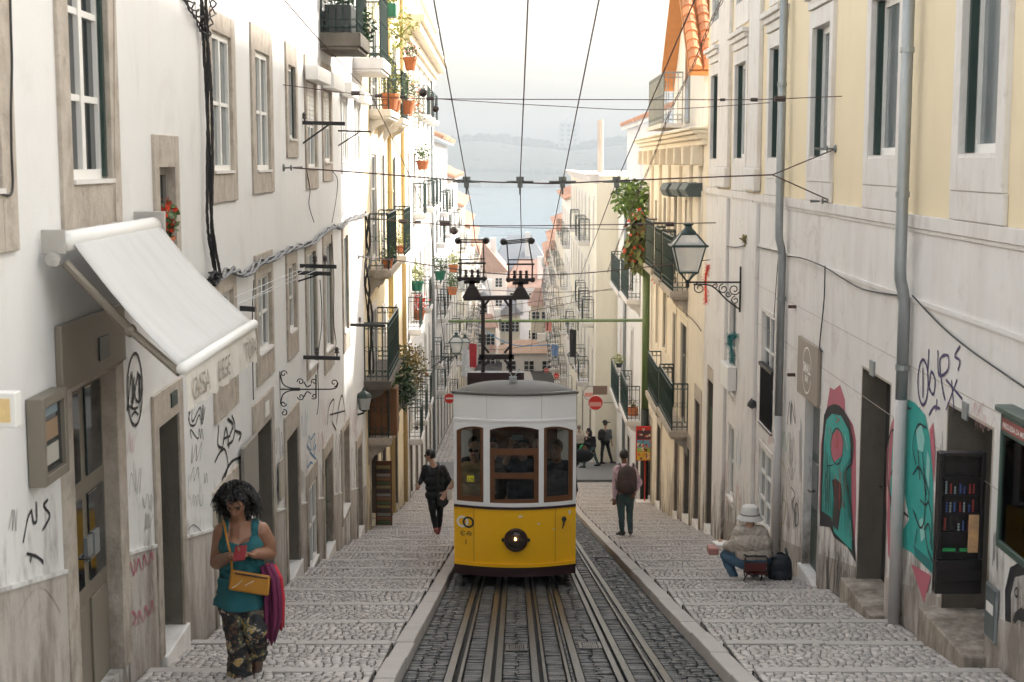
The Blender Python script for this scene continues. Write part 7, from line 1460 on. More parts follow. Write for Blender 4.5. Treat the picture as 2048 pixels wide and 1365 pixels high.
def cloth(pts_l, pts_r, m, lab, dep=.05, name='scarf'):
    q = MB(); n = len(pts_l); K = 14; vs = []
    for i in range(n):
        for k in range(K + 1): t = k / K; p = pts_l[i].lerp(pts_r[i], t); vs.append(p + Vector((0, -dep * math.sin(t * 11 + i * .5) * .5 - .02 * math.sin(t * 23), .0 if i < n - 1 else .03 * math.sin(t * 17))))
    q.add(vs, [[i * (K + 1) + k, i * (K + 1) + k + 1, (i + 1) * (K + 1) + k + 1, (i + 1) * (K + 1) + k] for i in range(n - 1) for k in range(K)]); o = simple(name, q, m, lab, 'scarf', smooth=True, recalc=False); s_ = o.modifiers.new('t', 'SOLIDIFY'); s_.thickness = .008; return o
cloth([J(522, 1132, -.05), J(528, 1160, -.08), J(530, 1200, -.08), J(531, 1240, -.08), J(534, 1284, -.07)], [J(541, 1128, -.03), J(556, 1160, -.04), J(562, 1200, -.05), J(562, 1240, -.05), J(548, 1280, -.05)], mat('scarf_plum', (.13, .012, .055), .85, .2, 10), 'plum scarf hanging at the hip of the woman')
cloth([J(535, 1126, -.02), J(548, 1160, 0), J(556, 1200, 0), J(558, 1255, 0)], [J(548, 1132, .02), J(562, 1160, .03), J(567, 1200, .03), J(566, 1250, .02)], mat('scarf_red', (.5, .012, .03), .85, .2, 10), 'bright red scarf behind the plum one')
# --- generic standing figure for the smaller people
def figure(Y, lab, hd, fwd, sh, el, wr, hip, kn, an, mats, feet=((0, 1, 0), (0, 1, 0)), vox=.011, k=1.0, hair=None, glasses=None, top=.0, fold=.012, handdir=None, r_t=.15, foot_up=((0, 0, 1), (0, 0, 1)), sleeve=2, ground=None, dpt=None):
    J = lambda t: at(t[0], t[1], Y + (t[2] if len(t) > 2 else 0)); root = thing('person', (J(hip[0]).x, Y, zland(Y)), lab, 'person'); b = Body(vox)
    hc = J(hd); b.head(hc, fwd, k=k); mid = (J(sh[0]) + J(sh[1])) / 2; hm = (J(hip[0]) + J(hip[1])) / 2
    b.cap(mid + Vector((0, 0, .03)), hc - Vector((0, 0, .04)), .055 * k, .05 * k, 'skin')
    wv = (J(sh[1]) - J(sh[0])); ww = wv.length
    b.cap(mid - wv * .25 - Vector((0, 0, .02)), mid + wv * .25 - Vector((0, 0, .02)), .07 * k, .07 * k, 'top')
    for t, rx, ry in ((.18, .9, .11), (.45, .86, .118), (.72, .74, .105), (1.0, .78, .118)): c = mid.lerp(hm, t); rr = ww * .5 * rx; b.cap(c - wv.normalized() * rr * .55, c + wv.normalized() * rr * .55, ry * k, ry * k, 'top' if t < .9 else 'pants')
    for i in (0, 1):
        s_, e_, w_ = J(sh[i]), J(el[i]), J(wr[i]); b.cap(s_, e_, .057 * k, .045 * k, 'top'); b.cap(e_, w_, .043 * k, .03 * k, 'top' if sleeve == 2 else 'skin'); d = (w_ - e_).normalized() if not handdir or not handdir[i] else Vector(handdir[i]); b.hand(w_, d, (0, 1, 0) if abs(d.y) < .8 else (0, 0, -1), 1 if i else -1, .6, k)
        h_, n_, a_ = J(hip[i]), J(kn[i]), J(an[i]); b.cap(h_, n_, .085 * k, .06 * k, 'pants'); b.cap(n_, n_.lerp(a_, .4), .06 * k, .056 * k, 'pants'); b.cap(n_.lerp(a_, .4), a_, .056 * k, .04 * k, 'pants'); b.foot(a_ + Vector((0, 0, .02)), feet[i], 'shoe', .25, .045, foot_up[i])
    b.build(root, mats, {'top': .012, 'pants': .004}, {'top': fold, 'pants': .008}); face(root, b, hair=hair, glasses=glasses)
    if hair: short_hair(root, b, hair, top)
    return root, b, J
# --- man in black walking downhill
BK = mat('black_cloth', (.010, .010, .011), .8, .2, 10, .1, 90)
rt, b, J2 = figure(onG(874, 1073).y, 'man in black with sunglasses walking downhill on the left pavement', (860.5, 912, 0), (-.9, .35, -.05), ((851, 937), (886, 937)), ((845, 956), (897, 960)), ((840, 967, -.05), (889, 977, .05)), ((862, 990), (878, 990)), ((866, 1028, -.02), (880, 1026, .05)), ((872, 1060, .05), (878, 1058, .3)), {'skin': SK2, 'top': BK, 'pants': BK, 'shoe': mat('shoe_rose', (.35, .10, .09), .7), 'lips': LIP}, feet=((0, .9, -.3), (-.2, .4, -.9)), hair=HB, glasses=mat('dark_lens', (.01, .01, .012), .1), top=.012, foot_up=((0, .3, 1), (0, .9, .3)))
Yb = onG(874, 1073).y - .1; J3 = lambda x, y, d=0: at(x, y, Yb + d); sb_ = thing('shoulder_bag', J3(885, 1015), 'black shoulder bag slung behind the man in black', 'bag'); q = MB(); q.prism([J3(874, 985, -.12), J3(896, 988, -.12), J3(897, 1008, -.12), J3(888, 1017, -.12), J3(874, 1012, -.12)], (0, .16, 0)); q.build('pouch', mat('bag_black', (.018, .018, .018), .6), sb_, bev=.03); q = MB(); q.tube(curve_pts([J3(876, 926, .05), J3(877, 932, -.14), J3(876, 960, -.16), J3(876, 990, -.14)], 6), .022, 6); q.build('strap', MATS['bag_black'], sb_)
# --- man in pink hoodie with backpack
PK = mat('pink_hoodie', (.62, .42, .46), .85, .08, 8, .15, 90); JE = mat('green_jeans', (.045, .085, .085), .8, .25, 8, .15, 90, streak=.5, scol=(.10, .16, .16))
rt, b, J2 = figure(onG(1250, 1076).y, 'man in pale pink hoodie with backpack walking down the right pavement', (1247.5, 912, 0), (.05, 1, -.08), ((1234, 938), (1266, 938)), ((1230, 970, .03), (1279, 967, .04)), ((1229, 996, -.03), (1270, 984, -.1)), ((1241, 995), (1260, 995)), ((1243, 1034, -.03), (1259, 1034, -.0)), ((1244, 1066, .05), (1261, 1064, .0)), {'skin': SK3, 'top': PK, 'pants': JE, 'shoe': mat('shoe_dark', (.03, .03, .032), .6), 'lips': LIP}, feet=((-.5, .8, -.2), (.05, 1, -.2)), hair=HB, fold=.016, top=.008, r_t=.17)
q = MB(); q.ell(J2((1248, 934, -.07)), (.13, .075, .06), 14, 8); q.build('hood', PK, rt, smooth=True); q = MB()
for i, (px, py) in enumerate(((1242, 1075), (1262, 1076))): c = at(px, py, onG(1250, 1076).y + .03); q.box(c.x - .05, c.x + .05, c.y - .06, c.y + .2, c.z + .0, c.z + .025)
q.build('shoe_sole', M['wpaint'], rt)
CAMO = mat('camo_nylon', (.018, .016, .015), .7, .3, 8, tint=(.10, .055, .045)); 
def backpack(c, w_, h_, d_, m, lab, pocket=True, strap=True, f=Vector((0, 1, 0))):
    root = thing('backpack', c - Vector((0, 0, h_ / 2)), lab, 'backpack'); q = MB(); nu, nv = 20, 14; vs = []
    for i in range(nv + 1):
        z = -1 + 2 * i / nv; k = (1 - abs(z) ** 4.5) ** .5 * (1 - .08 * z); k = max(k, .02)
        for j in range(nu): a = 2 * math.pi * j / nu; ca, sa = math.cos(a), math.sin(a); e = 2.6; rr = (abs(ca) ** e + abs(sa) ** e) ** (-1 / e); vs.append(c + Vector((w_ / 2 * k * rr * ca, d_ / 2 * k * rr * sa, h_ / 2 * z + .008 * noise.noise(Vector((ca * 2, sa * 2, z * 3))))))
    q.add(vs, [[i * nu + j, i * nu + (j + 1) % nu, (i + 1) * nu + (j + 1) % nu, (i + 1) * nu + j] for i in range(nv) for j in range(nu)] + [list(range(nu)), [nv * nu + j for j in range(nu)]]); q.build('bag', m, root, smooth=True)
    if pocket: q = MB(); q.ell(c + Vector((0, -d_ * .42, -h_ * .18)), (w_ * .38, d_ * .22, h_ * .24), 14, 10); q.build('pocket', m, root, smooth=True)
    q = MB(); q.tube(curve_pts([c + Vector((-.05, .0, h_ * .46)), c + Vector((0, 0, h_ * .54)), c + Vector((.05, .0, h_ * .46))], 5), .01, 5); q.build('handle', m, root)
    if strap:
        for sg in (-1, 1): q = MB(); q.tube(curve_pts([c + Vector((sg * w_ * .32, d_ * .3, h_ * .42)), c + Vector((sg * w_ * .36, d_ * .9, h_ * .5)), c + Vector((sg * w_ * .5, d_ * 1.2, h_ * .1)), c + Vector((sg * w_ * .5, d_ * .4, -h_ * .35))], 6), .018, 5); q.build('strap', m, root)
    return root
backpack(at(1254, 961, onG(1250, 1076).y - .24), .37, .55, .2, CAMO, 'dark camouflage backpack on the back of the man in pink'); q = MB(); q.tube(curve_pts([at(1237, 975, onG(1250, 1076).y - .2), at(1236, 995, onG(1250, 1076).y - .2), at(1238, 1012, onG(1250, 1076).y - .2)], 5), .012, 5); simple('backpack_strap_end', q, CAMO, 'loose strap end dangling below the camouflage backpack', 'strap')
# --- seated sketcher
Y = onG(1480, 1165).y; J = lambda px, py, d=0: at(px, py, Y + d); root = thing('person', J(1500, 1165), 'man in white bucket hat sitting sketching on a folding stool', 'person'); b = Body(.0085); b.head(J(1500, 1034, .04), (-.25, 1, -.4), (0, .3, 1)); b.cap(J(1499, 1058, .0), J(1500, 1042, .02), .058, .055, 'skin')
b.cap(J(1482, 1064), J(1520, 1066), .085, .085, 'top'); b.cap(J(1486, 1085, -.02), J(1522, 1085, -.02), .125, .12, 'top'); b.cap(J(1490, 1104, .0), J(1523, 1104, .0), .12, .12, 'top'); b.cap(J(1490, 1118, .02), J(1524, 1118, .02), .11, .11, 'pants')
b.limb([J(1480, 1066), J(1464, 1094, .04), J(1452, 1092, .25)], [.072, .056, .04], 'top'); b.hand(J(1451, 1091, .28), (-.35, .8, .0), (0, 0, 1), 1, .5); b.limb([J(1526, 1068), J(1536, 1096, .05), J(1515, 1100, .3)], [.07, .055, .04], 'top'); b.hand(J(1512, 1100, .32), (-.6, .6, 0), (0, .2, -1), -1, .8)
b.limb([J(1490, 1124, .02), J(1452, 1112, .30), J(1467, 1152, .28)], [.095, .072, .05], 'pants'); b.limb([J(1515, 1124, .02), J(1500, 1116, .42), J(1509, 1152, .36)], [.095, .07, .05], 'pants'); b.foot(J(1467, 1158, .27), (-.75, .5, -.12), 'shoe', .28, .05); b.foot(J(1510, 1159, .36), (-.1, .95, -.18), 'shoe', .28, .05)
b.build(root, {'skin': SK2, 'top': mat('beige_shirt', (.45, .39, .33), .85, .08, 8, .15, 70), 'pants': mat('blue_jeans', (.06, .125, .20), .85, .2, 12, .15, 90, streak=.4, scol=(.14, .22, .3)), 'shoe': M['brown'], 'lips': LIP}, {'top': .012, 'pants': .006}, {'top': .016, 'pants': .01}); short_hair(root, b, HG)
q = MB(); c = J(1500, 1030, .03); q.lathe(c, [(.170, -.055), (.168, -.048), (.125, .0), (.112, .045), (.105, .10), (.085, .118), (.02, .122)], 26); ht = q.build('bucket_hat', mat('hat_white', (.62, .595, .56), .85, .06, 10, .1, 90), root, smooth=True); q = MB(); q.lathe(c, [(.1262, .002), (.1245, .02)], 26); q.build('hat_band', mat('band_grey', (.25, .22, .21), .8), ht)
q = MB(); q.tube([J(1487, 1110, -.11), J(1505, 1112, -.125), J(1526, 1110, -.11)], .016, 6); q.build('belt', M['black'], root)
q = MB(); p = J(1448, 1087, .34); q.obox(p, (.13, .02, 0), (-.02, .10, .0), (0, 0, .008)); simple('sketchbook', q, M['wpaint'], 'open sketchbook held by the seated man', 'sketchbook'); q = MB(); q.tube([J(1453, 1089, .3), J(1460, 1072, .3)], .005, 5); simple('paintbrush', q, M['wood'], 'thin brush pointing up from the sketchbook', 'brush')
q = MB(); q.box(J(1420, 1104, .5).x, J(1440, 1104, .5).x, Y + .6, Y + .8, J(1430, 1104, .7).z - .02, J(1430, 1104, .7).z + .07); simple('paint_box', q, mat('paint_tin', (.45, .2, .17), .6, .3, 12), 'small paint box on the step beside the seated man', 'box', bev=.01)
st = thing('folding_stool', J(1512, 1165), 'folding stool with a dark red canvas back under the seated man', 'stool'); RC = mat('red_canvas', (.10, .018, .014), .8, .2, 10); q = MB(); q.hexa([J(1489, 1143, -.14), J(1532, 1143, -.14), J(1532, 1143, -.12), J(1489, 1143, -.12), J(1490, 1126, -.15), J(1534, 1126, -.15), J(1534, 1126, -.13), J(1490, 1126, -.13)]); q.build('back_panel', RC, st); q = MB(); q.box(J(1490, 1143).x, J(1532, 1143).x, Y - .12, Y + .25, J(1500, 1142).z - .02, J(1500, 1142).z); q.build('seat', RC, st)
gl_ = zland(Y)
for a_, b_ in (((1490, 1118, -.14), (1535, 1150, -.1)), ((1535, 1118, -.14), (1530, 1150, -.1))): q = MB(); q.tube([J(*a_), J(a_[0], 1145, -.13)], .011, 6); q.build('back_post', M['black'], st)
q = MB(); q.tube([J(1490, 1118, -.14), J(1493, 1113, -.14), J(1532, 1113, -.14), J(1535, 1118, -.14)], .011, 6); q.build('top_rail', M['black'], st)
for x0, x1 in ((1488, 1498), (1498, 1484), (1526, 1518), (1520, 1534)): q = MB(); e = J(x1, 1165, 0); e.y = Y - .1 if x0 > x1 else Y + .2; e.z = zland(e.y); q.tube([J(x0, 1143, -.05), e], .010, 6); q.build('leg', M['black'], st)
backpack(J(1560, 1138, .1) + Vector((0, 0, .0)), .30, .40, .24, mat('navy_nylon', (.012, .016, .022), .7, .3, 8), 'dark navy rucksack leaning against the right wall behind the sketcher')
# --- group at the cross street
GR = mat('grey_tee', (.10, .11, .12), .85, .1); 
figure(onG(1212, 931).y, 'man in black cap with rucksack crossing the road down the hill', (1211, 849, 0), (.75, .65, 0), ((1202, 862), (1220, 862)), ((1203, 878), (1222, 877, .1)), ((1208, 884, .2), (1224, 888, .15)), ((1207, 884), (1214, 884)), ((1204, 905, .0), (1218, 903, .1)), ((1203, 926, 0), (1224, 925, .1)), {'skin': SK2, 'top': GR, 'pants': BK, 'shoe': M['brown'], 'lips': LIP}, feet=((.9, .3, 0), (.9, .3, 0)), vox=.018, hair=HG, glasses=None, sleeve=1)
q = MB(); c = at(1210, 846, onG(1212, 931).y); q.lathe(c, [(.1, -.0), (.102, .05), (.07, .1), (.01, .115)], 14); q.obox(c + Vector((.12, .05, .01)), (.07, .04, 0), (-.04, .06, 0), (0, 0, .008)); simple('cap', q, BK, 'black cap worn by the man crossing the road', 'cap'); backpack(at(1204, 871, onG(1212, 931).y - .2), .32, .46, .22, BK, 'black rucksack on the man in the cap', strap=False)
rt, b, J2 = figure(onG(1182, 936).y, 'woman in black with sunglasses striding across the road', (1177, 864, 0), (-.9, -.2, 0), ((1172, 876), (1188, 876)), ((1170, 893, -.15), (1190, 893)), ((1172, 880, -.3), (1186, 905, -.1)), ((1177, 897), (1185, 897)), ((1172, 915, 0), (1190, 914, .1)), ((1167, 934, .0), (1197, 930, .1)), {'skin': SK2, 'top': BK, 'pants': JE, 'shoe': BK, 'lips': LIP}, feet=((-.95, 0, 0), (-.95, 0, 0)), vox=.018, hair=HB, glasses=MATS['dark_lens'], top=.03)
c, r, f, u, k = b.hf; q = MB(); q.ell(c - f * .06 - u * .08, (.09, .09, .18), 12, 10); q.build('long_hair', HB, rt, smooth=True)
figure(onG(1160, 928).y, 'person in a beige top half hidden by the tram', (1158, 856, 0), (.3, 1, 0), ((1152, 867), (1166, 867)), ((1151, 882), (1168, 882)), ((1152, 894), (1168, 894)), ((1156, 890), (1163, 890)), ((1156, 907), (1163, 907)), ((1156, 924), (1163, 924)), {'skin': SK2, 'top': mat('beige_knit', (.5, .43, .36), .9), 'pants': BK, 'shoe': BK, 'lips': LIP}, vox=.02, hair=mat('hair_grey', (.25, .2, .16), .6))
q = MB(); c = at(1165, 898, onG(1182, 936).y + .1); q.ell(c, (.12, .1, .16), 12, 8); simple('green_bag', q, mat('bag_green', (.02, .42, .10), .6), 'bright green carrier bag beside the striding woman', 'bag', smooth=True)
# --- passengers
Yt = YF + .55
def passenger(lab, hx, hy, d, top, fwd=(0, -1, 0), arm=None, hair=HG, glasses=None, skin=None, sh=30, bald=False, phone=False, fig_k=1.0):
    Y = Yt + d; J = lambda x, y, e=0: at(x, y, Y + e); root = thing('person', J(hx, hy + 160), lab, 'person'); b = Body(.012); sp = 2900 / Y; b.head(J(hx, hy), fwd, k=fig_k); b.cap(J(hx, hy + 30), J(hx, hy + 12), .06, .055, 'skin')
    mx = .19 * sp; b.cap(J(hx - mx * .6, hy + 36), J(hx + mx * .6, hy + 36), .08, .08, 'top')
    for t in (55, 75, 95): b.cap(J(hx - mx * .5, hy + t), J(hx + mx * .5, hy + t), .12, .12, 'top')
    b.cap(J(hx - mx * .4, hy + 118), J(hx + mx * .4, hy + 118), .12, .12, 'pants'); fz = zs(Y) + .40
    for sg in (-1, 1):
        hp = J(hx + sg * mx * .45, hy + 122); b.cap(hp, Vector((hp.x, hp.y, (hp.z + fz) / 2)), .08, .06, 'pants'); b.cap(Vector((hp.x, hp.y, (hp.z + fz) / 2)), Vector((hp.x, hp.y, fz + .09)), .058, .042, 'pants'); b.foot((hp.x, hp.y, fz + .075), (0, -1, 0), 'shoe')
    for sg in (-1, 1):
        s_ = J(hx + sg * mx * .95, hy + 42)
        if arm and sg in arm: pts = [s_] + [J(*a) for a in arm[sg]]
        else: pts = [s_, J(hx + sg * mx * 1.2, hy + 85, .02), J(hx + sg * mx * 1.0, hy + 122, -.12)]
        b.limb(pts, [.058, .045, .03], ['top', 'skin']); b.hand(pts[-1], (pts[-1] - pts[-2]), (0, -1, .2), -sg, .7)
    b.build(root, {'skin': skin or SK2, 'top': top, 'pants': BK, 'shoe': M['brown'], 'lips': LIP}, {'top': .012}, {'top': .012}); face(root, b, hair=hair, glasses=glasses)
    if not bald: short_hair(root, b, hair)
    return root
KH = mat('khaki_polo', (.34, .25, .13), .85, .08, 8, .1, 60); NV = mat('navy_shirt', (.02, .025, .04), .8)
passenger('man in khaki polo and glasses standing behind the left tram window', 950, 900, .25, KH, (-.2, -1, 0), glasses=MATS['dark_lens'], bald=True)
passenger('dark haired passenger behind the left edge of the tram front', 948, 890, 1.0, NV, (.2, -1, 0), hair=HB)
passenger('passenger raising a phone behind the middle tram window', 1046, 893, .3, NV, (-.1, -1, 0), {-1: [(1012, 925, -.1), (1022, 888, -.28)]}, hair=HB)
q = MB(); c = at(1035, 876, Yt - .12); q.box(c.x - .072, c.x + .072, c.y, c.y + .01, c.z - .035, c.z + .035); simple('phone', q, M['gal'], 'silver phone held up behind the middle tram window', 'phone', bev=.004)
passenger('woman in dark clothes behind the right tram window', 1114, 897, .3, NV, (-.5, -1, 0), hair=HG, skin=SK1)
passenger('passenger in a dark jacket at the back of the tram', 985, 892, 1.3, BK, (.1, -1, 0), hair=HB)
passenger('bald passenger further back in the tram aisle', 1075, 893, 1.5, GR, (.2, -1, 0), bald=True)
# passenger filming out of the left side: forearm, hand and phone reach past the car body
passenger('passenger filming out of the left side of the tram', 962, 925, 2.0, KH, (-1, -.3, 0), {-1: [(906, 968, 0), (893, 986, -.05)]}, hair=HG); q = MB(); c = at(899, 990, Yt + 1.85); q.box(c.x - .035, c.x + .035, c.y, c.y + .01, c.z - .075, c.z + .075); simple('phone', q, M['wpaint'], 'white phone held out beside the left edge of the tram', 'phone', bev=.004)
passenger('passenger leaning an elbow out of the right side of the tram', 1112, 898, 2.1, BK, (.6, -.6, 0), {1: [(1175, 893, .0), (1158, 912, -.05)]}, hair=HG, skin=SK3); q = MB(); q.ell(at(1164, 912, Yt + 2.0), (.17, .1, .1), 14, 10); simple('shoulder_bag', q, BK, 'black bag hanging out at the right side of the tram', 'bag', smooth=True)
# ------------------------------------------------------------------ graffiti and tags painted on the walls
BP = mat('spray_black', (.02, .018, .02), .7, .2, 20); PP = mat('spray_purple', (.07, .05, .13), .7, .2, 20); TP = mat('spray_teal', (.02, .34, .30), .65, .12, 6, streak=.25, scol=(.12, .5, .45)); RP = mat('spray_pink', (.46, .12, .16), .7, .15, 8, streak=.2, scol=(.3, .1, .12))
RS = mat('spray_red', (.45, .05, .03), .7, .2, 20); BS = mat('spray_blue', (.06, .22, .38), .7, .2, 20); GS = mat('spray_olive', (.33, .33, .05), .7, .2, 20); CS = mat('spray_cyan', (.25, .55, .58), .7, .2, 20); FR = mat('spray_faint', (.55, .3, .3), .8, .2, 20); GN = mat('spray_green', (.12, .4, .2), .7, .2)
el = lambda cx, cy, rx, ry, n=20: [(cx + rx * math.cos(6.2832 * k / n), cy + ry * math.sin(6.2832 * k / n)) for k in range(n + 1)]
S = stroke
def scrib(x0, y0, x1, y1, n, seed, amp=.5):
    rg = random.Random(seed); P = []
    for i in range(n): t = i / (n - 1); P.append((x0 + (x1 - x0) * t + rg.uniform(-.2, .2) * (x1 - x0), (y0 if i % 2 else y1) + rg.uniform(-.3, .3) * (y1 - y0) * amp))
    return P
# left wall
S(L0, -1, [el(270, 779, 15, 72), scrib(258, 750, 282, 815, 9, 1), [(275, 745), (282, 760), (281, 800), (272, 800), (268, 770)], [(258, 812), (266, 818), (276, 815)], [(264, 832), (270, 824), (276, 830)]], 6, BP)
S(L0, -1, [[(47, 1085), (55, 1040), (62, 1022)], [(63, 1020), (67, 1045), (73, 1040), (72, 1005)], [(95, 1000), (88, 1012), (99, 1028), (97, 1040), (86, 1060)], [(54, 1108), (70, 1112), (84, 1122), (86, 1128)], [(63, 1112), (61, 1124)]], 6.5, BP)
S(L0, -1, [scrib(380, 812, 410, 845, 7, 4), [(378, 820), (380, 848), (390, 850), (398, 830), (404, 848), (410, 815)]], 4, BP)
S(L0, -1, [[(438, 852), (436, 890), (446, 896)], [(446, 890), (452, 856), (458, 895)], [(447, 878), (460, 872)], [(455, 838), (466, 850), (460, 870)], [(464, 832), (470, 852), (466, 880), (455, 890)], [(470, 862), (482, 868), (478, 880)], [(430, 925), (440, 905), (450, 900), (456, 930), (450, 955)], [(444, 960), (462, 925), (482, 915)], [(452, 975), (458, 955), (466, 962)]], 6.2, BP)
for i, (x0, y0, x1, y1, n, m) in enumerate(((380, 885, 402, 925, 9, BP), (383, 935, 400, 960, 6, BP), (286, 990, 304, 1020, 8, BP), (286, 1030, 304, 1060, 8, BP), (408, 945, 416, 965, 5, BP), (255, 868, 270, 905, 8, FR), (560, 900, 566, 960, 6, BP), (700, 900, 712, 960, 8, BP), (672, 930, 680, 990, 7, BP))): S(L0, -1, [scrib(x0, y0, x1, y1, n, 20 + i)], 1.6, m)
S(L0, -1, [[(378, 950), (376, 985), (379, 1000)], [(376, 1060), (388, 1050), (405, 1065), (416, 1062)]], 1.8, BP)
S(L0, -1, [[(614, 900), (618, 872), (622, 900), (614, 892)], [(622, 880), (630, 868), (626, 900), (632, 890), (628, 912)], [(616, 910), (614, 935), (622, 925), (628, 935)], [(620, 905), (634, 920)]], 3.6, BS)
S(L0, -1, [[(655, 850), (658, 815), (668, 800), (664, 840), (672, 860)], [(672, 850), (680, 800), (686, 795), (690, 840), (682, 870)], [(660, 830), (690, 822)]], 4.5, BP)
S(L0, -1, [scrib(640, 800, 656, 850, 8, 40), scrib(690, 830, 712, 900, 9, 41)], 1.2, FR); S(L0, -1, [scrib(560, 800, 582, 850, 7, 42), scrib(606, 800, 622, 840, 6, 43)], 1.6, CS)
S(L0, -1, [[(258, 1150), (260, 1125), (268, 1150), (270, 1120)], [(272, 1145), (277, 1118), (282, 1140)], [(286, 1140), (288, 1110), (294, 1130)], [(298, 1130), (303, 1105), (307, 1120)], [(262, 1265), (264, 1225), (272, 1235), (266, 1250)], [(276, 1250), (278, 1222), (286, 1245)], [(288, 1240), (291, 1212), (297, 1232)], [(300, 1228), (304, 1202), (308, 1220)]], 5.5, RP, d=.016)
S(L0, -1, [[(36, 1240), (60, 1190), (85, 1175), (105, 1195), (122, 1225)]], 2.5, M['cement'], d=.017)
S(L1, -1, [scrib(752, 950, 760, 990, 6, 60)], 1.5, BP)
for i, (x0, y0, x1, y1, n, m, w_) in enumerate(((382, 860, 412, 878, 7, BP, 3), (384, 990, 404, 1010, 8, BP, 1.5), (438, 1000, 470, 1030, 9, BP, 1.6), (262, 940, 282, 985, 8, BP, 1.4), (20, 1020, 36, 1060, 6, BP, 2), (550, 860, 566, 905, 8, BP, 2.4), (598, 830, 612, 880, 8, BS, 2), (600, 940, 612, 990, 8, BP, 2), (636, 860, 650, 905, 8, RS, 1.6), (664, 870, 682, 930, 9, BP, 2.6), (696, 960, 710, 1000, 7, BP, 1.6), (640, 930, 648, 1000, 7, BP, 1.6), (700, 820, 716, 870, 8, FR, 1.6), (520, 860, 528, 1000, 4, BP, 1.2))): S(L0, -1, [scrib(x0, y0, x1, y1, n, 300 + i)], w_, m)
S(L0, -1, [[(500, 965), (506, 930), (512, 900)], [(428, 1100), (436, 1085), (446, 1098), (440, 1120)]], 2, BP)
# right wall: big R
paint(R0, 1, [(1637, 960), (1640, 900), (1652, 830), (1660, 775), (1668, 780), (1680, 770), (1690, 800), (1690, 825), (1706, 850), (1712, 880), (1712, 1010), (1709, 1110), (1690, 1070), (1668, 1060), (1640, 1040)], RP, .0025)
paint(R0, 1, [(1640, 1052), (1643, 900), (1648, 830), (1660, 812), (1680, 815), (1698, 842), (1706, 890), (1704, 925), (1694, 950), (1702, 1010), (1711, 1125), (1695, 1095), (1668, 1075), (1660, 1055)], BP, .0055)
paint(R0, 1, [(1643, 1022), (1648, 880), (1653, 840), (1664, 828), (1682, 832), (1697, 860), (1701, 890), (1698, 920), (1684, 945), (1692, 985), (1704, 1102), (1690, 1088), (1668, 1065), (1671, 1020), (1668, 960), (1662, 1035)], TP, .0085)
S(R0, 1, [scrib(1656, 860, 1690, 900, 9, 70), scrib(1672, 940, 1690, 1010, 8, 71), [(1672, 832), (1678, 842)], [(1680, 838), (1672, 846)]], 2.2, RS, d=.0105); S(R0, 1, [scrib(1646, 950, 1664, 1020, 8, 72), [(1656, 905), (1654, 930), (1668, 930)]], 2, BP, d=.0105)
S(R0, 1, [scrib(1646, 1105, 1700, 1200, 15, 73), scrib(1655, 1130, 1700, 1215, 12, 74), [(1688, 1195), (1698, 1170), (1706, 1190), (1700, 1215)]], 2.2, BP, d=.0115)
S(R0, 1, [[(1650, 1050), (1652, 960), (1656, 935)]], 2, BP, d=.0105)
paint(R0, 1, [(1664, 960), (1672, 958), (1682, 968), (1684, 1000), (1676, 1062), (1664, 1050), (1668, 1000)], BP, .0100); paint(R0, 1, [(1664, 870), (1676, 858), (1686, 880), (1684, 912), (1668, 925), (1662, 905)], RP, .0100); S(R0, 1, [el(1674, 893, 12, 36)], 3, BP, d=.0112)
S(R0, 1, [[(1640, 1052), (1644, 905), (1650, 832), (1662, 813), (1682, 817), (1699, 846), (1706, 890), (1703, 926), (1692, 948), (1702, 1015), (1710, 1120)]], 5, BP, d=.0112)
# teal cloud around the pipe
paint(R0, 1, [(1776, 1110), (1772, 1000), (1774, 900), (1782, 850), (1795, 815), (1797, 870), (1800, 960), (1798, 1060), (1790, 1110), (1784, 1135)], RP, .0025)
paint(R0, 1, [(1781, 1095), (1780, 980), (1786, 870), (1794, 800), (1806, 795), (1830, 806), (1850, 830), (1860, 880), (1866, 960), (1866, 1150), (1850, 1128), (1822, 1105), (1796, 1090)], TP, .0055)
paint(R0, 1, [(1822, 1128), (1862, 1152), (1848, 1208)], RP, .0085); paint(R0, 1, [(1859, 860), (1866, 845), (1870, 900), (1868, 970)], RP, .0085); paint(R0, 1, [(1792, 960), (1806, 968), (1818, 1040), (1800, 1070), (1788, 1030)], M['rwhite'], .0075)
S(R0, 1, [[(1783, 1000), (1775, 960), (1778, 880), (1788, 862), (1790, 920), (1782, 950)], [(1778, 960), (1782, 1010), (1790, 1015), (1794, 980), (1786, 950)], [(1826, 950), (1838, 935), (1850, 970), (1848, 1040), (1840, 1055), (1826, 1020)], [(1848, 1060), (1858, 1050), (1864, 1100)], [(1796, 1040), (1806, 1026), (1816, 1034)], [(1850, 1065), (1856, 1100), (1866, 1125)], [(1792, 972), (1800, 1000)], [(1836, 900), (1840, 960)], [(1845, 905), (1852, 990)]], 4.6, BP, d=.0105)
S(R0, 1, [el(1846, 765, 10, 45), [(1846, 738), (1846, 795)], [(1858, 700), (1856, 760), (1866, 790), (1870, 760), (1862, 745), (1858, 780)], [(1876, 702), (1878, 750), (1896, 740), (1896, 712), (1880, 720), (1884, 770), (1890, 800)], [(1920, 693), (1910, 712), (1920, 722), (1916, 740)], [(1892, 760), (1924, 798)], [(1914, 760), (1892, 820)], [(1903, 762), (1908, 820)], [(1858, 830), (1868, 815), (1880, 818)], [(1874, 800), (1872, 822)]], 6.5, PP)
S(R0, 1, [scrib(1944, 805, 1966, 828, 9, 80), scrib(1950, 830, 1984, 860, 10, 81), [(1950, 815), (1956, 860)]], 1.4, FR)
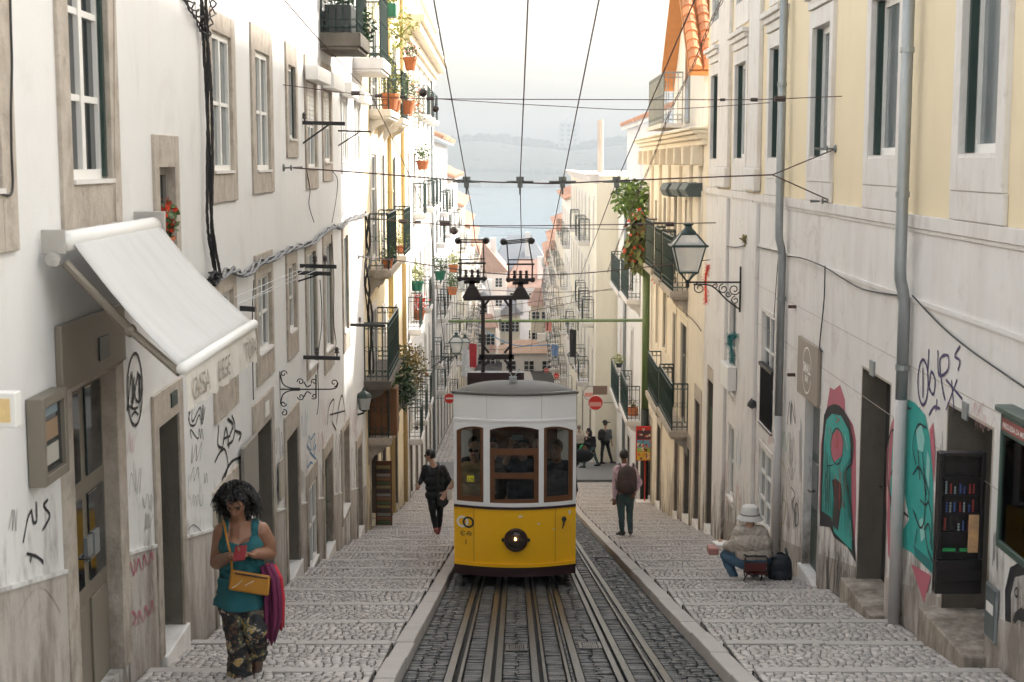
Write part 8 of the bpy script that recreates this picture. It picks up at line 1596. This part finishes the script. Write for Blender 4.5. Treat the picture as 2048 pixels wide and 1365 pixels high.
for i, (x0, y0, x1, y1, n, m, w_) in enumerate(((1576, 800, 1590, 850, 8, BP, 3), (1576, 870, 1592, 930, 9, BP, 1.6), (1576, 935, 1590, 960, 6, BP, 1.6), (1470, 870, 1488, 935, 9, BS, 2), (1512, 880, 1535, 900, 7, FR, 1.5), (1488, 900, 1498, 980, 12, BP, .8), (1440, 870, 1452, 910, 6, BS, 1.6), (1418, 810, 1430, 880, 7, GN, 1.5), (1440, 800, 1450, 850, 6, GN, 1.5), (1380, 860, 1390, 960, 8, FR, 1.4), (1420, 1000, 1426, 1080, 6, BP, 3), (1350, 880, 1358, 960, 6, FR, 1.6))): S(R0 if x0 > 1410 else R1, 1, [scrib(x0, y0, x1, y1, n, 100 + i)], w_, m)
S(R0, 1, [[(1582, 975), (1590, 990), (1584, 1010), (1592, 1030)], el(1593, 1030, 4, 22)], 3, BP)
S(R0, 1, [el(1563, 987, 10, 64), [(1556, 975), (1558, 985), (1563, 978)], [(1566, 970), (1568, 980)], [(1554, 1000), (1560, 1008), (1558, 1030), (1566, 1000), (1572, 1010), (1568, 1035)]], 2.2, GS); S(R0, 1, [[(1474, 1015), (1474, 972), (1479, 1000), (1482, 985), (1488, 1025)], [(1493, 940), (1493, 1000)], [(1478, 1020), (1484, 990), (1490, 1030)]], 2.4, RS)
# bearded face at the right edge
paint(R0, 1, [(2010, 1250), (2010, 1180), (2020, 1135), (2040, 1125), (2090, 1150), (2100, 1320), (2060, 1345), (2030, 1335), (2014, 1300)], BP, .0035, 'graffiti'); paint(R0, 1, [(2022, 1245), (2022, 1190), (2030, 1155), (2050, 1150), (2080, 1170), (2085, 1290), (2055, 1305), (2036, 1300), (2026, 1280)], M['rwhite'], .0065)
paint(R0, 1, [(2026, 1242), (2030, 1225), (2042, 1215), (2055, 1225), (2080, 1225), (2080, 1245), (2052, 1245), (2036, 1240), (2030, 1248)], BP, .0095); S(R0, 1, [el(2033, 1185, 3, 9), el(2060, 1190, 4, 10)], 4, BP, d=.0095)

TL_ = mat('spray_pale_teal', (.25, .55, .5), .7, .2, 12); DT = mat('spray_deep_teal', (.01, .16, .16), .7, .2, 12)
for poly in ([(1790, 860), (1796, 830), (1806, 838), (1804, 880), (1796, 900)], [(1832, 860), (1842, 850), (1850, 880), (1846, 905), (1836, 900)], [(1838, 1040), (1846, 1035), (1850, 1075), (1842, 1085)], [(1854, 900), (1860, 920), (1858, 980), (1852, 950)]): paint(R0, 1, poly, TL_, .0098)
for poly in ([(1784, 1000), (1790, 995), (1794, 1050), (1788, 1080), (1783, 1060)], [(1826, 1090), (1860, 1120), (1864, 1145), (1830, 1112)]): paint(R0, 1, poly, DT, .0098)
S(R0, 1, [[(1788, 905), (1796, 880), (1806, 900), (1800, 940), (1790, 930)], [(1832, 930), (1826, 890), (1836, 850), (1852, 856)], [(1840, 1000), (1852, 1010), (1858, 990), (1850, 960)], [(1794, 830), (1802, 815), (1822, 818)], [(1856, 1000), (1864, 1040), (1860, 1090)], [(1786, 1100), (1790, 1150), (1796, 1190)], [(1834, 1060), (1830, 1090)]], 4, BP, d=.0125)
S(R0, 1, [[(1652, 850), (1650, 880)], [(1690, 870), (1696, 900)], [(1700, 1040), (1704, 1080)], [(1654, 960), (1650, 1010)]], 4, TL_, d=.0122)
S(R0, 1, [scrib(1648, 900, 1660, 1020, 12, 410), scrib(1684, 960, 1698, 1070, 9, 411)], 1.6, BP, d=.0125)
for i, (x0, y0, x1, y1, n, m, w_) in enumerate(((1722, 860, 1752, 900, 7, BP, 1.2), (1575, 1000, 1592, 1060, 8, BP, 1.8), (1598, 850, 1604, 960, 8, BP, 1.5), (1556, 860, 1575, 900, 8, GN, 1.8), (1985, 1060, 1996, 1130, 6, BP, 2), (1880, 880, 1886, 1010, 5, BP, 1.5), (1440, 930, 1454, 1010, 9, FR, 2.2), (1536, 860, 1550, 890, 7, RS, 1.5), (1640, 1150, 1705, 1215, 16, BP, 1.8))): S(R0, 1, [scrib(x0, y0, x1, y1, n, 500 + i)], w_, m)
# ------------------------------------------------------------------ haze
q = MB(); q.box(-3500, 3500, -80, 3600, -4, 150); hz = q.build('haze', []); tag(hz, 'pale humid haze over street and river', 'haze', kind='stuff')
m = bpy.data.materials.new('haze_air'); m.use_nodes = True; t = m.node_tree; t.nodes.clear(); o = _n(t, 'OutputMaterial'); v = _n(t, 'VolumePrincipled')
v.inputs['Color'].default_value = (.48,.515,.545, 1); v.inputs['Density'].default_value = HAZE; v.inputs['Anisotropy'].default_value = 0
t.links.new(v.outputs[0], o.inputs['Volume']); hz.data.materials.append(m)
